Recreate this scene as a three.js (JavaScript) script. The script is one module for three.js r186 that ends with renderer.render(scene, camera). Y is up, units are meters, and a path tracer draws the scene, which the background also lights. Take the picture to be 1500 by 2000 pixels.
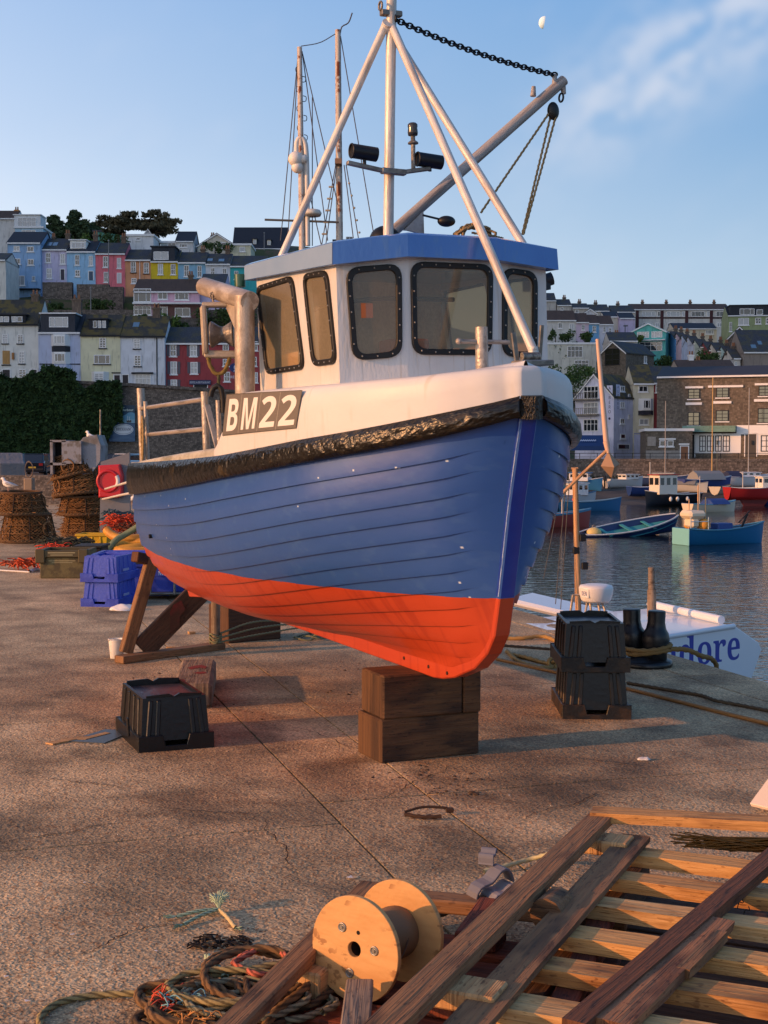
import * as THREE from 'three';
import { mergeGeometries } from 'three/addons/utils/BufferGeometryUtils.js';

// ---------- camera, sky, sun, exposure ----------
const scene = new THREE.Scene();
const camera = new THREE.PerspectiveCamera(42.08, 768 / 1024, 0.1, 3000);
camera.position.set(0, 1.6, 0);
const PITCH = Math.atan(115 / 2600);
camera.rotation.set(-PITCH, 0, 0);
const renderer = new THREE.WebGLRenderer();
renderer.toneMapping = THREE.LinearToneMapping;
renderer.toneMappingExposure = 1.0;
renderer.shadowMap.enabled = true;
const EL = 14.5 * Math.PI / 180;
const SUN = new THREE.Vector3(-0.98 * Math.cos(EL), Math.sin(EL), 0.2 * Math.cos(EL)).normalize();
const sun = new THREE.DirectionalLight(new THREE.Color().setRGB(1, 0.45, 0.16), 3.9);
sun.position.copy(SUN).multiplyScalar(60); sun.target.position.set(0, 0, -10);
sun.castShadow = true; sun.shadow.radius = 1;
Object.assign(sun.shadow.camera, { left: -40, right: 40, top: 40, bottom: -40, near: 1, far: 400 });
sun.shadow.mapSize.set(4096, 4096);
scene.add(sun, sun.target);

// ---------- noise ----------
function hash(x, y, s) { let h = Math.imul(x, 374761393) ^ Math.imul(y, 668265263) ^ Math.imul(s, 974634777); h = Math.imul(h ^ (h >>> 13), 1274126177); h ^= h >>> 16; return (h >>> 0) / 4294967296; }
function vn(x, y, px, py, s) {
  const ix = Math.floor(x), iy = Math.floor(y), fx = x - ix, fy = y - iy, m = (a, p) => ((a % p) + p) % p;
  const u = fx * fx * (3 - 2 * fx), v = fy * fy * (3 - 2 * fy), x0 = m(ix, px), x1 = m(ix + 1, px), y0 = m(iy, py), y1 = m(iy + 1, py);
  const a = hash(x0, y0, s), b = hash(x1, y0, s), c = hash(x0, y1, s), d = hash(x1, y1, s);
  return a + (b - a) * u + (c - a) * v + (a - b - c + d) * u * v;
}
function fbm(u, v, fx, fy, o, s) { let t = 0, a = 0.5, n = 0; for (let i = 0; i < o; i++) { t += a * vn(u * fx, v * fy, fx, fy, s + i); n += a; a *= 0.5; fx *= 2; fy *= 2; } return t / n; }
const N2 = (x, y, s, o = 4) => fbm(x, y, 4096, 4096, o, s);   // world noise: one lattice cell = 1/4096 unit of u; call with x/4096
const wn = (x, y, s, o = 4) => N2(x / 4096, y / 4096, s, o);
function rnd(a) { return () => { a |= 0; a = a + 0x6D2B79F5 | 0; let t = Math.imul(a ^ a >>> 15, 1 | a); t = t + Math.imul(t ^ t >>> 7, 61 | t) ^ t; return ((t ^ t >>> 14) >>> 0) / 4294967296; }; }
const cl = (x, a = 0, b = 1) => Math.min(b, Math.max(a, x));
const sst = (a, b, x) => { const t = cl((x - a) / (b - a)); return t * t * (3 - 2 * t); };
const mix = (a, b, t) => a + (b - a) * t;
const mix3 = (a, b, t) => [mix(a[0], b[0], t), mix(a[1], b[1], t), mix(a[2], b[2], t)];
const interp = (xs, ys, x) => { if (x <= xs[0]) return ys[0]; for (let i = 1; i < xs.length; i++) if (x <= xs[i]) return mix(ys[i - 1], ys[i], (x - xs[i - 1]) / (xs[i] - xs[i - 1])); return ys[ys.length - 1]; };

// ---------- sky: clear low-sun air with thin cirrus ----------
{
  const W = 1024, H = 512, a = new Float32Array(W * H * 4);
  const ES = [0, 3, 8, 13, 19, 40, 90], SK = [[.46, .58, .67], [.41, .56, .69], [.33, .515, .715], [.19, .40, .68], [.125, .345, .68], [.07, .19, .45], [.04, .11, .29]];
  const sunAz = Math.atan2(SUN.z, SUN.x);
  for (let j = 0; j < H; j++) for (let i = 0; i < W; i++) {
    const ph = ((i + .5) / W - .5) * 2 * Math.PI, th = ((j + .5) / H - .5) * Math.PI, k = (j * W + i) * 4;
    const e = th * 180 / Math.PI; let c;
    if (e < 0) c = [.22, .2, .19];
    else {
      let n = 1; while (e > ES[n]) n++;
      c = mix3(SK[n - 1], SK[n], (e - ES[n - 1]) / (ES[n] - ES[n - 1]));
      const caz = Math.cos(ph - sunAz), g = Math.max(0, Math.cos(th) * Math.cos(ph) * SUN.x + Math.sin(th) * SUN.y + Math.cos(th) * Math.sin(ph) * SUN.z);
      const lo = Math.exp(-e / 20) * Math.pow((caz + 1) / 2, 2.2), gl = Math.pow(g, 5) * Math.exp(-e / 18), gg = Math.pow(g, 40);
      c = [c[0] + 2.7 * lo + 1.2 * gl + 1.4 * gg, c[1] + 2.2 * lo + .62 * gl + .8 * gg, c[2] + 1.75 * lo + .2 * gl + .35 * gg];
      // cirrus streaks: az measured from the view axis, degrees
      const az = Math.atan2(Math.cos(ph), -Math.sin(ph)) * 180 / Math.PI;
      const q = e - (13.2 + (az - 8) * .52), al = (az * .89 + e * .46), st = wn(al * .9 + 40, q * 2.6 + 90, 5, 5), s2 = wn(al * .35 + 10, q * .9 + 33, 9, 4);
      const band = Math.exp(-Math.pow((q - .6) / 2.3, 2)) * sst(3.5, 11, az) * (1 - sst(60, 90, az)) * sst(.2, .7, st) * 1.15 + sst(.55, .9, s2) * .12 * sst(2, 8, e) * (1 - sst(25, 45, e));
      c = mix3(c, [.78, .8, .88], cl(band * .62));
    }
    a[k] = c[0]; a[k + 1] = c[1]; a[k + 2] = c[2]; a[k + 3] = 1;
  }
  const t = new THREE.DataTexture(a, W, H, THREE.RGBAFormat, THREE.FloatType);
  t.mapping = THREE.EquirectangularReflectionMapping; t.magFilter = t.minFilter = THREE.LinearFilter; t.needsUpdate = true;
  scene.background = t; scene.environment = t; scene.environmentIntensity = 1;
}

// ---------- placing: a photo ray meets a level or a depth ----------
const F = 2600, cp = Math.cos(PITCH), sp = Math.sin(PITCH);
const V = (x, y, z) => new THREE.Vector3(x, y, z);
function ray(px, py) { const u = (px - 750) / F, v = (1000 - py) / F; return [u, v * cp - sp, cp + v * sp]; }
function S(px, py, d) { const r = ray(px, py), t = d / r[2]; return V(r[0] * t, 1.6 + r[1] * t, -d); }
function G(px, py, h = 0) { const r = ray(px, py), t = (h - 1.6) / r[1]; return V(r[0] * t, h, -r[2] * t); }

// ---------- textures ----------
function tex(w, h, fn, rep = 1) {
  const a = new Uint8Array(w * h * 4);
  for (let j = 0; j < h; j++) for (let i = 0; i < w; i++) { const c = fn((i + .5) / w, (j + .5) / h), k = (j * w + i) * 4; a[k] = cl(c[0]) * 255; a[k + 1] = cl(c[1]) * 255; a[k + 2] = cl(c[2]) * 255; a[k + 3] = 255; }
  const t = new THREE.DataTexture(a, w, h); t.colorSpace = THREE.SRGBColorSpace; t.wrapS = t.wrapT = THREE.RepeatWrapping; t.magFilter = THREE.LinearFilter; t.minFilter = THREE.LinearMipmapLinearFilter; t.generateMipmaps = true; t.needsUpdate = true; t.repeat.set(rep, rep); return t;
}
function btex(w, h, fn, rep = 1) { const t = tex(w, h, (u, v) => { const x = fn(u, v); return [x, x, x]; }, rep); t.colorSpace = THREE.NoColorSpace; return t; }
function ctex(w, h, draw) { const c = document.createElement('canvas'); c.width = w; c.height = h; draw(c.getContext('2d'), w, h); const t = new THREE.CanvasTexture(c); t.colorSpace = THREE.SRGBColorSpace; return t; }
const hex = (h) => [(h >> 16 & 255) / 255, (h >> 8 & 255) / 255, (h & 255) / 255];
function mat(color, rough = .7, o = {}) { return new THREE.MeshStandardMaterial({ color, roughness: rough, ...o }); }
function phys(color, rough = .3, o = {}) { return new THREE.MeshPhysicalMaterial({ color, roughness: rough, ...o }); }
const grain = btex(256, 256, (u, v) => fbm(u, v, 24, 24, 4, 3));
const blotch = btex(256, 256, (u, v) => fbm(u, v, 5, 5, 6, 71));
// a painted or bare surface with patches: two tones mixed by noise
function patchy(a, b, f, s, rough = .7, o = {}, sharp = [.35, .65]) {
  const A = hex(a), B = hex(b), t = tex(256, 256, (u, v) => { const n = sst(sharp[0], sharp[1], fbm(u, v, f, f, 5, s)), g = .94 + .12 * vn(u * 96, v * 96, 96, 96, s + 9); const c = mix3(A, B, n); return [c[0] * g, c[1] * g, c[2] * g]; });
  return mat(0xffffff, rough, { map: t, bumpMap: grain, bumpScale: .002, ...o });
}
// timber: grain runs along u (1 tile = 1 m along, 0.5 m across)
function wood(a, b, dark, s, o = {}) {
  const A = hex(a), B = hex(b), D = hex(dark);
  const ringf = (u, v) => { const w = fbm(u, v, 3, 10, 3, s) * 2.2 + v * 12; return .5 + .5 * Math.sin((w) * 6.283); };
  const t = tex(512, 512, (u, v) => {
    const r = ringf(u, v), fi = fbm(u, v, 6, 160, 3, s + 3), bl = fbm(u, v, 4, 6, 4, s + 5), sp2 = sst(.72, .8, fbm(u, v, 40, 60, 2, s + 6));
    let c = mix3(A, B, cl(r * .45 + fi * .75 - .1)); c = mix3(c, D, sst(.5, .8, bl) * .65 + sp2 * .4 + sst(.66, .74, fi) * .35); return c;
  });
  const b2 = btex(512, 512, (u, v) => cl(.55 * fbm(u, v, 6, 160, 3, s + 3) + .3 * ringf(u, v) + .25 * fbm(u, v, 20, 60, 3, s + 8)));
  return mat(0xffffff, .82, { map: t, bumpMap: b2, bumpScale: .004, ...o });
}

// ---------- geometry ----------
const P3 = (g) => { let q = g.index ? g.toNonIndexed() : g; for (const k of Object.keys(q.attributes)) if (!['position', 'normal', 'uv'].includes(k)) q.deleteAttribute(k); if (!q.attributes.normal) q.computeVertexNormals(); if (!q.attributes.uv) q.setAttribute('uv', new THREE.BufferAttribute(new Float32Array(q.attributes.position.count * 2), 2)); q.morphAttributes = {}; return q; };
const M = (list) => { const a = list.map(P3); return a.length === 1 ? a[0] : mergeGeometries(a, false); };
function tri(v, flat = true) { const g = new THREE.BufferGeometry(); g.setAttribute('position', new THREE.BufferAttribute(new Float32Array(v), 3)); g.computeVertexNormals(); return g; }
// uv in metres by the dominant direction; `ax` is the axis the grain follows
function uvm(g, s = 1, ax = 'x', off = 0) {
  g = P3(g); const p = g.attributes.position, n = g.attributes.normal, u = g.attributes.uv;
  for (let i = 0; i < p.count; i++) {
    const x = p.getX(i), y = p.getY(i), z = p.getZ(i), nx = Math.abs(n.getX(i)), ny = Math.abs(n.getY(i)), nz = Math.abs(n.getZ(i)); let a, b;
    if (ax === 'x') { if (nx > ny && nx > nz) { a = y * .3; b = z; } else { a = x; b = ny > nz ? z : y; } }
    else if (ax === 'y') { if (ny > nx && ny > nz) { a = x * .3; b = z; } else { a = y; b = nx > nz ? z : x; } }
    else { if (nz > ny && nz > nx) { a = y * .3; b = x; } else { a = z; b = ny > nx ? x : y; } }
    u.setXY(i, a * s + off, b * s * (ax ? 2 : 1) + off * 1.7);
  }
  return g;
}
function uvf(g, s = 1) { g = P3(g); const p = g.attributes.position, n = g.attributes.normal, u = g.attributes.uv; for (let i = 0; i < p.count; i++) { const x = p.getX(i), y = p.getY(i), z = p.getZ(i), nx = Math.abs(n.getX(i)), ny = Math.abs(n.getY(i)), nz = Math.abs(n.getZ(i)); if (ny > nx && ny > nz) u.setXY(i, x * s, z * s); else if (nx > nz) u.setXY(i, z * s, y * s); else u.setXY(i, x * s, y * s); } return g; }
// box with chamfered edges
function cbox(w, h, d, b = .004) {
  b = Math.min(b, w * .45, h * .45, d * .45);
  const X = w / 2, Y = h / 2, Z = d / 2, v = [], c = (sx, sy, sz, k) => [sx * (k === 0 ? X : X - b), sy * (k === 1 ? Y : Y - b), sz * (k === 2 ? Z : Z - b)];
  const T = (a, q, r) => { const n = V(...q).sub(V(...a)).cross(V(...r).sub(V(...a))), m = [a[0] + q[0] + r[0], a[1] + q[1] + r[1], a[2] + q[2] + r[2]]; n.dot(V(...m)) >= 0 ? v.push(...a, ...q, ...r) : v.push(...a, ...r, ...q); };
  const Q = (a, q, r, s) => { T(a, q, r); T(a, r, s); }, O = [-1, 1];
  for (const s of O) { Q(c(s, -1, -1, 0), c(s, 1, -1, 0), c(s, 1, 1, 0), c(s, -1, 1, 0)); Q(c(-1, s, -1, 1), c(1, s, -1, 1), c(1, s, 1, 1), c(-1, s, 1, 1)); Q(c(-1, -1, s, 2), c(1, -1, s, 2), c(1, 1, s, 2), c(-1, 1, s, 2)); }
  for (const s of O) for (const t of O) { Q(c(-1, s, t, 1), c(1, s, t, 1), c(1, s, t, 2), c(-1, s, t, 2)); Q(c(s, -1, t, 0), c(s, 1, t, 0), c(s, 1, t, 2), c(s, -1, t, 2)); Q(c(s, t, -1, 0), c(s, t, 1, 0), c(s, t, 1, 1), c(s, t, -1, 1)); }
  for (const s of O) for (const t of O) for (const r of O) T(c(s, t, r, 0), c(s, t, r, 1), c(s, t, r, 2));
  return P3(tri(v));
}
const tr = (g, x, y, z) => g.translate(x, y, z);
const bx = (x0, x1, y0, y1, z0, z1, b) => tr(b === undefined ? P3(new THREE.BoxGeometry(x1 - x0, y1 - y0, z1 - z0)) : cbox(x1 - x0, y1 - y0, z1 - z0, b), (x0 + x1) / 2, (y0 + y1) / 2, (z0 + z1) / 2);
const UPY = V(0, 1, 0);
function rod(p, q, r, r2 = r, n = 10, cap = false) { const d = q.clone().sub(p), L = d.length(), g = new THREE.CylinderGeometry(r2, r, L, n, 1, cap === null); g.applyQuaternion(new THREE.Quaternion().setFromUnitVectors(UPY, d.normalize())); g.translate((p.x + q.x) / 2, (p.y + q.y) / 2, (p.z + q.z) / 2); return P3(g); }
function beam(p, q, w, h, bev = .004, roll = 0, s = 1, off = 0) { const d = q.clone().sub(p), L = d.length(), g = uvm(cbox(L, h, w, bev), s, 'x', off); orient(g, p, q, roll); return g; }
function orient(g, p, q, roll = 0) { const X = q.clone().sub(p).normalize(), Z0 = Math.abs(X.y) > .98 ? V(0, 0, 1) : X.clone().cross(UPY).normalize(), Y0 = Z0.clone().cross(X).normalize(); const m = new THREE.Matrix4().makeBasis(X, Y0, Z0); if (roll) m.multiply(new THREE.Matrix4().makeRotationX(roll)); m.setPosition((p.x + q.x) / 2, (p.y + q.y) / 2, (p.z + q.z) / 2); g.applyMatrix4(m); return g; }
function tube(pts, r, n = 8, step = .03, closed = false) { const c = new THREE.CatmullRomCurve3(pts, closed, 'centripetal'); return P3(new THREE.TubeGeometry(c, Math.max(4, Math.ceil(c.getLength() / step)), r, n, closed)); }
// laid rope: three strands twisted round a path
function rope(pts, r, o = {}) {
  const c = new THREE.CatmullRomCurve3(pts, !!o.closed, 'centripetal'), L = c.getLength(), n = Math.min(o.max || 900, Math.max(6, Math.ceil(L / (r * (o.step || .9))))), R = o.seg || 9, fr = c.computeFrenetFrames(n, !!o.closed), pos = [], uv = [], idx = [], tw = 6.283 / (r * (o.lay || 5));
  for (let i = 0; i <= n; i++) { const p = c.getPointAt(i / n), s = i / n * L; for (let k = 0; k <= R; k++) { const a = k / R * 6.283, rr = r * (1 + .26 * Math.cos(3 * a - 3 * tw * s / 3)); const nx = fr.normals[i].clone().multiplyScalar(Math.cos(a) * rr).addScaledVector(fr.binormals[i], Math.sin(a) * rr); pos.push(p.x + nx.x, p.y + nx.y, p.z + nx.z); uv.push(s / (r * (o.lay || 5)), k / R); } }
  for (let i = 0; i < n; i++) for (let k = 0; k < R; k++) { const a = i * (R + 1) + k, b = a + R + 1; idx.push(a, a + 1, b, b, a + 1, b + 1); }
  const g = new THREE.BufferGeometry(); g.setAttribute('position', new THREE.Float32BufferAttribute(pos, 3)); g.setAttribute('uv', new THREE.Float32BufferAttribute(uv, 2)); g.setIndex(idx); g.computeVertexNormals(); return P3(g);
}
const lathe = (pts, n = 20) => P3(new THREE.LatheGeometry(pts.map((p) => new THREE.Vector2(p[0], p[1])), n));
function ext(shape, depth, o = {}) { return P3(new THREE.ExtrudeGeometry(shape, { depth, bevelEnabled: false, curveSegments: 8, ...o })); }
const poly = (pts) => { const s = new THREE.Shape(); pts.forEach((p, i) => i ? s.lineTo(p[0], p[1]) : s.moveTo(p[0], p[1])); s.closePath(); return s; };

// ---------- scene graph ----------
const used = {};
const numbered = (n) => { const k = used[n] = (used[n] || 0) + 1; return k === 1 ? n : n + '_' + String(k - 1).padStart(3, '0'); };
function tag(o, label, category, group) { o.userData.label = label; o.userData.category = category; if (group) o.userData.group = group; return o; }
function thing(name, label, category, group, pos) { const g = new THREE.Group(); g.name = numbered(name); tag(g, label, category, group); if (pos) g.position.copy(pos); scene.add(g); return g; }
function part(parent, name, g, m, label) { const o = new THREE.Mesh(g, m); o.name = name; o.castShadow = o.receiveShadow = true; if (label) o.userData.label = label; parent.add(o); return o; }
function single(name, g, m, label, category, group) { const o = part(scene, numbered(name), g, m); return tag(o, label, category, group); }
function struct(name, g, m) { const o = part(scene, numbered(name), g, m); o.userData.kind = 'structure'; return o; }
function stuff(parent, name, g, m) { const o = part(parent, parent === scene ? numbered(name) : name, g, m); o.userData.kind = 'stuff'; return o; }

// ================= SETTING =================
const EA = Math.atan2(.293, .956), ce = Math.cos(EA), se = Math.sin(EA);
const NT = (n, t, y = 0) => V(n * ce - t * se, y, -(n * se + t * ce));      // quay axes: n towards the water, t along the edge
const EDGE = 5.245, WATER = -3.6;

// concrete with exposed aggregate, 1 tile = 1.6 m
const concMap = tex(1024, 1024, (u, v) => {
  const a = fbm(u, v, 200, 200, 2, 11), b = fbm(u, v, 90, 90, 3, 12), c = fbm(u, v, 6, 6, 5, 13), sp2 = hash(Math.floor(u * 340), Math.floor(v * 340), 4);
  let k = .84 + .46 * (a - .5) + .36 * (b - .5) + .22 * (c - .5); let col = mix3([.76, .65, .495], [.84, .74, .575], c);
  if (sp2 > .965) k += .22; if (sp2 < .05) k -= .2; const wr = sst(.62, .72, b); col = mix3(col, [.50, .36, .235], wr * .6);
  return [col[0] * k * 1.08, col[1] * k * 1.08, col[2] * k * 1.08];
});
const concBump = btex(1024, 1024, (u, v) => cl(.45 * fbm(u, v, 200, 200, 2, 11) + .4 * fbm(u, v, 90, 90, 3, 12) + .35 * fbm(u, v, 24, 24, 3, 16) - .1));
const concrete = mat(0xffffff, .92, { map: concMap, bumpMap: concBump, bumpScale: .008, vertexColors: true });
const quay = struct('quay', (() => {
  // body of the quay below the slabs, with the wall to the water
  const s = poly([[-70, 12], [-70, -46], [EDGE - .05, -46], [EDGE - .05, 12]]);
  const g = ext(s, 5.2); g.rotateX(-Math.PI / 2); g.translate(0, -5.26, 0);   // shape (n,-t)
  g.rotateY(EA); return uvf(g, .6);
})(), mat(0x4a423b, .95, { map: concMap }));
{
  const stains = [[560, 1182, .5, .35], [235, 1195, .35, .4], [130, 1615, .5, .22], [420, 1500, .7, .2], [900, 1640, .22, .45], [640, 1560, .5, .2], [1180, 1560, .5, .25], [90, 1330, .7, .2], [300, 1700, .4, .25], [1000, 1520, .6, .25]].map(([a, b, r, k]) => { const q = G(a, b); return [q.x, -q.z, r, k]; });
  const ns = [-40, -34, -29, -24.5, -20, -16, -12.6, -9.8, -7, -4.2, -1.4, 1.49, 2.0, 4.85, EDGE], ts = [-8, -4.6, -1.6, .9, 3.1, 5.5, 8.1, 10.9, 13.8, 16.7, 19.6, 22.5, 25.4, 28.3, 32, 36, 40, 44];
  for (let i = 0; i + 1 < ns.length; i++) for (let j = 0; j + 1 < ts.length; j++) {
    const n0 = ns[i] + .006, n1 = ns[i + 1] - (i + 2 === ns.length ? -.02 : .006), off = i > 10 ? .35 : 0, t0 = ts[j] + off + .006, t1 = ts[j + 1] + off - .006;
    const c = NT((n0 + n1) / 2, (t0 + t1) / 2), dist = Math.hypot(c.x, c.z);
    if (-c.z < -3) continue;
    const cell = dist < 10 ? .09 : dist < 16 ? .2 : .5, a = Math.max(1, Math.ceil((n1 - n0) / cell)), b = Math.max(1, Math.ceil((t1 - t0) / cell));
    const pos = [], uv = [], col = [], idx = [], lift = 0, tone = .98 + .08 * hash(i, j, 21);
    const put = (n, t, y) => {
      const p = NT(n, t, y), d = -p.z;
      pos.push(p.x, p.y, p.z); uv.push(p.x / 1.6, p.z / 1.6);
      const big = wn(p.x * .55 + 50, d * .55 + 9, 31, 5), mid = wn(p.x * 2.3 + 7, d * 2.3, 32, 4), dust = wn(p.x * 1.2 + 300, d * 1.2, 33, 5);
      let k = tone * (.58 + .74 * big + .36 * (mid - .5));
      // red-brown grit left under and around the hull
      const hx = p.x + .25, hd = d - 8.1, near = Math.exp(-(hx * hx / 4.2 + hd * hd / 5)), rd = sst(.5, .64, dust) * near;
      const dk = sst(.56, .7, wn(p.x * 3.1 + 11, d * 3.1 + 5, 35, 4)) * .42; k *= 1 - dk; for (const [sx, sd, sr, sk] of stains) { const q = Math.hypot(p.x - sx, (d - sd) * .8) / sr + (wn(p.x * 5, d * 5, 77, 4) - .5) * 1.1; if (q < 1) k *= 1 - sk * sst(1, .6, q); }
      col.push(k * mix(1, .82, rd), k * mix(.965, .62, rd), k * mix(.93, .5, rd));
    };
    for (let q = 0; q <= b; q++) for (let p = 0; p <= a; p++) { const n = mix(n0, n1, p / a), t = mix(t0, t1, q / b), e = (p === 0 || p === a || q === 0 || q === b) ? 0 : 0; put(n, t, lift + e + (wn(n * 1.4, t * 1.4, 41, 3) - .5) * .012); }
    for (let q = 0; q < b; q++) for (let p = 0; p < a; p++) { const k = q * (a + 1) + p; idx.push(k, k + 1, k + a + 1, k + 1, k + a + 2, k + a + 1); }
    const ring = []; for (let p = 0; p <= a; p++) ring.push(p); for (let q = 1; q <= b; q++) ring.push(q * (a + 1) + a); for (let p = a - 1; p >= 0; p--) ring.push(b * (a + 1) + p); for (let q = b - 1; q > 0; q--) ring.push(q * (a + 1));
    const base = pos.length / 3; for (const low of [0, 1]) ring.forEach((k) => { pos.push(pos[k * 3], low ? -.05 : pos[k * 3 + 1], pos[k * 3 + 2]); uv.push(uv[k * 2] + .03 * low, uv[k * 2 + 1] + .03 * low); col.push(col[k * 3], col[k * 3 + 1], col[k * 3 + 2]); });
    ring.forEach((k, m) => { const R = ring.length, k0 = base + m, k2 = base + (m + 1) % R, c0 = k0 + R, c1 = k2 + R; idx.push(k0, c0, k2, k2, c0, c1); });
    const g = new THREE.BufferGeometry(); g.setAttribute('position', new THREE.Float32BufferAttribute(pos, 3)); g.setAttribute('uv', new THREE.Float32BufferAttribute(uv, 2)); g.setAttribute('color', new THREE.Float32BufferAttribute(col, 3)); g.setIndex(idx); g.computeVertexNormals();
    part(quay, 'slab', g, concrete);
  }
}
// dirt-filled cracks in the slabs
{
  const r = rnd(45), v = []; for (const [x0, y0, x1, y1] of [[0, 1650, 260, 1610], [300, 1580, 520, 1600], [520, 1600, 600, 1700], [60, 1520, 240, 1545], [760, 1560, 900, 1500], [1000, 1610, 1180, 1540], [1080, 1480, 1300, 1500], [330, 1240, 560, 1215], [0, 1270, 190, 1262], [560, 1420, 690, 1470], [140, 1870, 330, 1800]]) { const a = G(x0, y0), b = G(x1, y1), n = 26, L = a.distanceTo(b), px = -(b.z - a.z) / L, pz = (b.x - a.x) / L; let o = 0, pl = null; for (let i = 0; i <= n; i++) { o += (r() - .5) * .03; const c = a.clone().lerp(b, i / n), w = .0012 + .0035 * r() * Math.sin(Math.PI * i / n), q = [[c.x + px * (o - w), .0065, c.z + pz * (o - w)], [c.x + px * (o + w), .0065, c.z + pz * (o + w)]]; if (pl) v.push(...pl[0], ...pl[1], ...q[1], ...pl[0], ...q[1], ...q[0]); pl = q; } }
  const c = stuff(quay, 'crack_dirt', tri(v), mat(0x2a2019, 1, { side: THREE.DoubleSide }));
}
// harbour water
const waterBump = btex(1024, 1024, (u, v) => cl(.62 * fbm(u, v, 10, 22, 3, 51) + .38 * fbm(u, v, 34, 60, 3, 55)));
struct('water', (() => { const g = new THREE.PlaneGeometry(900, 620, 1, 1); g.rotateX(-Math.PI / 2); g.translate(120, WATER, -250); const p = g.attributes.position, u = g.attributes.uv; for (let i = 0; i < 4; i++) u.setXY(i, p.getX(i) / 9, p.getZ(i) / 9); return g; })(),
  phys(new THREE.Color().setRGB(.011, .016, .013), .06, { ior: 1.33, bumpMap: waterBump, bumpScale: .026 }));
// tidal mud below the far wall
struct('mud', (() => { const g = new THREE.PlaneGeometry(260, 60, 130, 40); g.rotateX(-Math.PI / 2); const p = g.attributes.position; for (let i = 0; i < p.count; i++) { const x = p.getX(i) + 100, d = 138 - p.getZ(i); p.setX(i, x); p.setZ(i, -d); p.setY(i, interp([108, 128, 140, 150, 168], [-4.6, -3.75, -3.15, -2.5, -2.1], d + 4 * Math.sin(x * .13)) + (wn(x * .25, d * .25, 61, 4) - .5) * .5); } g.computeVertexNormals(); return uvf(g, .12); })(),
  patchy(0x4d4437, 0x2f2a24, 6, 63, .8, {}));
// ground level of the far quay and of the car park on the left
const stoneFar = (() => {
  const t = tex(512, 512, (u, v) => { const r = Math.floor(v * 40), o = hash(r, 3, 5), q = u * 24 + o * 3, s = hash(Math.floor(q), r, 6), j = Math.min((v * 40) % 1, q % 1) < .14 ? .75 : 1, n = fbm(u, v, 5, 5, 4, 7); const k = (.72 + .4 * s + .3 * (n - .5)) * j; return [.47 * k, .425 * k, .385 * k]; });
  return mat(0xffffff, .95, { map: t, bumpMap: grain, bumpScale: .01 });
})();
struct('far_quay', uvf(bx(-12, 240, -5, .6, -420, -166), .12), stoneFar);
struct('quay_street', bx(-12, 240, .604, .62, -300, -166.2), mat(0x3b3836, .9));
struct('car_park', (() => { const g = ext(poly([[-140, 40], [-4.8, 40], [-9, 180], [-140, 180]]), .3); g.rotateX(-Math.PI / 2); g.translate(0, -.32, 0); return uvf(g, .3); })(), patchy(0x56504b, 0x6b635c, 5, 65, .9));
struct('harbour_wall', uvf(bx(-12.5, -8.9, -5, -.05, -167, -41), .12), stoneFar);
// hillsides carrying the town
const LP = [[150, 168, 174.4, 174.6, 198, 206, 212, 222, 240, 258, 275, 320, 420, 560], [-1, 0, 0, 9.2, 9.6, 14, 26, 27.6, 29.5, 40.5, 44, 48, 44, 20]];
const RP = [[150, 168, 200, 222, 260, 300, 330, 360, 450, 560], [-3, .4, .5, 6, 14.5, 23, 29, 33, 38, 20]];
function ground(x, d) { const w = sst(-.06, .09, x / d); return mix(interp(LP[0], LP[1], d), interp(RP[0], RP[1], d), w); }
const scrub = patchy(0x3f4a26, 0x5a4f3a, 9, 67, .95, {}, [.4, .6]);
struct('hillside', (() => { const U = 90, D = 110, pos = [], idx = []; for (let j = 0; j <= D; j++) for (let i = 0; i <= U; i++) { const d = 168 + 380 * Math.pow(j / D, 1.5), x = mix(-.62, .62, i / U) * d; pos.push(x, ground(x, d) + (d > 176 ? (wn(x * .3, d * .3, 68, 3) - .5) * 1.2 : 0), -d); } for (let j = 0; j < D; j++) for (let i = 0; i < U; i++) { const k = j * (U + 1) + i; idx.push(k, k + 1, k + U + 1, k + 1, k + U + 2, k + U + 1); } const g = new THREE.BufferGeometry(); g.setAttribute('position', new THREE.Float32BufferAttribute(pos, 3)); g.setIndex(idx); g.computeVertexNormals(); return uvf(g, .06); })(), scrub);
// the high ground west of the harbour, which keeps the low sun off the town
struct('hill', (() => { const pos = [], idx = [], A = 40, B = 50; for (let j = 0; j <= B; j++) for (let i = 0; i <= A; i++) { const x = mix(-600, -150, i / A), d = mix(30, 520, j / B), r = sst(0, .85, i < A / 2 ? i / A * 2 : (A - i) / A * 2) * sst(0, .09, j / B) * sst(0, .15, (B - j) / B); pos.push(x, -2 + 185 * r + (wn(x * .05, d * .05, 69, 4) - .5) * 14 * r, -d); } for (let j = 0; j < B; j++) for (let i = 0; i < A; i++) { const k = j * (A + 1) + i; idx.push(k, k + 1, k + A + 1, k + 1, k + A + 2, k + A + 1); } const g = new THREE.BufferGeometry(); g.setAttribute('position', new THREE.Float32BufferAttribute(pos, 3)); g.setIndex(idx); g.computeVertexNormals(); return uvf(g, .03); })(), scrub);
// moon: the lit half
{
  const c = S(1063, 44, 2600), r = 11.9; const g = new THREE.SphereGeometry(r, 24, 16, Math.PI, Math.PI);   // half facing local +/-z
  g.scale(1, 1, .9); g.rotateY(Math.PI / 2); g.rotateZ(-.17);
  const o = struct('moon', g, mat(new THREE.Color().setRGB(.75, .95, 1.0), 1)); o.position.copy(c); o.castShadow = false;
}

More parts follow.
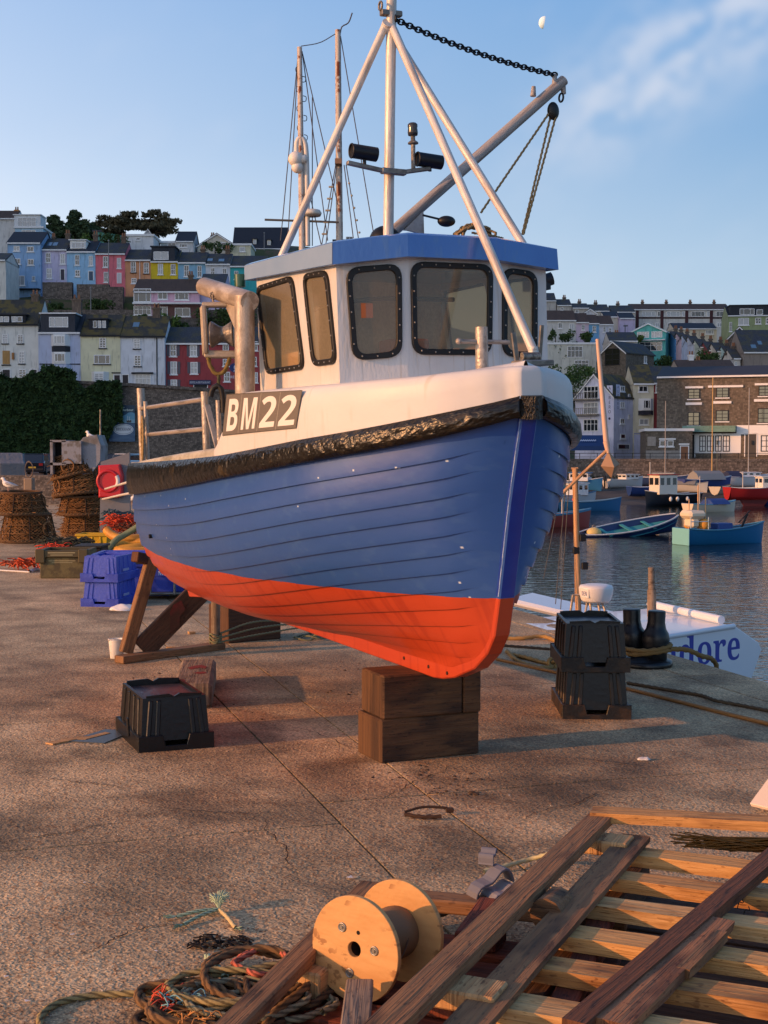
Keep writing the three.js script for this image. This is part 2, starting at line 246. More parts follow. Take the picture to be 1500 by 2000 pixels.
// ================= THE BLUE FISHING BOAT =================
const steel = patchy(0xb9ada0, 0x8d8378, 7, 81, .42, { metalness: .35 }, [.4, .75]);
const galv = patchy(0x9c968c, 0x6f6a62, 9, 82, .5, { metalness: .6 });
const ironBlack = mat(0x15161a, .5, { metalness: .3 });
const rubber = mat(0x101010, .6);
const greyPaint = patchy(0xa7a29c, 0x8a8078, 8, 83, .5, {}, [.45, .75]);
const ropeTan = mat(0x9c8258, .9, { bumpMap: grain, bumpScale: .002 });
const boat = thing('fishing_boat', 'small blue and orange wooden fishing boat propped on timber blocks', 'boat');
boat.position.set(.277, .46, -6.80); boat.rotation.order = 'YXZ'; boat.rotation.set(1.9 * Math.PI / 180, -(90 - 23.1) * Math.PI / 180, 0);
const HX = [-3.6, -3.2, -2.6, -2, -1.4, -.8, -.3, .1, .4, .6, .8, .95, 1.02];
const HB = [.74, .80, .865, .895, .895, .862, .79, .70, .578, .465, .322, .162, .035];
const HYB = [.865, .879, .909, .944, .985, 1.036, 1.082, 1.122, 1.157, 1.186, 1.223, 1.267, 1.303];
const HYT = [1.093, 1.099, 1.109, 1.121, 1.135, 1.156, 1.195, 1.233, 1.263, 1.291, 1.326, 1.362, 1.393];
// smooth the plan a little
const smoothI = (ys) => (x) => { let s = 0, w = 0; for (let k = -4; k <= 4; k++) { const q = 1 - Math.abs(k) / 5, e = x + k * .02 * cl((1.02 - x) * 4); s += q * interp(HX, ys, e); w += q; } return s / w; };
const Bx = smoothI(HB), YB = smoothI(HYB), YT = smoothI(HYT);
const stemX = (y) => interp([-.02, .0, .037, .115, .203, .298, .483, .911, 1.32, 1.6], [.0, .08, .267, .492, .628, .709, .769, .888, 1.025, 1.11], y);
const XS = -3.6, YK = .085;
function HP(g, t) {
  const xn = XS + (1.02 - XS) * t, b = Bx(xn), w = 1 - sst(-2.0, .98, xn), f = g * Math.PI / 2;
  const Z = mix(Math.pow(Math.sin(Math.min(Math.PI / 2, f * 1.13)), 1.12), Math.pow(Math.sin(Math.min(Math.PI / 2, f * 1.06)), .84), w), Y = mix(g, 1 - Math.cos(f), w), ys = YB(xn), xe = stemX(YK + (1.303 - YK) * g) - .02;
  return V(XS + (xe - XS) * t, YK + (ys - YK) * Y, .033 + (b - .033) * Z);
}
function HN(g, t) { const e = .004, a = HP(Math.min(1, g + e), t).sub(HP(Math.max(0, g - e), t)), b = HP(g, Math.min(1, t + e)).sub(HP(g, Math.max(0, t - e))); const n = a.cross(b).normalize(); if (n.z < 0) n.negate(); return n; }
const WL = .475;
const paintMap = tex(1024, 1024, (u, v) => {     // u: 5 m along, v: 1.6 m up from the keel
  const y = v * 1.6, n1 = fbm(u, v, 8, 4, 5, 91), n2 = fbm(u, v, 90, 40, 3, 92), st = fbm(u, v, 160, 4, 3, 93), wl = WL + (fbm(u, v, 40, 3, 3, 94) - .5) * .008;
  let c;
  if (y > wl) { c = mix3([.135, .315, .60], [.175, .355, .64], n1); c = mix3(c, [.24, .40, .64], sst(.6, .78, n2) * .35); const w = hash(Math.floor(u * 500), Math.floor(v * 180), 9); if (w > .9993) c = [.8, .83, .86]; }
  else { c = mix3([.70, .235, .105], [.76, .28, .13], n1); c = mix3(c, [.6, .17, .075], sst(.55, .75, st) * .4); }
  return c;
});
const paintBump = btex(512, 512, (u, v) => cl(.6 * fbm(u, v, 60, 20, 4, 95) + .4 * fbm(u, v, 6, 3, 3, 96)));
const hullPaint = phys(0xffffff, .5, { map: paintMap, bumpMap: paintBump, bumpScale: .004, clearcoat: .5, clearcoatRoughness: .2, side: THREE.DoubleSide });
const uvHull = (p) => [p.x / 5 + 1, cl(p.y / 1.6, .001, .999)];
function gridGeo(rows, flip, uvfn) { // rows: array of arrays of V
  const pos = [], uv = [], idx = [], n = rows[0].length;
  rows.forEach((r, j) => r.forEach((p, i) => { pos.push(p.x, p.y, p.z); const q = uvfn ? uvfn(p, j, i) : [i, j]; uv.push(q[0], q[1]); }));
  for (let j = 0; j + 1 < rows.length; j++) for (let i = 0; i + 1 < n; i++) { const a = j * n + i, b = a + n; flip ? idx.push(a, b, a + 1, a + 1, b, b + 1) : idx.push(a, a + 1, b, a + 1, b + 1, b); }
  const g = new THREE.BufferGeometry(); g.setAttribute('position', new THREE.Float32BufferAttribute(pos, 3)); g.setAttribute('uv', new THREE.Float32BufferAttribute(uv, 2)); g.setIndex(idx); g.computeVertexNormals(); return g;
}
const NS = 13, TC = []; for (let i = 0; i <= 64; i++) TC.push(1 - Math.pow(1 - i / 64, 1.25));
const keelShape = (() => { const p = [[XS, -.0], [.02, 0]]; for (const y of [.01, .037, .08, .115, .16, .203, .25, .298, .39, .483, .7, .911, 1.1, 1.32]) p.push([stemX(y), y]); const q = p.slice().reverse().filter((a) => a[1] > .2 && a[0] > .3).map((a) => [a[0] - .09, a[1] - .0]); return poly([...p, ...q, [.5, .2], [.2, .12], [0, .1], [XS, .1]]); })();
const hull = part(boat, 'hull', (() => { const g = ext(keelShape, .07, { bevelEnabled: true, bevelSize: .006, bevelThickness: .006, bevelSegments: 1 }); g.translate(0, 0, -.035); const p = g.attributes.position, u = g.attributes.uv; for (let i = 0; i < p.count; i++) u.setXY(i, ...uvHull(V(p.getX(i), p.getY(i), 0))); return g; })(), hullPaint);
for (const side of [1, -1]) for (let j = 0; j < NS; j++) {
  const g0 = j / NS, g1 = (j + 1) / NS, rows = [];
  const row = (g, off) => TC.map((t) => { const f = 1 - sst(.952, .985, t), p = HP(g, t).addScaledVector(HN(g, t), off * f + .0005); p.z *= side; return p; });
  rows.push(row(Math.max(0, g0 - .012), -.006), row(Math.max(0, g0 - .013), .0155), row(g0 + .1 / NS, .0142), row(g0 + .5 / NS, .0075), row(g1 + .002, .0));
  part(hull, 'plank', M([gridGeo(rows.slice(0, 2), side > 0, uvHull), gridGeo(rows.slice(1), side > 0, uvHull)]), hullPaint);
}
part(hull, 'transom', (() => { const s = []; for (let k = 0; k <= 16; k++) { const p = HP(k / 16, 0); s.push([p.z, p.y]); } const q = s.slice().reverse().map((a) => [-a[0], a[1]]); const g = ext(poly([...q, ...s]), .03); g.rotateY(Math.PI / 2); g.translate(XS - .02, 0, 0); const p = g.attributes.position, u = g.attributes.uv; for (let i = 0; i < p.count; i++) u.setXY(i, ...uvHull(V(p.getZ(i), p.getY(i), 0))); return g; })(), hullPaint);
// darker stem band with a worn pale edge
part(hull, 'stem_band', (() => { const rows = [[], [], [], [], [], []]; for (let k = 0; k <= 24; k++) { const y = mix(WL + .005, 1.31, k / 24), x = stemX(y); [[-.085, .043], [-.006, .043], [.006, .034], [.006, -.034], [-.006, -.043], [-.085, -.043]].forEach((o, i) => rows[i].push(V(x + o[0], y - o[0] * .3, o[1]))); } return gridGeo(rows, true, (p) => [p.z * 3, p.y * 2]); })(), phys(0xffffff, .35, { side: THREE.DoubleSide, map: tex(128, 256, (u, v) => mix3([.075, .19, .55], [.10, .25, .62], fbm(u, v, 6, 10, 4, 97))), clearcoat: .4, clearcoatRoughness: .2 }));
for (const x of [-.02, -.33, .2]) part(hull, 'keel_bolt', rod(V(x, .045, .03), V(x, .045, .046), .011, .009, 8), mat(0x3a1c12, .8));
part(hull, 'outlet_hole', rod(V(-2.62, .615, .84), V(-2.62, .615, .868), .014, .014, 12), mat(0x0b0b0d, .8));
for (const s of [1, -1]) part(hull, 'bilge_keel', (() => { const g = ext(poly([[-3.5, .36], [-3.24, .12], [-2.9, .15], [-1.7, .3], [-1.2, .40]]), .05, { bevelEnabled: true, bevelSize: .004, bevelThickness: .004, bevelSegments: 1 }); g.translate(0, 0, s * .42 - .025); const p = g.attributes.position, u = g.attributes.uv; for (let i = 0; i < p.count; i++) u.setXY(i, ...uvHull(V(p.getX(i), p.getY(i), 0))); return g; })(), hullPaint);
// tarred rubbing band
const tar = mat(0xffffff, .33, { side: THREE.DoubleSide, map: tex(1024, 128, (u, v) => { const n = fbm(u, v, 60, 5, 5, 98), m = fbm(u, v, 14, 2, 4, 99); let c = mix3([.055, .05, .045], [.12, .105, .08], n); return mix3(c, [.34, .28, .17], sst(.6, .8, n * .55 + m * .5) * .7); }), bumpMap: btex(1024, 128, (u, v) => fbm(u, v, 90, 8, 4, 100)), bumpScale: .012 });
const X2 = []; for (let i = 0; i <= 90; i++) X2.push(XS + (1.02 - XS) * (1 - Math.pow(1 - i / 90, 1.6)));
for (const s of [1, -1]) part(hull, 'rubbing_band', gridGeo([[-.002, .0], [-.006, .035], [.28, .052], [.7, .048], [1, .03], [1.0, -.02]].map(([f, o]) => X2.map((x) => { const b = Bx(x), e = .006, dx = (Bx(Math.min(1.02, x + e)) - Bx(x - e)) / (2 * e), l = Math.hypot(1, dx), nx = -dx / l, nz = 1 / l; return V(x + o * nx, mix(YB(x), YT(x), f), s * (b + o * nz)); })), s > 0, (p, j) => [p.x * .4 + 2, j / 5]), tar);
part(hull, 'band_nose', M([rod(V(1.015, 1.295, 0), V(1.03, 1.395, 0), .062, .055, 18)]), tar);
// white bulwark and cuddy side
const white = phys(0xffffff, .55, { side: THREE.DoubleSide, map: tex(512, 256, (u, v) => { const n = fbm(u, v, 10, 6, 5, 101), s = fbm(u, v, 70, 3, 4, 102); let c = mix3([.81, .80, .785], [.86, .855, .84], n); return mix3(c, [.72, .66, .58], sst(.66, .85, s) * .4); }), bumpMap: paintBump, bumpScale: .003, clearcoat: .1, clearcoatRoughness: .3 });
const TOPX = [-3.6, -3.1, -.92, -.88, -.64, -.56, .22, .7, 1.02], TOPY = [1.098, 1.105, 1.20, 1.225, 1.47, 1.488, 1.49, 1.5, 1.525];
const TOP = (x) => interp(TOPX, TOPY, x);
const X3 = []; for (let i = 0; i <= 70; i++) X3.push(XS + (-.92 - XS) * i / 70 * 1); for (let i = 1; i <= 14; i++) X3.push(mix(-.92, -.52, i / 14)); for (let i = 1; i <= 50; i++) X3.push(mix(-.52, 1.02, 1 - Math.pow(1 - i / 50, 1.7)));
const offB = (x, o) => { const b = Bx(x), e = .006, dx = (Bx(Math.min(1.02, x + e)) - Bx(x - e)) / (2 * e), l = Math.hypot(1, dx); return [x - o * dx / l, b + o / l]; };
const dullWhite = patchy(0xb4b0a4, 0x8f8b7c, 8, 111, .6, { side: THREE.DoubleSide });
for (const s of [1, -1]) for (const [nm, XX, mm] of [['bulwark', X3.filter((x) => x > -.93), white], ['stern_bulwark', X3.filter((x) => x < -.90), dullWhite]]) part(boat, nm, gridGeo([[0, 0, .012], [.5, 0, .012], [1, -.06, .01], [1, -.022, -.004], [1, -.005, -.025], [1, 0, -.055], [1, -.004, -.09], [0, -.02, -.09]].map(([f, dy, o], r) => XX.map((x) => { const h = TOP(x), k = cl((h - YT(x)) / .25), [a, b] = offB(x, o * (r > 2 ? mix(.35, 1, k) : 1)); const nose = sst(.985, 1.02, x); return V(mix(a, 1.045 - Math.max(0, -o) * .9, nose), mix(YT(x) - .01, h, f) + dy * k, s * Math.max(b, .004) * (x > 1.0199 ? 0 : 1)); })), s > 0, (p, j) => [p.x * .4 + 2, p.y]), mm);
part(boat, 'foredeck', (() => { const rows = []; for (let k = -8; k <= 8; k++) rows.push(X3.filter((x) => x > -.62 && x < 1.0).map((x) => V(x, TOP(x) - .006 + .03 * (1 - k * k / 64), (k / 8) * Math.max(.0, Bx(x) - .06)))); return gridGeo(rows, true, (p) => [p.x, p.z]); })(), white);
part(boat, 'cuddy_bulkhead', bx(-.66, -.63, 1.1, 1.46, -.76, .76), white);
part(boat, 'cockpit_floor', bx(-3.5, -.62, .70, .72, -.5, .5), greyPaint);
// registration number
part(boat, 'registration_number', (() => { const rows = []; for (let j = 0; j <= 6; j++) { const r = []; for (let i = 0; i <= 40; i++) { const f = i / 40, v = j / 6, x = mix(mix(-.775, -.70, v), mix(.02, .085, v), f), y = mix(mix(1.262, 1.482, v), mix(1.285, 1.468, v), f), [a, b] = offB(x, v > .9 ? .016 : .0165); r.push(V(a, y, b)); } rows.push(r); } return gridGeo(rows, true, (p, j, i) => [i / 40, j / 6]); })(),
  mat(0xffffff, .5, { map: ctex(1024, 300, (c, w, h) => { c.fillStyle = '#6e675f'; c.fillRect(0, 0, w, h); const im = rnd(5); for (let i = 0; i < 500; i++) { c.fillStyle = `rgba(${im() > .5 ? '150,140,128' : '50,46,42'},.18)`; c.fillRect(im() * w, im() * h, 3 + im() * 26, 1 + im() * 4); } c.fillStyle = '#e9e4dc'; c.textBaseline = 'middle'; c.font = 'bold 272px sans-serif'; const t = 'BM22', xs = [30, 262, 548, 786], ww = [208, 262, 216, 216]; for (let i = 0; i < 4; i++) { c.save(); c.translate(xs[i], 156); const m = c.measureText(t[i]).width; c.scale(ww[i] / m, 1.2); c.fillText(t[i], 0, 0); c.restore(); } c.strokeStyle = '#bdb5a8'; c.lineWidth = 3; for (const x of [250, 535, 775]) { c.beginPath(); c.moveTo(x, 8); c.lineTo(x + 4, h - 6); c.stroke(); } c.strokeStyle = '#4a463f'; c.lineWidth = 10; c.strokeRect(0, 0, w, h); }) }), 'dark grey plate with white letters BM22');

// ---- wheelhouse ----
const WH = [[-1.02, .57], [.21, .57], [.27, .235], [.27, -.235], [.21, -.57], [-1.02, -.57]];
const glass = phys(0xe6d8be, .05, { transmission: .86, thickness: 0, ior: 1.45, side: THREE.DoubleSide });
const dirtyGlass = phys(0xd8c8a8, .15, { transmission: .74, thickness: 0, ior: 1.45, side: THREE.DoubleSide, roughnessMap: blotch });
const frosted = phys(0xd8c4a4, .75, { transmission: .6, thickness: 0, side: THREE.DoubleSide });
const wallWhite = phys(0xffffff, .42, { side: THREE.DoubleSide, map: white.map, bumpMap: paintBump, bumpScale: .004, clearcoat: .2, clearcoatRoughness: .3 });
const gasket = mat(0x0d0c0b, .55, { bumpMap: blotch, bumpScale: .01 });
function rrect(q, r, off = 0) { // rounded quad from 4 corners [u,v] (counter-clockwise), shrunk by off
  const cx = q.reduce((a, p) => a + p[0], 0) / 4, cy = q.reduce((a, p) => a + p[1], 0) / 4, P = q.map((p) => [p[0] + Math.sign(cx - p[0]) * off, p[1] + Math.sign(cy - p[1]) * off]), s = [];
  for (let i = 0; i < 4; i++) { const a = P[(i + 3) % 4], b = P[i], c = P[(i + 1) % 4], un = (p, o) => { const dx = o[0] - p[0], dy = o[1] - p[1], l = Math.hypot(dx, dy); return [p[0] + dx / l * r, p[1] + dy / l * r]; }, p0 = un(b, a), p1 = un(b, c); for (let k = 0; k <= 6; k++) { const t = k / 6, u = 1 - t; s.push([u * u * p0[0] + 2 * u * t * b[0] + t * t * p1[0], u * u * p0[1] + 2 * u * t * b[1] + t * t * p1[1]]); } }
  return s;
}
const house1 = part(boat, 'wheelhouse', bx(-1.0, .2, 1.2, 1.22, -.55, .55), mat(0x5e4c3c, .9));
function facet(a, b, y0, y1, wins, topA, topB) { // a,b plan points [x,z]; wins in (distance from a, y)
  const dx = b[0] - a[0], dz = b[1] - a[1], L = Math.hypot(dx, dz), s = poly([[0, y0], [L, y0], [L, topB ?? y1], [0, topA ?? y1]]);
  wins.forEach((w) => s.holes.push(new THREE.Path(rrect(w, .06).reverse().map((p) => new THREE.Vector2(...p)))));
  // local frame: U along a->b, Y up, W outward
  const U = V(dx / L, 0, dz / L), W = U.clone().cross(UPY); const c = V((a[0] + b[0]) / 2 + .4, 0, (a[1] + b[1]) / 2); if (W.dot(c) < 0) W.negate();
  const m = new THREE.Matrix4().makeBasis(U, UPY.clone(), W); m.setPosition(a[0], 0, a[1]); const fl = m.determinant() < 0, put = (g) => { g.applyMatrix4(m); if (fl) { const p = g.attributes.position; for (const k of ['position', 'normal', 'uv']) { const A = g.attributes[k], n = A.itemSize; for (let i = 0; i < A.count; i += 3) for (let e = 0; e < n; e++) { const t = A.array[(i + 1) * n + e]; A.array[(i + 1) * n + e] = A.array[(i + 2) * n + e]; A.array[(i + 2) * n + e] = t; } } } g.computeVertexNormals(); return g; };
  const g = ext(s, .028, { bevelEnabled: false }); g.translate(0, 0, -.028); part(house1, 'wall', put(g), wallWhite);
  wins.forEach((w, i) => {
    const o = poly(rrect(w, .07, -.01)); o.holes.push(new THREE.Path(rrect(w, .055, .012).reverse().map((p) => new THREE.Vector2(...p))));
    const gk = ext(o, .012, { bevelEnabled: true, bevelSize: .003, bevelThickness: .003, bevelSegments: 1 }); gk.translate(0, 0, .001);
    const ring = rrect(w, .066, -.0), bolts = []; let per = 0; const N = []; for (let k = 0; k < ring.length; k++) { const q = ring[(k + 1) % ring.length]; N.push(per); per += Math.hypot(q[0] - ring[k][0], q[1] - ring[k][1]); } const nb = Math.round(per / .075); for (let k = 0; k < nb; k++) { const t = k / nb * per; let q = 0; while (q + 1 < N.length && N[q + 1] < t) q++; const p = ring[q], r = ring[(q + 1) % ring.length], l = Math.hypot(r[0] - p[0], r[1] - p[1]) || 1, f = (t - N[q]) / l; const sgeo = P3(new THREE.SphereGeometry(.0042, 6, 4)); sgeo.translate(mix(p[0], r[0], f), mix(p[1], r[1], f), .017); bolts.push(sgeo); }
    const wn2 = part(boat, 'window', put(gk), gasket); stuff(wn2, 'bolts', put(M(bolts)), mat(0xb8b2a6, .35, { metalness: .7 }));
    const pane = P3(new THREE.ShapeGeometry(poly(rrect(w, .06, .012)), 6)); pane.translate(0, 0, .004); part(wn2, 'pane', put(pane), wins.dirty === 2 ? frosted : wins.dirty ? dirtyGlass : glass);
  });
  return put;
}
const q4 = (tl, trr, br, bl) => [bl, br, trr, tl];
// starboard side: distance measured from the aft corner
const sideW = [q4([.03, 2.075], [.61, 2.065], [.745, 1.60], [.15, 1.605]), q4([.80, 2.05], [1.115, 2.03], [1.20, 1.60], [.895, 1.605])]; sideW.dirty = true;
facet(WH[0], WH[1], 1.25, 2.14, sideW, 2.16, 2.08);
const LF = Math.hypot(.06, .335);
facet(WH[1], WH[2], 1.45, 2.1, [q4([.055, 2.025], [LF - .035, 2.045], [LF - .045, 1.625], [.075, 1.61])], 2.08, 2.12);
facet(WH[2], WH[3], 1.45, 2.12, [q4([.035, 2.055], [.455, 2.05], [.435, 1.63], [.03, 1.635])]);
facet(WH[3], WH[4], 1.45, 2.1, [q4([.07, 2.04], [.265, 2.025], [.25, 1.62], [.055, 1.625])], 2.12, 2.08);
{ const pw = sideW.map((w) => w.map(([u, y]) => [1.23 - u, y]).reverse()); pw.dirty = 2; facet(WH[4], WH[5], 1.25, 2.1, pw, 2.08, 2.16); }
part(house1, 'rear_bulkhead', M([bx(-1.0, -.97, 1.2, 2.12, -.55, .1), bx(-1.0, -.97, 1.2, 2.12, .13, .55)]), patchy(0xdccdb4, 0xc4b08e, 5, 103, .8));
part(house1, 'locker', bx(-.93, -.75, 1.55, 1.78, -.36, -.12, .01), mat(0xb5651f, .7));
part(house1, 'dashboard', bx(.0, .2, 1.5, 1.56, -.5, .5), mat(0x4a3826, .8));
part(house1, 'notice_sheet', bx(.235, .238, 1.80, 1.87, .40, .46), mat(0xd8703a, .8));
part(house1, 'paper_sheet', bx(-.72, -.46, 1.62, 1.69, .535, .538), mat(0xd8b98c, .8));
part(house1, 'overhead_pipe', tube([V(-.9, 1.95, .3), V(-.5, 1.97, .1), V(-.1, 1.93, -.2)], .012, 6), mat(0x2a2725, .7));
// blue roof with deep fascia
part(boat, 'roof', (() => {
  const pl = [[-1.12, .61], [.27, .61], [.335, .25], [.335, -.25], [.27, -.61], [-1.12, -.61]], yb = [2.135, 2.045, 2.083, 2.075, 2.045, 2.12], yt = yb.map((y, i) => y + [.085, .105, .105, .105, .105, .09][i]), v = [], q = (a, b, c, d) => v.push(...a, ...b, ...c, ...a, ...c, ...d), t = (a, b, c) => v.push(...a, ...b, ...c);
  const n = 6, B = pl.map((p, i) => [p[0], yb[i], p[1]]), T = pl.map((p, i) => [p[0] * 1 - Math.sign(p[0] + .4) * .004, yt[i], p[1] * .993]), E = pl.map((p, i) => [p[0] + (p[0] > 0 ? -.03 : .03), yt[i] + .012, p[1] * .94]), C = [-.4, 2.27, 0], D = [-.4, 2.1, 0];
  for (let i = 0; i < n; i++) { const k = (i + 1) % n; q(B[i], T[i], T[k], B[k]); q(T[i], E[i], E[k], T[k]); t(E[i], C, E[k]); t(B[i], B[k], D); }
  const g = P3(tri(v)); const p = g.attributes.position; return uvf(g, 1);
})(), phys(0xffffff, .45, { side: THREE.DoubleSide, map: tex(256, 256, (u, v) => { const n = fbm(u, v, 6, 6, 5, 104), s = fbm(u, v, 40, 12, 3, 105); return mix3(mix3([.21, .42, .73], [.27, .48, .77], n), [.36, .5, .7], sst(.6, .8, s) * .4); }), bumpMap: paintBump, bumpScale: .002, clearcoat: 1, clearcoatRoughness: .14 }));
part(boat, 'lit_roof_fascia', (() => { const v = [], a = [-1.115, 2.137, .6125], b = [.268, 2.047, .6125], c = [.268, 2.147, .6085], d = [-1.115, 2.217, .6085]; v.push(...a, ...b, ...c, ...a, ...c, ...d); return uvf(P3(tri(v)), 1); })(), phys(0xffffff, .4, { side: THREE.DoubleSide, map: tex(256, 256, (u, v) => mix3([.52, .65, .80], [.60, .71, .84], fbm(u, v, 6, 6, 5, 112))), clearcoat: .8, clearcoatRoughness: .2 }), 'starboard fascia with sun and glare painted in as pale blue');  // covers the blue roof edge with a paler colour for sun and glare
part(boat, 'navigation_lamp', rod(V(-1.14, 2.10, .63), V(-1.14, 2.17, .63), .032, .032, 12), mat(0x2f5a44, .3), 'dull green starboard lamp under the roof edge');
part(boat, 'navigation_lamp', M([rod(V(.02, 2.0, -.6), V(.05, 2.03, -.70), .035, .035, 10), bx(-.05, .07, 1.97, 2.03, -.68, -.58)]), mat(0x22252e, .5));
// mast, tripod legs, boom
const mastM = patchy(0xd8d2c8, 0xb9aea2, 6, 106, .42, { metalness: .1 }, [.5, .8]);
part(boat, 'mast', M([rod(V(-.48, 2.2, 0), V(-.48, 3.75, -.075), .028, .027, 16), rod(V(-.48, 2.2, 0), V(-.48, 2.24, 0), .075, .06, 14), rod(V(-.5, 3.40, -.036), V(-.46, 3.43, -.036), .034, .034, 12)]), uvm && mastM);
part(boat, 'mast_leg', rod(V(-.80, 2.215, .5), V(-.48, 3.41, -.02), .0215, .0215, 12), mastM);
part(boat, 'mast_leg', M([rod(V(.78, 1.60, -.165), V(-.455, 3.40, -.058), .0215, .0215, 12), rod(V(.785, 1.53, -.165), V(.775, 1.62, -.166), .03, .024, 12)]), mastM);
part(boat, 'mast_leg', rod(V(.10, 2.17, -.52), V(-.50, 3.385, -.075), .0215, .0215, 12), mastM);
const boomA = V(-.62, 2.35, -.09), boomB = V(-.6, 3.25, -1.19);
part(boat, 'boom', M([rod(boomA, boomB, .031, .031, 14), rod(V(-.6, 3.20, -1.13), V(-.6, 3.28, -1.13), .02, .012, 8), rod(V(-.6, 3.145, -.985), V(-.6, 3.20, -.99), .018, .012, 8), rod(V(-.6, 3.22, -1.18), V(-.6, 3.17, -1.19), .02, .012, 8), ext(poly([[0, 0], [.1, -.02], [.1, .11], [-.02, .0]]), .02).rotateY(Math.PI / 2).translate(-.61, 2.36, -.17)]), greyPaint);
part(boat, 'boom_socket', M([P3(new THREE.SphereGeometry(.085, 14, 10)).scale(1, 1, 1.05).translate(-.56, 2.29, -.02)]), ironBlack);
// chain between mast and boom tip: every link
{
  const a = V(-.47, 3.455, -.075), b = V(-.6, 3.275, -1.14), n = 40, link = P3(new THREE.TorusGeometry(.0145, .0048, 6, 12)).scale(1.35, 1, 1), c = part(boat, 'chain', M([P3(new THREE.TorusGeometry(.02, .006, 6, 12)).translate(a.x, a.y, a.z)]), ironBlack), m = new THREE.Matrix4();
  const at = (f) => V(mix(a.x, b.x, f), mix(a.y, b.y, f) - .05 * 4 * f * (1 - f) * .55, mix(a.z, b.z, f));
  for (let k = 0; k < n; k++) { const p = at((k + .5) / n), q = at((k + .6) / n), X = q.sub(p).normalize(), Z = X.clone().cross(UPY).normalize(), Y = Z.clone().cross(X), o = new THREE.Mesh(link, ironBlack); o.name = 'link'; o.castShadow = true; m.makeBasis(X, Y, Z); o.quaternion.setFromRotationMatrix(m); o.rotateX(k % 2 ? .75 : -.75); o.position.copy(p); c.add(o); }
}
part(boat, 'mast_fitting', M([P3(new THREE.TorusGeometry(.022, .006, 6, 12)).translate(-.48, 3.52, 0), bx(-.5, -.46, 3.47, 3.5, -.12, .0, .004)]), galv);
// cross bar with two deck lamps and a light on a stalk
const bar = part(boat, 'lamp_bar', M([beam(V(-.42, 2.672, .245), V(-.42, 2.64, .04), .03, .022), beam(V(-.42, 2.64, .05), V(-.42, 2.635, -.09), .04, .03), beam(V(-.42, 2.637, -.07), V(-.42, 2.665, -.235), .03, .022)]), galv);
for (const [z0, z1, y0, y1] of [[.215, .075, 2.735, 2.722], [-.165, -.305, 2.712, 2.70]]) { const l = part(boat, 'deck_lamp', M([rod(V(-.42, y0, z0), V(-.42, y1, z1), .038, .038, 18), P3(new THREE.TorusGeometry(.036, .005, 6, 18)).translate(-.42, y0, z0 + .001)]), mat(0x0c0d10, .45)); part(l, 'bracket', rod(V(-.42, 2.65, (z0 + z1) / 2), V(-.42, y0 - .03, (z0 + z1) / 2), .01, .01, 8), ironBlack); }
const st = part(boat, 'light_stalk', M([rod(V(-.42, 2.65, -.137), V(-.42, 2.79, -.14), .012, .012, 10), lathe([[0, 0], [.028, 0], [.028, .008], [.012, .02], [.012, .04], [0, .045]], 14).translate(-.42, 2.79, -.14)]), galv);
part(st, 'lamp', lathe([[0, 0], [.025, 0], [.028, .015], [.025, .04], [.027, .045], [.027, .058], [.018, .066], [0, .068]], 16).translate(-.42, 2.835, -.14), phys(0x4a4a48, .15, { transmission: .3, thickness: .02 }));
// block and falls under the boom tip
const blk = part(boat, 'tackle_block', M([P3(new THREE.SphereGeometry(.042, 14, 10)).scale(.55, 1.25, .9).translate(-.6, 3.07, -1.115), P3(new THREE.TorusGeometry(.024, .006, 6, 14)).translate(-.6, 3.15, -1.17)]), mat(0x1d1712, .45));
for (const [a, b] of [[[-.59, 3.05, -1.13], [-.6, 2.36, -.90]], [[-.61, 3.05, -1.105], [-.605, 2.36, -.895]], [[-.6, 3.06, -1.09], [-.58, 2.47, -.62]]]) part(boat, 'fall_rope', rope([V(...a), V(...a).lerp(V(...b), .5), V(...b)], .0065, { seg: 6, step: 1.6 }), ropeTan);
part(boat, 'tackle_block', M([P3(new THREE.SphereGeometry(.04, 14, 10)).scale(1, .75, 1.3).translate(-.45, 2.392, -.34), rod(V(-.45, 2.42, -.2), V(-.45, 2.40, -.31), .006, .006, 6)]), mat(0x17130f, .5));
{ const r = rnd(7), g = []; for (let k = 0; k < 9; k++) { const pts = []; for (let i = 0; i < 9; i++) { const a = i / 8 * 6.283; pts.push(V(-.42 + .05 * Math.sin(a * 2 + k) * r() + (r() - .5) * .05, 2.30 + .055 * Math.cos(a) * (.6 + r() * .5) + .02, -.49 + .10 * Math.sin(a) * (.6 + r() * .5))); } g.push(rope(pts, .0065, { seg: 6, step: 1.6, closed: true })); } part(boat, 'rope_coil', M(g), ropeTan); }
part(boat, 'rope_end', rope([V(-.2, 2.27, -.55), V(-.1, 2.27, -.4), V(-.3, 2.30, -.5), V(-.42, 2.33, -.48)], .006, { seg: 6 }), ropeTan);
// bow fittings
part(boat, 'winch_post', M([rod(V(.62, 1.50, .02), V(.62, 1.725, .018), .031, .029, 18), rod(V(.62, 1.66, .135), V(.62, 1.655, -.125), .0105, .0105, 10), P3(new THREE.SphereGeometry(.015, 10, 8)).translate(.62, 1.66, .137)]), steel);
part(boat, 'bow_roller', M([beam(V(.8, 1.52, -.07), V(.8, 1.685, -.05), .025, .012, .003), beam(V(.84, 1.545, -.04), V(.82, 1.545, -.22), .09, .025, .005), rod(V(.82, 1.575, -.08), V(.82, 1.575, -.17), .02, .02, 12), beam(V(.78, 1.53, -.19), V(.8, 1.72, -.2), .02, .012, .003)]), galv);
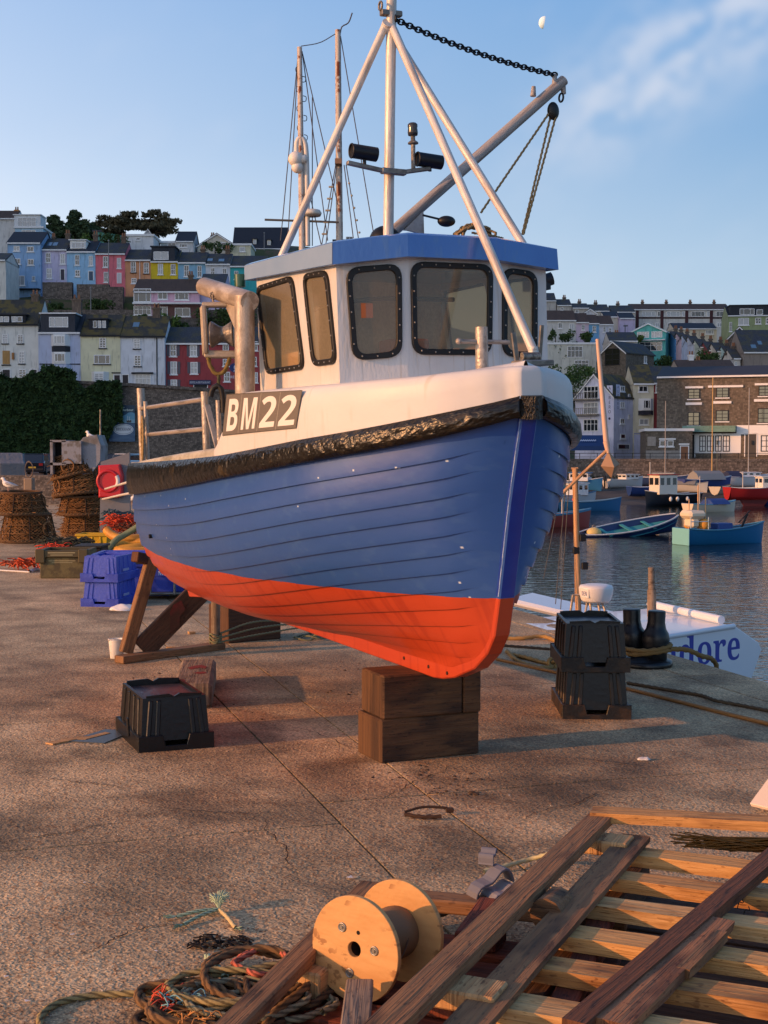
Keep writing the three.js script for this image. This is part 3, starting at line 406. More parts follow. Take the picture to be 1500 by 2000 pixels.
// stern rails
for (const [x, z, y0, y1, r] of [[-3.12, .77, 1.05, 1.62, .028], [-2.86, .8, 1.06, 1.52, .014], [-1.16, .855, 1.15, 1.515, .022], [-.98, .83, 1.15, 1.46, .014], [-3.12, -.77, 1.05, 1.62, .028], [-1.16, -.855, 1.15, 1.515, .022]]) part(boat, 'stanchion', rod(V(x, y0, z), V(x, y1, z), r, r, 14), steel);
for (const s of [1, -1]) for (const [y0, y1] of [[1.478, 1.472], [1.292, 1.306]]) part(boat, 'guard_rail', rod(V(-3.1, y0, s * .775), V(-1.16, y1, s * .855), .014, .014, 10), steel);
part(boat, 'rail_brace', beam(V(-1.14, 1.44, .85), V(-.96, 1.17, .84), .035, .012, .003), greyPaint);
{ const g = []; for (let k = 0; k < 4; k++) { const w = .02 + k * .006; g.push(rope([V(-2.84, 1.42, .83), V(-2.84 + w, 1.3, .835), V(-2.84, 1.17 - k * .015, .84), V(-2.84 - w, 1.3, .835)], .006, { seg: 6, closed: true })); } part(boat, 'hanging_rope', M(g), ropeTan); }
// hauling gallows with its big sheave
const gp = part(boat, 'gallows', M([rod(V(-.72, 1.3, .76), V(-.665, 2.0, .755), .053, .053, 18), rod(V(-1.27, 2.115, .80), V(-.62, 1.965, .74), .052, .052, 18), rod(V(-1.275, 2.116, .80), V(-1.27, 2.115, .80), .045, .052, 18), ext(poly([[-1.1, 2.08], [-.67, 1.98], [-.68, 1.76], [-.75, 1.78]]), .012).translate(0, 0, .757)]), patchy(0xbfb2a2, 0x9b8d7e, 6, 107, .45, { metalness: .25 }));
{
  const hm = new THREE.Matrix4().makeBasis(V(.392, 0, -.92), UPY.clone(), V(.92, 0, .392)); hm.setPosition(-1.0, 1.85, .80); const H = (g) => P3(g).applyMatrix4(hm);
  const hb = (a, b, w, h) => H(beam(V(...a), V(...b), w, h, .006));
  const f = part(boat, 'hauler_frame', M([hb([-.097, .13, -.045], [-.093, -.14, -.045], .05, .022), hb([-.078, .13, .035], [-.074, -.135, .035], .05, .026), hb([-.085, .138, -.02], [.07, .132, 0], .09, .026), hb([-.085, -.135, 0], [.1, -.142, .0], .09, .04), hb([.085, .12, -.03], [.088, -.135, -.03], .05, .022), H(rod(V(-.03, .20, 0), V(-.03, .145, 0), .007, .007, 8)), H(P3(new THREE.TorusGeometry(.016, .006, 6, 12)).translate(-.03, .185, 0))]), patchy(0xa89a88, 0x7d6f60, 6, 108, .5, { metalness: .3 }));
  const sh = lathe([[.0, -.066], [.07, -.066], [.072, -.056], [.045, -.014], [.042, 0], [.045, .014], [.072, .056], [.07, .066], [0, .066]], 28); sh.rotateZ(Math.PI / 2); sh.translate(.018, -.03, .03); part(f, 'sheave', H(sh), patchy(0x8d8883, 0x5f5b57, 9, 109, .4, { metalness: .3 }));
  const R = (pts, r, m) => part(boat, 'hauling_rope', H(rope(pts.map((p) => V(...p)), r, {})), m);
  R([[-.07, -.13, .03], [-.055, -.2, .03], [-.03, -.24, .03], [.005, -.245, .03], [.035, -.21, .03], [.055, -.15, .03]], .011, mat(0x7a6638, .95)); R([[-.01, -.245, .03], [-.012, -.29, .03], [-.01, -.33, .03]], .009, mat(0x4a4a35, .95));
  part(boat, 'fender', H(tube([V(-.06, -.37, .03), V(-.045, -.325, .03), V(-.01, -.31, .03), V(.006, -.36, .03), V(.008, -.46, .03)], .016, 8)), rubber);
}
// worn pale edge along the stem
part(hull, 'worn_edge', (() => { const p = []; for (let k = 0; k <= 30; k++) { const y = mix(WL + .01, 1.3, k / 30); p.push(V(stemX(y) - .004, y, .041)); } return tube(p, .0042, 5, .02); })(), patchy(0xa9bfe0, 0x4a6fb8, 20, 110, .5, {}, [.45, .6]));

// ================= THE TOWN =================
const renderTex = tex(256, 256, (u, v) => { const n = fbm(u, v, 6, 6, 5, 501), s = fbm(u, v, 40, 4, 3, 502), k = .9 + .12 * n - .14 * sst(.58, .8, s); return [k, k, k * .985]; });
const slateT = tex(512, 512, (u, v) => { const r = Math.floor(v * 48), q = u * 40 + (r % 2) * .5, s = hash(Math.floor(q), r, 8), m = fbm(u, v, 5, 5, 5, 503); const k = .8 + .35 * s; return mix3([.25 * k, .255 * k, .275 * k], [.36, .33, .20], sst(.5, .75, m) * .55); });
const mossT = tex(256, 256, (u, v) => { const m = fbm(u, v, 6, 6, 5, 504), s = hash(Math.floor(u * 40), Math.floor(v * 40), 4) * .2 + .85; return mix3([.27 * s, .26 * s, .24 * s], [.45, .38, .19], sst(.35, .65, m) * .8); });
const slate = mat(0xffffff, .75, { map: slateT }), slateMoss = mat(0xffffff, .9, { map: mossT }), slateDark = mat(0x2b2e36, .7), slateBrown = mat(0x5b473c, .85, { map: renderTex });
const wallCache = {}, wallM = (c) => wallCache[c] || (wallCache[c] = mat(new THREE.Color(c).multiplyScalar(1.22), .85, { map: renderTex }));
const frameW = mat(0xf0eeea, .6), frameB = mat(0x1e1f24, .6), sillB = mat(0x1b1c20, .7);
const paneD = phys(0x252a30, .06, { clearcoat: 1, clearcoatRoughness: .03 }), paneC = phys(0xa5a7a8, .25, { clearcoat: 1, clearcoatRoughness: .04 }), paneG = phys(0x6b6558, .05, { metalness: .85 });
const brickC = patchy(0x7d6a58, 0x635448, 9, 505, .9), potC = mat(0x9a6a4c, .85), leadG = mat(0x4c4f55, .7), stoneB = (() => { const t = tex(512, 512, (u, v) => { const r = Math.floor(v * 26), o = hash(r, 3, 25), q = u * 18 + o * 3, s = hash(Math.floor(q), r, 26), j = Math.min((v * 26) % 1, q % 1) < .1 ? .82 : 1, k = (.86 + .26 * s) * j; return mix3([.46 * k, .42 * k, .37 * k], [.41 * k, .37 * k, .32 * k], hash(Math.floor(q), r, 27)); }); return mat(0xffffff, .92, { map: t, bumpMap: grain, bumpScale: .01 }); })();
function winAt(parent, x0, x1, y0, y1, z, st = 's', sill = 'w') { // local metres, outward +z
  const w = x1 - x0, h = y1 - y0, f = Math.min(.11, w * .13), bars = [bx(x0, x0 + f, y0, y1, z, z + .09), bx(x1 - f, x1, y0, y1, z, z + .09), bx(x0 + f, x1 - f, y0, y0 + f, z, z + .09), bx(x0 + f, x1 - f, y1 - f, y1, z, z + .09)];
  const vb = (t) => bars.push(bx(x0 + w * t - f * .35, x0 + w * t + f * .35, y0 + f, y1 - f, z + .01, z + .075)), hb = (t) => bars.push(bx(x0 + f, x1 - f, y0 + h * t - f * .35, y0 + h * t + f * .35, z + .012, z + .07));
  if (st === 's' || st === 'k') { hb(.5); vb(.5); if (st === 'k') { hb(.25); hb(.75); } } if (st === 'c') vb(.5); if (st === '3') { vb(.28); vb(.72); } if (st === '4') { vb(.25); vb(.5); vb(.75); hb(.6); } if (st === 'g') { vb(.5); hb(.33); hb(.66); }
  const dark = sill === 'n';
  const o = part(parent, 'window', M(bars), st === 'g' ? frameB : frameW); part(o, 'pane', bx(x0 + f * .5, x1 - f * .5, y0 + f * .5, y1 - f * .5, z + .005, z + .035), st === 'g' ? paneG : (hash(Math.round(x0 * 50), Math.round(y0 * 50), 3) > .55 ? paneC : paneD));
  if (sill !== 'n') part(o, 'sill', bx(x0 - .12, x1 + .12, y0 - .14, y0, z, z + .16), sill === 'b' ? sillB : frameW);
  return o;
}
function house(o) {
  const sc = o.d / F, rot = o.rot || 0, W = (o.x[1] - o.x[0]) * sc / Math.cos(rot), D = o.depth || 7.5, th = -rot;
  const yW = (py, dd = 0) => 1.6 + (885 - py) * (o.d + dd) / F, cor = S(o.x[1], o.yb, o.d), Y0 = yW(o.yb);
  const g = thing(o.name || 'terraced_house', o.label, o.cat || 'house', o.group); g.rotation.y = th; g.position.set(cor.x - W * Math.cos(th), Y0, cor.z + W * Math.sin(th));
  const H = yW(o.ye) - Y0, up = (py) => yW(py) - Y0, ux = (px) => (px - o.x[0]) / (o.x[1] - o.x[0]) * W, wm = o.wallMat || wallM(o.wall), rm = o.roof || slate, HR = o.gable ? yW(o.yr) - Y0 : (o.yr ? yW(o.yr, D / 2) - Y0 : H);
  const wl = [uvf(bx(0, W, -(o.sink ?? 4), H, -D, 0), .18)]; if (o.gable) wl.push(uvf(ext(poly([[0, H], [W, H], [W / 2, HR]]), D).translate(0, 0, -D), .18));
  part(g, 'wall', M(wl), wm);
  const ov = .25;
  if (o.flat) part(g, 'roof', M([bx(-.2, W + .2, H, H + .35, -D - .2, .25)]), o.flatMat || frameW);
  else if (o.gable) { const L = Math.hypot(W / 2, HR - H), dx = ov * (W / 2) / L, dy = ov * (HR - H) / L; part(g, 'roof', uvf(ext(poly([[-dx, H - dy], [W / 2, HR], [W + dx, H - dy], [W + dx, H - dy + .22], [W / 2, HR + .24], [-dx, H - dy + .22]]), D + .5).translate(0, 0, -D - .25), .25), rm); if (o.barge !== 0) part(g, 'bargeboard', ext(poly([[-dx, H - dy - .12], [W / 2, HR - .12], [W + dx, H - dy - .12], [W + dx, H - dy + .1], [W / 2, HR + .12], [-dx, H - dy + .1]]), .06).translate(0, 0, .25), frameW); }
  else { const pr = ext(poly([[-ov, H - .06], [D / 2, HR], [D + ov, H - .06], [D + ov, H + .12], [D / 2, HR + .2], [-ov, H + .12]]), W + (o.end ? .3 : 0)); pr.rotateY(Math.PI / 2); pr.translate(-(o.end ? .15 : 0), 0, 0); part(g, 'roof', uvf(pr, .25), rm); wl.length && [0, W - .2].forEach((gx) => part(g, 'gable_wall', uvf(ext(poly([[0, H - .1], [D, H - .1], [D / 2, HR]]), .2).rotateY(Math.PI / 2).translate(gx, 0, 0), .18), wm)); part(g, 'gutter', bx(0, W, H - .12, H + .1, ov, ov + .14), o.gutter || frameW); }
  (o.win || []).forEach(([x0, y0, x1, y1, st, sill]) => winAt(g, ux(x0), ux(x1), up(y1), up(y0), 0, st || 's', sill || 'w'));
  (o.side || []).forEach(([x0, y0, x1, y1, st, sill]) => { const t = (px) => (px - o.x[1]) / (o.sx - o.x[1]) * D; const sg = winAt(g, t(x0), t(x1), up(y1), up(y0), 0, st || 's', sill || 'w'); sg.rotation.y = Math.PI / 2; sg.position.x = W; });
  (o.doors || []).forEach(([x0, y0, x1, y1, c]) => { const d = part(g, 'door', bx(ux(x0), ux(x1), up(y1), up(y0), 0, .06), mat(c, .6)); part(d, 'door_frame', M([bx(ux(x0) - .12, ux(x0), up(y1), up(y0) + .12, 0, .1), bx(ux(x1), ux(x1) + .12, up(y1), up(y0) + .12, 0, .1), bx(ux(x0), ux(x1), up(y0), up(y0) + .12, 0, .1)]), frameW); });
  (o.chim || []).forEach(([px, py, w = 11, m]) => { const x = ux(px), z = -D / 2, hw = w * sc / 2, t = yW(py, D / 2) - Y0, c = part(g, 'chimney', M([bx(x - hw, x + hw, H, t - .25, z - hw * .7, z + hw * .7), bx(x - hw - .1, x + hw + .1, t - .25, t, z - hw * .7 - .1, z + hw * .7 + .1)]), m || brickC); for (const k of [-.5, .5]) part(c, 'chimney_pot', rod(V(x + k * hw, t, z), V(x + k * hw, t + .6, z), .16, .12, 8), potC); });
  (o.dormer || []).forEach(([x0, y0, x1, y1, c, wins, roofC]) => { const a = ux(x0), b = ux(x1), lo = up(y1), hi = up(y0), z0 = cl(.3 - (lo - H) / Math.max(.5, HR - H) * D / 2, -D / 2 + .3, .12); const dm = part(g, 'dormer', uvf(bx(a, b, lo, hi, -D / 2, z0), .2), typeof c === 'number' ? wallM(c) : c); part(dm, 'dormer_roof', bx(a - .2, b + .2, hi, hi + .16, -D / 2, z0 + .25), roofC || leadG); wins.forEach(([q0, r0, q1, r1, st]) => winAt(g, ux(q0), ux(q1), up(r1), up(r0), z0, st || 'c', 'n')); });
  (o.sky || []).forEach(([x0, y0, x1, y1]) => { const k = (H - (yW((y0 + y1) / 2) - Y0)) / (H - HR), m = part(g, 'skylight', M([bx(-(ux(x1) - ux(x0)) / 2, (ux(x1) - ux(x0)) / 2, -.05, .08, -(up(y0) - up(y1)) * .9, (up(y0) - up(y1)) * .9)]), phys(0x6e8796, .08, { clearcoat: 1 })); m.position.set((ux(x0) + ux(x1)) / 2, mix(H, HR, k) + .22, -k * D / 2); m.rotation.x = Math.atan2(HR - H, D / 2); });
  (o.band || []).forEach(([x0, y0, x1, y1, c, z = .12]) => part(g, 'trim', bx(ux(x0), ux(x1), up(y1), up(y0), 0, z), typeof c === 'number' ? wallM(c) : c));
  (o.bay || []).forEach(([x0, y0, x1, y1, c, st]) => { const a = ux(x0), b = ux(x1), lo = up(y1), hi = up(y0), y = part(g, 'bay', ext(poly([[a, 0], [b, 0], [b - .5, -.75], [a + .5, -.75]]), hi - lo).rotateX(-Math.PI / 2).translate(0, lo, 0), typeof c === 'number' ? wallM(c) : c); if (st) winAt(g, a + .55, b - .55, lo + .25, hi - .2, .75, st, 'n'); });
  (o.shut || []).forEach(([x0, y0, x1, y1]) => part(g, 'shutter', bx(ux(x0), ux(x1), up(y1), up(y0), 0, .07), mat(0x54585f, .7)));
  g.userData.local = undefined; delete g.userData.local;
  g.traverse((m) => { if (m.isMesh && m.material && m.name !== 'x') m.castShadow = true; });
  return { g, ux, up, W, H, D };
}
const FR = 'houses along the harbour terrace', SR = 'coloured houses on the upper terrace', UR = 'houses at the top of the left hill';
// front terrace above the ivy wall
house({ d: 181, x: [-34, 76], yb: 752, ye: 636, yr: 590, wall: 0xdcdad4, roof: slateMoss, gutter: sillB, label: 'white house with black sills and a boarded window at the left edge', group: FR, chim: [[57, 577, 14]], win: [[6, 654, 17, 672, 'k', 'b'], [35, 655, 47, 672, 'k', 'b'], [38, 688, 49, 711, 'k', 'b'], [37, 722, 52, 742, 'k', 'n']], doors: [[6, 723, 20, 745, 0x2a2328], [60, 723, 72, 742, 0x3a3436]], dormer: [[-20, 617, 52, 636, 0x26282e, [[0, 620, 9, 631, 'p'], [10, 620, 20, 631, 'p'], [25, 620, 35, 631, 'p'], [36, 620, 46, 631, 'p']], slateDark]], band: [[6, 686, 20, 712, 0xb48a55, .06], [4, 713, 22, 715, sillB, .16], [25, 690, 29, 703, 0xa3703f, .3]] });
house({ d: 180, x: [76, 158], yb: 752, ye: 652, yr: 618, wall: 0xb6bed8, roof: slateDark, label: 'pale blue house with a white bay and a dark boxed dormer', group: FR, doors: [[106, 731, 140, 748, 0x6b3033], [80, 726, 92, 748, 0x4d3a3e]], dormer: [[82, 615, 148, 651, 0x3a3c45, [[98, 621, 135, 641, '3']], frameW]], bay: [[101, 655, 138, 677, frameW, '3'], [102, 678, 138, 688, 0x2c2e36], [102, 689, 138, 712, frameW, '3'], [101, 713, 140, 727, 0xb9c1da]], band: [[78, 711, 157, 713, 0x2c3040, .1]] });
house({ d: 180, x: [158, 236], yb: 758, ye: 657, yr: 619, wall: 0xd9d4b4, roof: slateMoss, gutter: sillB, label: 'cream house with a small three-light dormer between pale blue and white', group: FR, chim: [[140, 586, 18]], win: [[195, 661, 208, 681, 'k', 'b'], [184, 694, 216, 712, '3', 'b'], [222, 732, 236, 749, 'p', 'n']], doors: [[223, 732, 235, 752, 0x33262a]], bay: [[179, 727, 213, 750, frameW, 'k']], dormer: [[172, 624, 208, 645, 0x2a2d34, [[181, 627, 188, 641, 'p'], [190, 627, 197, 641, 'p'], [199, 627, 206, 641, 'p']], slateDark]], band: [[219, 728, 236, 730, sillB, .3]] });
house({ d: 180, x: [236, 322], yb: 762, ye: 659, yr: 622, wall: 0xd3d6de, roof: slateMoss, gutter: sillB, end: 1, label: 'plain white house with a skylight beside the red hotel', group: FR, chim: [[298, 603, 15]], win: [[262, 663, 275, 682, 'k', 'b'], [263, 695, 276, 716, 'k', 'b'], [264, 731, 295, 752, '4', 'b']], sky: [[256, 632, 268, 641]], doors: [[240, 733, 251, 756, 0x2d2428]], band: [[258, 728, 300, 731, sillB, .4], [306, 661, 308, 760, sillB, .1]] });
{
  const h = house({ d: 181, x: [322, 585], yb: 772, ye: 673, yr: 643, wall: 0x9b4145, roof: slate, name: 'hotel', cat: 'hotel', label: 'long red hotel with grey shutters and a navy entrance sign', win: [[333, 674, 346, 697, 's'], [372, 675, 386, 697, 's'], [334, 707, 347, 732, 's'], [373, 708, 387, 731, 's'], [334, 742, 347, 758, 's'], [436, 674, 448, 697, 's'], [436, 702, 448, 716, 's'], [438, 727, 450, 746, 's'], [493, 668, 504, 686, 's'], [493, 698, 502, 716, 's'], [494, 728, 504, 748, 's'], [530, 676, 544, 697, 's'], [530, 708, 544, 730, 's']], doors: [[380, 752, 405, 770, 0x23242c]] });
  const sh = []; for (const [x, y0, y1] of [[333, 674, 696], [372, 675, 697], [334, 707, 731], [373, 708, 730], [334, 742, 757]]) { for (const s of [-6, 14]) part(h.g, 'shutter', bx(h.ux(x + s), h.ux(x + s + 5), h.up(y1), h.up(y0), 0, .07), mat(0x5d5b63, .7)); }
  const pl = P3(new THREE.BoxGeometry(h.ux(413) - h.ux(371), h.up(743) - h.up(752), .12)); pl.translate((h.ux(413) + h.ux(371)) / 2, (h.up(743) + h.up(752)) / 2, .3); part(h.g, 'entrance_sign', pl, mat(0xffffff, .6, { map: ctex(512, 96, (c, w, hh) => { c.fillStyle = '#232c52'; c.fillRect(0, 0, w, hh); c.fillStyle = '#c9ccd8'; c.font = 'bold 60px serif'; c.textBaseline = 'middle'; c.textAlign = 'center'; c.fillText('HOTEL & RESTAURANT', w / 2, 50, 490); }) }));
  const em = P3(new THREE.BoxGeometry(h.ux(480) - h.ux(448), h.up(706) - h.up(745), .06)); em.translate((h.ux(480) + h.ux(448)) / 2, (h.up(706) + h.up(745)) / 2, .05); part(h.g, 'painted_emblem', em, mat(0xffffff, .7, { map: ctex(256, 312, (c, w, hh) => { c.fillStyle = '#9b4145'; c.fillRect(0, 0, w, hh); c.fillStyle = '#29366e'; c.beginPath(); c.ellipse(118, 105, 112, 78, 0, 0, 7); c.fill(); c.strokeStyle = '#dfe2ee'; c.lineWidth = 13; c.beginPath(); c.arc(128, 100, 46, .5, 5.2); c.stroke(); c.beginPath(); c.moveTo(70, 160); c.quadraticCurveTo(150, 120, 210, 70); c.stroke(); c.fillStyle = '#dcd6da'; c.font = 'bold 56px sans-serif'; c.fillText('REST', 18, 268); }) }), 'navy oval emblem painted on the wall');
}
// upper coloured terrace
house({ d: 216, x: [16, 80], yb: 572, ye: 479, yr: 459, wall: 0x8fb2d8, depth: 9, end: 1, roof: slateDark, label: 'tall light blue house with four small square windows', group: SR, win: [[28, 484, 40, 494, 'c'], [54, 485, 67, 495, 'c'], [29, 508, 41, 519, 'c'], [55, 509, 67, 521, 'c'], [31, 541, 49, 560, 'c'], [63, 542, 69, 551, 'p']], band: [[16, 567, 80, 569, sillB, 1.2]] });
house({ d: 217, x: [80, 131], yb: 556, ye: 492, yr: 472, wall: 0xc3bdd9, roof: slate, label: 'pale lilac house with two skylights next to the tall blue one', group: SR, chim: [[123, 460, 9], [95, 466, 6]], win: [[90, 497, 100, 516, 's'], [118, 499, 128, 519, 's'], [91, 527, 102, 547, 's']], doors: [[119, 529, 126, 549, 0x3d3742]], sky: [[89, 476, 98, 485], [100, 476, 109, 485]] });
house({ d: 217, x: [131, 187], yb: 556, ye: 496, yr: 476, wall: 0x98c2e2, roof: slateDark, label: 'sky blue house with a white dormer next to the pink one', group: SR, chim: [[178, 462, 9]], win: [[147, 501, 156, 521, 's'], [174, 503, 182, 522, 's'], [147, 530, 157, 543, 's']], doors: [[174, 533, 182, 550, 0x45596d]], dormer: [[136, 472, 167, 489, 0xe4e3e0, [[139, 476, 165, 487, '3']], frameW]] });
house({ d: 217, x: [187, 245], yb: 558, ye: 500, yr: 480, wall: 0xd9737f, roof: slate, label: 'coral pink house in the upper terrace', group: SR, chim: [[234, 466, 9]], win: [[202, 504, 212, 525, 's'], [229, 507, 237, 527, 's'], [203, 534, 212, 554, 's']], doors: [[230, 537, 236, 556, 0xd8d2d0]] });
house({ d: 217, x: [245, 295], yb: 562, ye: 512, yr: 493, wall: 0xd0936c, roof: slate, label: 'orange house between the coral pink and the yellow houses', group: SR, win: [[256, 514, 266, 535, 's', 'b'], [281, 516, 291, 537, 's', 'b'], [257, 546, 267, 556, 's']], band: [[273, 512, 274, 560, frameW, .12]] });
house({ d: 217, x: [295, 348], yb: 564, ye: 515, yr: 494, wall: 0xd8bc2c, roof: slate, label: 'bright yellow house with a dark glazed box dormer', group: SR, win: [[309, 518, 319, 539, 's'], [334, 519, 343, 539, 's'], [310, 549, 319, 558, 's']], dormer: [[297, 486, 342, 514, 0x34373f, [[301, 495, 330, 511, 'c']], slateDark]] });
house({ d: 217, x: [348, 402], yb: 566, ye: 517, yr: 498, wall: 0x86b3cf, roof: slate, label: 'muted blue house right of the yellow one', group: SR, chim: [[391, 490, 9]], win: [[360, 521, 370, 543, 's'], [386, 522, 394, 544, 's']] });
house({ d: 217, x: [402, 450], yb: 568, ye: 520, yr: 501, wall: 0xcfd2da, roof: slate, label: 'off-white house with two skylights behind the boat gallows', group: SR, chim: [[440, 490, 9]], win: [[412, 526, 420, 541, 's'], [435, 527, 443, 546, 's']], sky: [[404, 508, 414, 515], [426, 509, 437, 516]] });
house({ d: 217, x: [450, 520], yb: 590, ye: 524, yr: 505, wall: 0x3aa6ab, roof: slate, label: 'turquoise house beside the wheelhouse roof', group: SR, win: [[458, 532, 466, 548, 's']] });
house({ d: 204, x: [391, 440], yb: 605, ye: 558, yr: 540, wall: 0xc7b9d2, roof: slate, label: 'lilac house below the upper terrace behind the gallows arm', name: 'lilac_house' });
house({ d: 203, x: [263, 390], yb: 632, ye: 573, yr: 550, wall: 0xd3a9bb, roof: slateBrown, depth: 8, end: 1, name: 'bungalow', label: 'wide pink two-storey bungalow with a brown roof', chim: [[366, 540, 9]], win: [[262, 566, 296, 592, '3'], [309, 573, 328, 587, 'c'], [342, 574, 369, 588, '3'], [262, 599, 296, 617, '4'], [309, 601, 328, 618, 'c'], [342, 603, 372, 620, 'c']], band: [[262, 594, 395, 597, frameW, 1.1], [304, 598, 392, 632, 0x6b4b48, .03]] });
house({ d: 206, x: [-20, 12], yb: 590, ye: 512, yr: 500, wall: 0xd8d4cc, roof: slate, name: 'cottage', label: 'pale house end cut by the left edge below the tall blue house' });
// top of the left hill
house({ d: 250, x: [-40, 30], yb: 480, ye: 432, yr: 418, wall: 0xd4d2d0, roof: slateBrown, label: 'white house with an orange chimney at the upper left edge', group: UR, chim: [[23, 415, 8, mat(0xc08a55, .9)]] });
house({ d: 247, x: [30, 84], yb: 480, ye: 450, flat: 1, wall: 0xa9c8de, label: 'pale blue house with a white glazed top storey', group: UR, win: [[43, 453, 70, 466, '3']], dormer: [[29, 425, 80, 450, 0xdfe0e2, [[36, 430, 72, 447, '4']], frameW]] });
house({ d: 262, x: [183, 232], yb: 480, ye: 457, flat: 1, wall: 0x6fb2a4, flatMat: leadG, label: 'low sea-green house behind the pine trunks', group: UR });
house({ d: 246, x: [248, 300], yb: 505, ye: 465, flat: 1, wall: 0xdcdcde, label: 'plain white block below the pines', group: UR, win: [[266, 468, 275, 473, 'p']] });
house({ d: 256, x: [279, 300], yb: 485, ye: 467, yr: 452, gable: 1, wall: 0xcfcfd2, roof: slateDark, label: 'small gabled house right behind the white block', group: UR, win: [[289, 470, 295, 479, 'p']] });
house({ d: 250, x: [344, 378], yb: 495, ye: 476, yr: 458, wall: 0xd0d0d2, roof: slateDark, end: 1, label: 'white house with a dark slate roof right of the pines', group: UR, win: [[350, 480, 366, 487, '3']] });
house({ d: 252, x: [314, 346], yb: 500, ye: 478, flat: 1, wall: 0xc4c5c2, label: 'flat-roofed pale house next to the dark slate roof', group: UR, win: [[328, 478, 344, 486, 'c']] });
house({ d: 252, x: [386, 462], yb: 505, ye: 485, yr: 461, gable: 1, wall: 0xcfc6b6, roof: slateBrown, label: 'beige gabled house with a wide window', group: UR, win: [[426, 477, 452, 488, '3']], chim: [[411, 464, 7]] });
house({ d: 246, x: [449, 490], yb: 515, ye: 483, flat: 1, wall: 0xd3cdb2, label: 'cream boxy house below the big dark roof', group: UR, win: [[468, 486, 479, 495, 'p']] });
house({ d: 262, x: [456, 560], yb: 512, ye: 490, yr: 450, wall: 0xcfc3a6, roof: slateDark, end: 1, label: 'house with a big dark roof and two small arched dormers', group: UR, dormer: [[494, 470, 501, 480, 0xd9d2c2, [[495, 472, 500, 479, 'p']], slateDark], [522, 472, 529, 482, 0xd9d2c2, [[523, 474, 528, 481, 'p']], slateDark]] });
house({ d: 262, x: [652, 740], yb: 512, ye: 475, flat: 1, wall: 0x6f6a66, flatMat: slateDark, label: 'dark flat-topped house just above the wheelhouse roof', group: UR, win: [[676, 466, 690, 474, 'c']] });
// retaining walls and yards between the terraces
function gwall(x0, y0, x1, y1, d, label, m = stoneFar, t = 1.2) { const a = S(x0, y1, d), b = S(x1, y0, d); return single('stone_wall', uvf(bx(a.x, b.x, a.y - 6, b.y, -d - t, -d), .14), m, label, 'wall', 'stone retaining walls on the left hill'); }
gwall(83, 551, 140, 600, 213, 'dark stone retaining wall under the lilac and blue houses'); gwall(150, 555, 212, 600, 213, 'dark stone retaining wall under the coral pink house'); gwall(0, 586, 95, 625, 205, 'stone yard wall behind the white house roof'); gwall(300, 622, 395, 660, 198, 'stone wall below the pink bungalow'); gwall(390, 605, 520, 650, 200, 'stone wall behind the boat gallows'); gwall(212, 560, 240, 640, 211, 'stair wall climbing left of the pink bungalow'); gwall(95, 605, 262, 640, 203, 'low dark yard wall above the terrace roofs');
for (const [px, y0, y1, d, lab] of [[212, 470, 560, 214, 'tall lamp post in front of the coral pink house'], [177, 562, 612, 204, 'thin white pole in the yard below the coral pink house'], [516, 455, 500, 258, 'thin pole in front of the big dark roof']]) { const a = S(px, y1, d), b = S(px, y0, d), o = thing('pole', lab, 'pole'); part(o, 'shaft', rod(a.clone().add(V(0, -2, 0)), b, .09, .06, 8), mat(0x8d8b88, .6)); part(o, 'cap', P3(new THREE.SphereGeometry(.16, 8, 6)).translate(b.x, b.y, b.z), mat(0x8d8b88, .6)); }
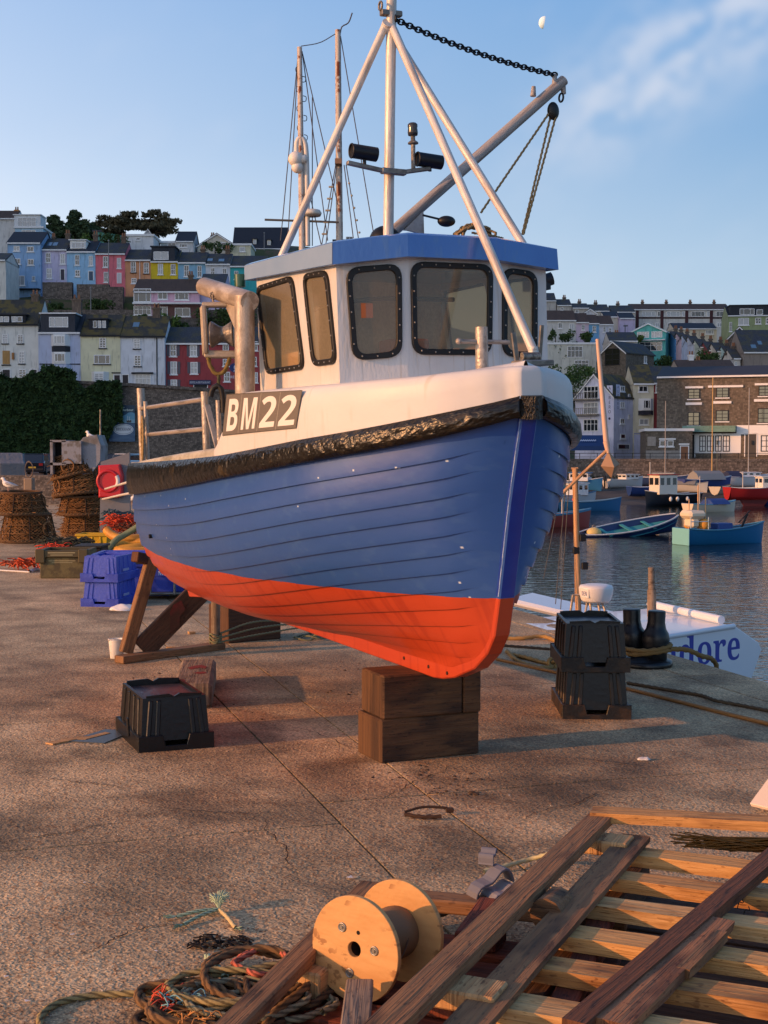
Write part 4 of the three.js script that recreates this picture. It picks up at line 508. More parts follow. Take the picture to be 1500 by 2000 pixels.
// big harbour retaining wall with its sign and ivy
{
  const a = S(-40, 742, 174), b = S(620, 772, 174), top = V(0, S(0, 741, 174).y, 0), t2 = S(320, 762, 174).y;
  const o = thing('retaining_wall', 'tall dark stone retaining wall below the harbour terrace', 'wall');
  part(o, 'face', uvf(ext(poly([[a.x, -1], [b.x, -1], [b.x, S(600, 775, 174).y], [S(250, 752, 174).x, S(250, 752, 174).y], [a.x, S(0, 738, 174).y]]), 2).translate(0, 0, -176), .14), stoneFar);
  part(o, 'parapet', uvf(ext(poly([[a.x, S(0, 740, 174).y], [S(250, 754, 174).x, S(250, 754, 174).y], [b.x, S(600, 777, 174).y], [b.x, S(600, 772, 174).y], [S(250, 748, 174).x, S(250, 748, 174).y], [a.x, S(0, 735, 174).y]]), .5).translate(0, 0, -174.2), .14), stoneFar);
  const sg = P3(new THREE.BoxGeometry(S(264, 800, 173.5).x - S(213, 800, 173.5).x, S(0, 792, 173.5).y - S(0, 863, 173.5).y, .1)); const s0 = S(238, 827, 173.5); sg.translate(s0.x, s0.y, s0.z);
  single('harbour_sign', sg, mat(0xffffff, .5, { map: ctex(384, 512, (c, w, h) => { c.fillStyle = '#1c4a66'; c.fillRect(0, 0, w, h); c.fillStyle = '#123a52'; c.fillRect(0, 0, w, 95); c.fillStyle = '#5a94b0'; c.beginPath(); c.moveTo(0, 150); c.bezierCurveTo(100, 110, 190, 190, 280, 110); c.bezierCurveTo(330, 90, 360, 100, w, 120); c.lineTo(w, 250); c.lineTo(0, 250); c.fill(); c.fillStyle = '#7ba6b8'; c.fillRect(0, 200, w, 50); c.fillStyle = '#1f3f63'; c.fillRect(0, 250, w, 262); c.strokeStyle = '#5f8aa8'; c.lineWidth = 5; for (let i = 0; i < 14; i++) { c.beginPath(); c.moveTo(0, 270 + i * 18); c.bezierCurveTo(120, 255 + i * 18, 220, 290 + i * 18, w, 265 + i * 18); c.stroke(); } c.fillStyle = '#3a3a40'; c.fillRect(262, 210, 70, 34); c.fillStyle = '#cfd6cf'; c.fillRect(275, 150, 6, 70); c.fillRect(300, 160, 6, 60); c.fillStyle = '#c4ccd2'; c.beginPath(); c.ellipse(214, 340, 148, 78, 0, 0, 7); c.fill(); c.strokeStyle = '#49607a'; c.lineWidth = 5; c.beginPath(); c.ellipse(214, 340, 132, 64, 0, 0, 7); c.stroke(); c.fillStyle = '#2d3c58'; c.textAlign = 'center'; c.font = 'bold 52px serif'; c.fillText('BRIXHAM', 214, 356, 220); c.fillStyle = '#d7e0cf'; c.textAlign = 'left'; c.font = 'bold 36px sans-serif'; c.fillText('Welcome To', 22, 40); c.font = 'bold 42px sans-serif'; c.fillText('Brixham Harbour', 14, 82, 360); }) }), 'blue harbour welcome sign with a white oval on the stone wall', 'sign');
}
// leaves: small quads scattered in lumps
function leaves(n, put, size, r, up = .3) { const v = [], uv = []; for (let i = 0; i < n; i++) { const p = put(r); if (!p) continue; const a = V(r() - .5, r() - .5, r() - .5).normalize(), b = V(r() - .5, (r() - .5) + up, r() - .5).cross(a).normalize(), s = size * (.55 + .9 * r()), A = a.multiplyScalar(s), B = b.multiplyScalar(s * .55); v.push(p.x - A.x, p.y - A.y, p.z - A.z, p.x + B.x, p.y + B.y, p.z + B.z, p.x + A.x, p.y + A.y, p.z + A.z, p.x - A.x, p.y - A.y, p.z - A.z, p.x + A.x, p.y + A.y, p.z + A.z, p.x - B.x, p.y - B.y, p.z - B.z); } return P3(tri(v)); }
const leafM = (c) => mat(c, .9, { side: THREE.DoubleSide }), ivyG = leafM(0x2f4620), ivyL = leafM(0x425c2a), pineG = leafM(0x4a5a38), pineB = leafM(0x625a40), bushG = leafM(0x44592a), bushL = leafM(0x5f7634);
{
  const r = rnd(601), put = (rr) => { const px = -30 + 270 * Math.pow(rr(), .9), f = rr(), top = 736 + 16 * sst(60, 250, px) + 40 * (wn(px * .03, 3, 7, 3) - .5) - (px > 85 && px < 150 ? 16 : 0), rt = 235 - (f > .4 ? (f - .4) * 70 : 0) + 16 * wn(f * 9, 4, 6, 2); if (px > rt - 20 * sst(.3, 1, f)) return null; const py = mix(top, 905, f), lump = wn(px * .06, py * .08, 602, 3); const p = S(px, py, 173.6); p.z += lump * 1.3 + rr() * .4; return p; };
  stuff(scene, 'ivy', leaves(15000, put, .34, r), ivyG); stuff(scene, 'ivy', leaves(5000, put, .3, r), ivyL);
}
function shrub(px, py, d, w, h, label, m = bushG, n = 900, group = 'shrubs on the hillsides') { const r = rnd(Math.round(px * 7 + py)), sc = d / F, c = S(px, py, d), o = thing('shrub', label, 'shrub', group); o.position.copy(c); const lobes = []; for (let k = 0; k < 9; k++) lobes.push([(r() - .5) * w * sc, r() * h * sc * .65, (r() - .5) * w * sc * .5, (.2 + .2 * r()) * Math.min(w, h) * sc * 1.1]); part(o, 'foliage', leaves(n, (q) => { const l = lobes[Math.floor(q() * 9)], a = V(q() - .5, q() - .5, q() - .5).normalize().multiplyScalar(l[3] * Math.pow(q(), .4)); return V(l[0] + a.x, l[1] + a.y, l[2] + a.z); }, Math.max(.22, w * sc * .035), r), m); part(o, 'stem', rod(V(0, -1.5, 0), V(0, h * sc * .4, 0), .12, .06, 6), mat(0x3a2c20, .9)); }
for (const [px, py, d, w, h, lab, m] of [[320, 640, 196, 50, 30, 'bright green shrub below the pink bungalow', bushL], [350, 645, 197, 40, 22, 'dark shrub on the bank right of the bungalow wall'], [270, 625, 199, 26, 14, 'small shrub under the bungalow bay'], [420, 640, 199, 60, 46, 'tall green shrub behind the gallows'], [465, 630, 199, 50, 50, 'green shrub between gallows and wheelhouse'], [120, 612, 204, 40, 24, 'dark shrub in the yard behind the cream house'], [195, 608, 206, 46, 30, 'dark ivy shrub under the stone stairs'], [420, 492, 246, 60, 22, 'clipped green hedge below the beige gable', bushG], [170, 480, 240, 70, 26, 'green shrub behind the sky blue house roof', bushL], [225, 482, 240, 60, 30, 'green shrub under the pine trunks'], [1105, 760, 215, 70, 60, 'dark bank shrub left of the lilac gabled hotel'], [1090, 700, 238, 70, 40, 'green shrub below the white modern house'], [1130, 740, 222, 60, 30, 'bright green shrub above the lilac gabled hotel', bushL], [1085, 660, 262, 60, 26, 'dark round hedge below the pale terrace'], [1148, 664, 262, 24, 18, 'small dark round bush by the blue end house'], [1240, 664, 262, 28, 16, 'green bush beside the turquoise gable', bushL], [1385, 706, 222, 30, 36, 'round dark green tree by the stepped terrace'], [1362, 712, 236, 24, 24, 'dark bush left of the round tree'], [1310, 735, 226, 30, 22, 'green bush behind the red brick house', bushL], [1290, 715, 240, 40, 26, 'dark bush below the turquoise house']]) shrub(px, py, d, w, h, lab, m || bushG);
function tree(o) { const r = rnd(o.seed), sc = o.d / F, b = S(o.px, o.yb, o.d), H = (o.yb - o.yt) * sc, W = o.w * sc / 2, t = thing('tree', o.label, 'tree', 'trees on the left hill'); t.position.copy(b);
  const br = [], tips = [], bend = (k) => V(Math.sin(k * 3 + o.seed) * .05 * H * k, H * k, Math.cos(k * 2 + o.seed) * .03 * H * k); const tp = []; for (let i = 0; i <= 6; i++) tp.push(bend(i / 6 * .85)); for (let i = 0; i < 6; i++) br.push(rod(tp[i], tp[i + 1], .36 * (1 - i / 7), .36 * (1 - (i + 1) / 7), 7)); br[0].translate(0, -.0, 0); br.push(rod(V(0, -3, 0), V(0, 0, 0), .42, .36, 7));
  const nb = o.conifer ? 60 : 34; for (let i = 0; i < nb; i++) { const k = o.conifer ? .06 + .92 * i / nb : .4 + .55 * r(), s = bend(k * .85), a = r() * 6.283, l = o.conifer ? W * Math.pow(1.04 - k, .75) * (.6 + .6 * r()) : W * (.25 + .75 * r()), e = s.clone().add(V(Math.cos(a) * l, o.conifer ? .12 * l : (r() - .25) * .28 * H * (1.15 - k), Math.sin(a) * l * .8)); br.push(rod(s, e, .11, .03, 5)); tips.push([s, e, l]); }
  part(t, 'trunk', M(br), mat(0x4a3a2c, .95));
  part(t, 'crown', leaves(o.n, (q) => { const [s, e, l] = tips[Math.floor(q() * tips.length)], f = o.conifer ? Math.pow(q(), .7) : .8 + .3 * q(), p = s.clone().lerp(e, f), w = o.conifer ? .3 + l * .15 : .75 + l * .1; return p.add(V((q() - .5) * 2 * w, (q() - .5) * (o.conifer ? w : w * .75), (q() - .5) * 2 * w)); }, o.conifer ? .34 : .32, r, o.conifer ? -.2 : .4), o.m || pineG); }
tree({ px: 108, yb: 478, yt: 412, w: 64, d: 262, seed: 3, n: 6500, conifer: 1, label: 'dark conifer behind the roof of the pale lilac house' });
tree({ px: 149, yb: 478, yt: 400, w: 74, d: 264, seed: 8, n: 7000, conifer: 1, label: 'taller dark conifer right of its neighbour on the skyline' });
tree({ px: 185, yb: 480, yt: 428, w: 60, d: 268, seed: 5, n: 3200, conifer: 1, label: 'low dark conifer in the gap beside the pines' });
tree({ px: 232, yb: 482, yt: 400, w: 82, d: 258, seed: 12, n: 5600, m: pineB, label: 'spreading pine with a bare twisted trunk, left of the pair' });
tree({ px: 306, yb: 488, yt: 400, w: 78, d: 258, seed: 17, n: 4800, m: pineB, label: 'spreading pine, right of the pair, with open crown' });
// ---- right side of the harbour ----
const RH = 'houses across the harbour';
{
  const h = house({ d: 186, x: [1131, 1198], sx: 1262, yb: 897, ye: 776, yr: 731, rot: .70, depth: 7.4, gable: 1, roof: slateMoss, wall: 0xd3d3e6, name: 'gabled_hotel', cat: 'hotel', label: 'tall pale lilac gabled building with vertical lettering and balconies', win: [[1146, 753, 1172, 778, '4', 'n'], [1146, 785, 1172, 808, '4', 'n'], [1146, 818, 1172, 842, '4', 'n']], side: [[1213, 753, 1223, 764, 'c'], [1213, 784, 1223, 796, 'c'], [1213, 817, 1223, 828, 'c'], [1232, 768, 1236, 776, 'p'], [1232, 808, 1236, 816, 'p'], [1214, 847, 1226, 857, 'p'], [1208, 867, 1236, 878, 'p', 'n']], band: [[1131, 778, 1174, 781, galv, .9], [1131, 808, 1174, 811, galv, .9]] });
  for (const [y0, y1] of [[766, 780], [796, 810]]) { const rails = []; for (let k = 0; k < 12; k++) { const x = h.ux(1131 + k * 3.6); rails.push(bx(x, x + .05, h.up(y1), h.up(y0), .82, .88)); } rails.push(bx(h.ux(1131), h.ux(1172), h.up(y0) - .06, h.up(y0), .8, .9)); part(h.g, 'balcony_rail', M(rails), galv); }
  const let2 = (star) => ctex(96, 512, (c, w, hh) => { c.fillStyle = '#d6d6ea'; c.fillRect(0, 0, w, hh); c.fillStyle = '#2c3050'; c.font = '62px sans-serif'; c.textAlign = 'center'; c.save(); 'ALBERO'.split('').forEach((ch, i) => c.fillText(ch, w / 2, 62 + i * 68)); c.restore(); if (star) { c.beginPath(); c.arc(w / 2, 480, 18, 0, 7); c.fill(); } });
  const p1 = P3(new THREE.PlaneGeometry(h.ux(1196) - h.ux(1186), h.up(753) - h.up(822))); p1.translate((h.ux(1196) + h.ux(1186)) / 2, (h.up(753) + h.up(822)) / 2, .03); part(h.g, 'lettering', p1, mat(0xffffff, .8, { map: let2(1) }));
  const p2 = P3(new THREE.PlaneGeometry(1.1, h.up(751) - h.up(812))); p2.rotateY(Math.PI / 2); p2.translate(h.W + .03, (h.up(751) + h.up(812)) / 2, -1.1); part(h.g, 'lettering', p2, mat(0xffffff, .8, { map: let2(0) }));
  const aw = thing('awning', 'dark blue awning with white script at the foot of the lilac building', 'awning'), a = S(1108, 850, 183), b = S(1182, 850, 183); const v = ext(poly([[0, 0], [2.4, -1.5], [2.4, -2.1], [0, -.15]]), b.x - a.x).rotateY(-Math.PI / 2).translate(b.x - a.x, 0, 0); v.translate(a.x, a.y, a.z); part(aw, 'canopy', v, mat(0x23406f, .7)); const tx = P3(new THREE.PlaneGeometry(3.2, .95)); tx.rotateX(-1.0); tx.translate(a.x + 2.2, a.y - .7, a.z + 1.22); part(aw, 'script', tx, mat(0xffffff, .7, { map: ctex(256, 72, (c, w, hh) => { c.fillStyle = '#23406f'; c.fillRect(0, 0, w, hh); c.strokeStyle = '#e8ecf4'; c.lineWidth = 7; c.beginPath(); c.moveTo(10, 50); for (let i = 0; i < 22; i++) c.quadraticCurveTo(16 + i * 11, i % 2 ? 16 : 58, 22 + i * 11, 40); c.stroke(); }) }));
}
house({ d: 190, x: [1236, 1276], yb: 897, ye: 751, yr: 716, depth: 8, wall: 0xd3cbb4, roof: slateMoss, label: 'cream house with a white bay next to the lilac building', group: RH, win: [[1246, 754, 1264, 766, 'c'], [1248, 818, 1266, 830, 'c']], bay: [[1246, 779, 1275, 802, frameW, '3'], [1246, 803, 1275, 811, 0x33313a]], band: [[1238, 846, 1276, 848, 0x8d93b4, .1], [1238, 849, 1276, 896, 0xb9bcd6, .05]] });
house({ d: 190, x: [1276, 1320], yb: 897, ye: 750, yr: 718, depth: 8, wall: 0x7d3034, roof: slate, label: 'dark red house between the cream one and the stone warehouse', group: RH, win: [[1279, 752, 1309, 767, '4'], [1293, 782, 1306, 797, 'c'], [1293, 815, 1307, 829, 'c']] });
{
  const h = house({ d: 172, x: [1300, 1560], yb: 897, ye: 733, yr: 716, depth: 12, rot: .32, wallMat: stoneB, roof: slateDark, name: 'warehouse', cat: 'building', label: 'broad grey-brown stone warehouse with gridded windows', win: [[1358, 757, 1380, 777, 'g'], [1410, 755, 1433, 775, 'g'], [1487, 753, 1510, 773, 'g'], [1358, 803, 1380, 830, 'g'], [1410, 800, 1433, 822, 'g'], [1486, 797, 1508, 826, 'g'], [1380, 850, 1392, 882, 'g', 'n'], [1394, 850, 1407, 882, 'g', 'n'], [1409, 850, 1421, 882, 'g', 'n'], [1423, 850, 1436, 882, 'g', 'n'], [1492, 850, 1512, 882, 'g', 'n']], doors: [[1357, 848, 1371, 894, 0x17181b], [1464, 848, 1484, 892, 0x4b4640]], band: [[1353, 752, 1386, 756, frameW, .2], [1395, 751, 1459, 755, frameW, .2], [1480, 748, 1520, 752, frameW, .2], [1354, 784, 1384, 789, frameW, .2], [1405, 782, 1438, 787, frameW, .2], [1479, 779, 1520, 784, frameW, .2], [1373, 846, 1456, 886, frameW, .04], [1448, 830, 1530, 848, frameW, .1], [1484, 848, 1530, 888, frameW, .04], [1350, 831, 1447, 843, 0x6f9085, 1.4]] });
  for (const px of [1412, 1475]) part(h.g, 'wall_lamp', bx(h.ux(px), h.ux(px + 2), h.up(868), h.up(860), .05, .3), mat(0x2a2c30, .6));
}
house({ d: 174, x: [1263, 1352], yb: 899, ye: 842, rot: .1, depth: 8, flat: 1, wallMat: stoneB, name: 'annex', cat: 'building', label: 'low stone annex with a white fascia left of the warehouse', win: [[1289, 860, 1302, 872, 'p'], [1304, 860, 1316, 872, 'p']], doors: [[1330, 872, 1344, 896, 0x8a5a3a]], band: [[1288, 856, 1320, 859, frameW, .15], [1326, 866, 1346, 869, frameW, .15], [1266, 853, 1282, 871, 0x9d948c, .08], [1263, 880, 1328, 899, 0x8f8a86, .1]] });
// the slope behind
house({ d: 236, x: [1062, 1165], yb: 722, ye: 674, flat: 1, depth: 9, wall: 0xc9c6bb, name: 'modern_house', label: 'white flat-roofed modern house with dark glazing on the right slope', group: RH, win: [[1108, 677, 1138, 699, '4', 'n'], [1122, 704, 1150, 722, '4', 'n']] });
house({ d: 228, x: [1180, 1222], sx: 1282, yb: 738, ye: 690, yr: 668, rot: .75, depth: 9, gable: 1, wallMat: stoneB, roof: slate, name: 'chapel', cat: 'chapel', label: 'brown stone chapel-like house with one tall dark gable window', win: [[1187, 680, 1212, 713, 'g', 'n']], side: [[1260, 692, 1266, 707, 'p'], [1260, 718, 1266, 726, 'p']] });
house({ d: 252, x: [1190, 1245], yb: 700, ye: 668, yr: 652, wall: 0xcfcac2, roof: slate, label: 'white cottage with a slate roof behind the stone chapel', group: RH, chim: [[1211, 652, 8, frameW]] });
for (const [x0, x1, yb, ye, yr, c, lab, wins] of [[1068, 1125, 668, 628, 610, 0xcdc8c2, 'off-white house left in the pale terrace', [[1090, 632, 1098, 643, 'c'], [1112, 634, 1121, 650, 'c']]], [1125, 1150, 668, 632, 615, 0xc9b4c4, 'pale pink house in the terrace beyond the boat bow', [[1136, 636, 1142, 646, 's']]], [1150, 1170, 668, 634, 618, 0x6fa3cc, 'bright blue narrow house in the pale terrace', [[1157, 638, 1164, 650, 's']]], [1170, 1198, 668, 636, 620, 0xc4c4d0, 'whitish house at the right end of the pale terrace', [[1178, 640, 1183, 650, 's'], [1189, 642, 1194, 652, 's']]]]) house({ d: 268, x: [x0, x1], yb, ye, yr, wall: c, roof: slateBrown, label: lab, group: RH, win: wins });
house({ d: 286, x: [1140, 1165], yb: 640, ye: 614, yr: 606, gable: 1, wall: 0xd0d0d4, roof: slate, label: 'white gabled house above the blue narrow house', group: RH, win: [[1158, 616, 1166, 626, 's']] });
house({ d: 282, x: [1180, 1210], yb: 660, ye: 621, yr: 612, wall: 0xcbc6bb, roof: slateDark, label: 'plain cream house above the end of the pale terrace', group: RH });
house({ d: 280, x: [1210, 1240], yb: 662, ye: 624, yr: 614, wall: 0xbfb0cc, roof: slateDark, label: 'lilac house left of the turquoise gable', group: RH, chim: [[1236, 618, 4]] });
for (const [x0, x1, ye, yr, lab] of [[1048, 1086, 590, 576, 'hilltop house with a dark hipped roof next to the wheelhouse'], [1088, 1116, 599, 588, 'small white hilltop house second from the wheelhouse'], [1118, 1150, 604, 596, 'brownish hilltop house with a chimney'], [1150, 1190, 610, 598, 'hilltop house with a long dark roof'], [1194, 1240, 612, 600, 'brown-roofed hilltop house at the end of the long white terrace']]) house({ d: 310, x: [x0, x1], yb: 640, ye, yr, wall: 0xb9b2aa, roof: slate, label: lab, group: RH, chim: [[x0 + 18, yr - 5, 6, stoneFar]], win: [[x0 + 6, ye + 3, x0 + 12, ye + 9, 'c']] });
{
  const wins = []; for (let x = 1248; x < 1420; x += 48) { wins.push([x + 6, 610, x + 32, 620, '3', 'n'], [x + 36, 610, x + 46, 620, 'c', 'n'], [x + 8, 632, x + 26, 640, '3', 'n'], [x + 32, 632, x + 40, 640, 'c', 'n']); }
  const ch = []; for (let x = 1262; x < 1420; x += 47) ch.push([x, 592, 5]); house({ d: 318, x: [1234, 1426], yb: 672, ye: 607, yr: 597, depth: 9, wall: 0xc6c2bc, roof: slateBrown, name: 'long_terrace', label: 'long white terrace with dark bands along the right skyline', win: wins, chim: ch, band: [[1234, 621, 1426, 624, 0x3a2428, .1], ...[1242, 1290, 1338, 1386].map((x) => [x, 608, x + 6, 650, 0x4a2a2c, .12])] });
}
house({ d: 262, x: [1236, 1300], sx: 1316, yb: 690, ye: 649, yr: 633, rot: .35, depth: 8, gable: 1, wall: 0x5fb3ac, roof: mat(0xb8cfd0, .7), name: 'turquoise_house', label: 'turquoise gabled house with wide balcony windows', group: RH, win: [[1248, 648, 1270, 660, '3', 'n'], [1274, 648, 1294, 660, '3', 'n'], [1252, 668, 1294, 686, '4', 'n']], band: [[1236, 664, 1300, 666, frameW, .9]] });
house({ d: 290, x: [1316, 1400], yb: 668, ye: 644, yr: 634, wall: 0xcfc4b0, roof: slateDark, label: 'cream house with a long dark roof below the long terrace', group: RH, win: [[1378, 646, 1394, 654, '3']] });
house({ d: 280, x: [1424, 1520], yb: 676, ye: 618, yr: 600, depth: 9, wall: 0x8f9a72, roof: slateDark, rot: .1, name: 'green_house', label: 'olive green house with a dark glazed top floor', group: RH, win: [[1444, 622, 1464, 636, 'c'], [1476, 622, 1487, 634, 's'], [1496, 622, 1506, 634, 's'], [1427, 630, 1432, 648, 's']], dormer: [[1428, 598, 1520, 617, 0x2e3138, [[1446, 604, 1474, 616, '3'], [1478, 606, 1490, 616, 'p']], slateDark]] });
[[1318, 1330, 700, 662, 650, 0x4f8cc4, 'blue end house at the top of the stepped terrace'], [1330, 1341, 704, 664, 652, 0xc9b2c0, 'pink house second from the top of the stepped terrace'], [1341, 1353, 707, 669, 656, 0xb4c2dc, 'pale blue house third in the stepped terrace'], [1353, 1367, 710, 673, 659, 0xbec4d4, 'greyish white house fourth in the stepped terrace'], [1367, 1384, 713, 680, 665, 0xb2bcae, 'pale green house fifth in the stepped terrace'], [1384, 1400, 718, 686, 670, 0x8a3c40, 'red house sixth in the stepped terrace'], [1400, 1420, 726, 688, 672, 0xc8bfb2, 'cream house seventh in the stepped terrace'], [1420, 1432, 728, 694, 678, 0xa9c4c4, 'pale aqua house eighth in the stepped terrace'], [1432, 1446, 730, 702, 684, 0xcfcac4, 'white house at the foot of the stepped terrace']].forEach(([x0, x1, yb, ye, yr, c, lab], i) => house({ d: 262 - i * 4.4, x: [x0, x1], yb, ye, yr, depth: 8, wall: c, roof: slate, label: lab, group: RH, end: 1, win: [[x0 + 3, ye + 5, x0 + 7, ye + 13, 's'], [x0 + 3, ye + 20, x0 + 7, ye + 28, 's']], chim: [[x1 - 2, yr - 7, 6, stoneFar]] }));
house({ d: 236, x: [1422, 1470], yb: 705, ye: 665, yr: 640, gable: 1, depth: 11, rot: .3, wallMat: stoneFar, roof: slate, label: 'stone gable with a steep dark roof behind the warehouse', group: RH });
house({ d: 226, x: [1452, 1540], yb: 730, ye: 690, yr: 648, depth: 11, wall: 0x8b8078, roof: slate, label: 'broad grey slate roof at the right edge with skylights', group: RH, sky: [[1470, 676, 1480, 683], [1486, 668, 1494, 675]], chim: [[1440, 690, 16, stoneFar]] });
house({ d: 212, x: [1328, 1440], yb: 745, ye: 726, yr: 706, depth: 9, wall: 0xa99c90, roof: slateBrown, label: 'brown-roofed house directly behind the warehouse parapet', group: RH, chim: [[1362, 694, 10, frameW], [1376, 704, 10]] });
for (const [px, y0, y1, d, lab] of [[1221, 636, 665, 262, 'dark lamp post in front of the lilac house'], [1124, 770, 800, 196, 'pale lamp post left of the lilac gabled building']]) { const a = S(px, y1, d), b = S(px, y0, d), o = thing('pole', lab, 'pole'); part(o, 'shaft', rod(a.clone().add(V(0, -3, 0)), b, .12, .09, 8), mat(0x55575a, .6)); part(o, 'lamp_head', bx(b.x - .3, b.x + .5, b.y - .15, b.y + .1, b.z - .2, b.z + .2), mat(0x55575a, .6)); }

// ================= ON THE QUAY ROUND THE BOAT =================
const woodBlock = wood(0x53371f, 0x6b4a2b, 0x2a190d, 206), woodBrown = wood(0x7d5838, 0x9c724a, 0x452f1e, 201), woodDark = wood(0x4a3222, 0x65442d, 0x24160e, 211), woodPale = wood(0xb98a58, 0xd8ab74, 0x6b4626, 221), woodGrey = wood(0x7c6a58, 0x9b8771, 0x4c3d30, 231), woodRed = wood(0x6e2f1b, 0x8a4526, 0x3c1a10, 241), woodRust = wood(0x5d3922, 0x78492b, 0x341e12, 251);
const frame2 = (o, a) => { const m = new THREE.Matrix4().makeRotationY(a); m.setPosition(o.x, o.y, o.z); return m; };
// timbers under the forefoot
for (const [k, y, dx, L, lab] of [[0, 0, 0, .575, 'lower of the two stacked timber blocks under the bow keel'], [1, .228, .012, .565, 'upper timber block with a sawn cut, carrying the bow keel']]) {
  const a = G(744, 1493), b = G(949, 1471), ang = -Math.atan2(-(b.z - a.z), b.x - a.x) * -1;
  const g = uvm(cbox(L, .227, .3, .008), 1, 'x', k * .37); g.translate(L / 2 + dx, .1145, -.15);
  const o = thing('timber_block', lab, 'block', 'timber blocks propping the boat'); o.position.set(a.x, y, a.z); o.rotation.y = ang - k * .03;
  if (!k) part(o, 'block', g, woodBlock); else { const c = .455; part(o, 'block', M([uvm(cbox(c, .227, .3, .008), 1, 'x', .3).translate(dx + c / 2, .1145, -.15), uvm(cbox(L - c - .006, .227, .3, .008), 1, 'x', .9).translate(dx + c + .006 + (L - c - .006) / 2, .1145, -.15), bx(dx + .02, dx + L - .02, .01, .2, -.27, -.04)]), woodBlock); }
}
{ const a = G(452, 1258), b = G(566, 1247), o = thing('timber_block', 'big dark timber block on the ground behind the boat keel', 'block', 'timber blocks propping the boat'); o.position.copy(a); o.rotation.y = Math.atan2(-(b.z - a.z), b.x - a.x); part(o, 'block', uvm(cbox(.52, .31, .34, .008), 1, 'x', .2).translate(.24, .157, -.19), woodDark); }
{ // squared timber with red paint
  const a = G(338, 1383), b = G(414, 1385), c = G(414, 1300), o = thing('timber_block', 'squared timber block daubed with red paint behind the black crate', 'block', 'timber blocks propping the boat'); o.position.set((a.x + b.x) / 2, 0, (a.z + b.z) / 2); o.rotation.y = .1; part(o, 'block', uvm(cbox(1.02, .155, .245, .022), 1, 'x', .55).rotateY(Math.PI / 2).translate(0, .079, -.5), woodGrey);
  const red = mat(0x7d2420, .9), sp = (pts) => { const g = P3(new THREE.ShapeGeometry(poly(pts))); g.rotateX(-Math.PI / 2); g.translate(0, .1585, 0); return g; };
  [sp([[-.03, .55], [.02, .62], [.06, .57], [.07, .66], [.03, .74], [-.02, .70], [-.06, .62]]), sp([[-.11, .03], [-.06, .05], [-.05, .14], [-.09, .18], [-.12, .11]]), sp([[.03, .36], [.08, .39], [.06, .46], [.01, .44], [-.01, .4]])].forEach((g) => part(o, 'red_paint', g, red));
  part(o, 'iron_rod', rod(V(.015, .0, .03), V(.015, .1, .025), .008, .008, 8), mat(0x6d4a2c, .8));
}
// props: trestle under the starboard quarter
{
  const o = thing('trestle', 'wooden A-shaped trestle propping the starboard quarter of the boat', 'trestle'), w = (y, p) => G(p, y);
  const p0 = G(243, 1290), d = -p0.z, top = S(297, 1092, d + .15), br = S(395, 1150, d + .35), b0 = G(232, 1296), b1 = G(432, 1268);
  part(o, 'base_plank', beam(V(b0.x, .03, b0.z), V(b1.x, .03, b1.z), .12, .055, .006, 0, 1, .1), woodBrown);
  part(o, 'leg', beam(V(p0.x + .01, .06, p0.z), top, .06, .1, .006, 0, 1, .4), woodBrown);
  part(o, 'brace', beam(V(p0.x + .12, .07, p0.z - .08), br, .04, .19, .006, 0, 1, .7), woodDark);
  part(o, 'head_piece', beam(S(263, 1087, d), S(345, 1108, d + .5), .07, .08, .006, 0, 1, .2), woodRust);
  const rp = S(330, 1215, d + .12), g = P3(new THREE.ShapeGeometry(poly([[-.11, -.07], [-.03, -.08], [.03, -.03], [.1, -.02], [.13, .05], [.06, .07], [.0, .05], [-.06, .02], [-.12, -.01]]))); 
  const dir = br.clone().sub(V(p0.x + .12, .07, p0.z - .08)).normalize(); g.rotateZ(Math.atan2(dir.y, dir.x)); const rpz = V(p0.x + .12, .07, p0.z - .08).lerp(br, .55); g.scale(1, 1, 1); g.translate(rpz.x, rpz.y, rpz.z + .045); part(o, 'red_paint', g, patchy(0x6e2a24, 0x4a2c20, 6, 290, .95));
  const q = G(421, 1270); const po = thing('prop_post', 'upright round timber post under the orange bilge keel', 'post'); po.position.copy(q); part(po, 'post', uvm(rod(V(0, 0, 0), V(.004, .57, 0), .037, .035, 14), 1, 'y'), woodGrey);
  const lash = []; for (let k = 0; k < 4; k++) { const pts = []; for (let i = 0; i < 12; i++) { const a = i / 12 * 6.283; pts.push(V(q.x + Math.cos(a) * .047, .06 + k * .022 + .01 * Math.sin(a * 2 + k), q.z + Math.sin(a) * .047)); } lash.push(rope(pts, .0075, { closed: true, seg: 6 })); }
  const far = G(690, 1240);
  for (let k = 0; k < 3; k++) { const e = V(far.x - k * .15, .03 + k * .02, far.z + k * .1); lash.push(rope([V(q.x + .04, .07 + k * .035, q.z + .02), V(mix(q.x, e.x, .35), .10 + k * .05, mix(q.z, e.z, .35) + .03), V(mix(q.x, e.x, .7), .10 + k * .03, mix(q.z, e.z, .7) - .05), e], .0075, { seg: 6 })); }
  for (let k = 0; k < 3; k++) { const c = G(600 + k * 22, 1247), pts = []; for (let i = 0; i < 9; i++) { const a = i / 9 * 6.283; pts.push(V(c.x + Math.cos(a) * (.11 + .02 * k), .012 + .015 * k + .01 * Math.sin(3 * a + k), c.z + Math.sin(a) * .14)); } lash.push(rope(pts, .0075, { closed: true, seg: 6 })); }
  single('lashing_rope', M(lash), mat(0x77775a, .95), 'thin greenish rope lashed round the prop post under the boat', 'rope');
}
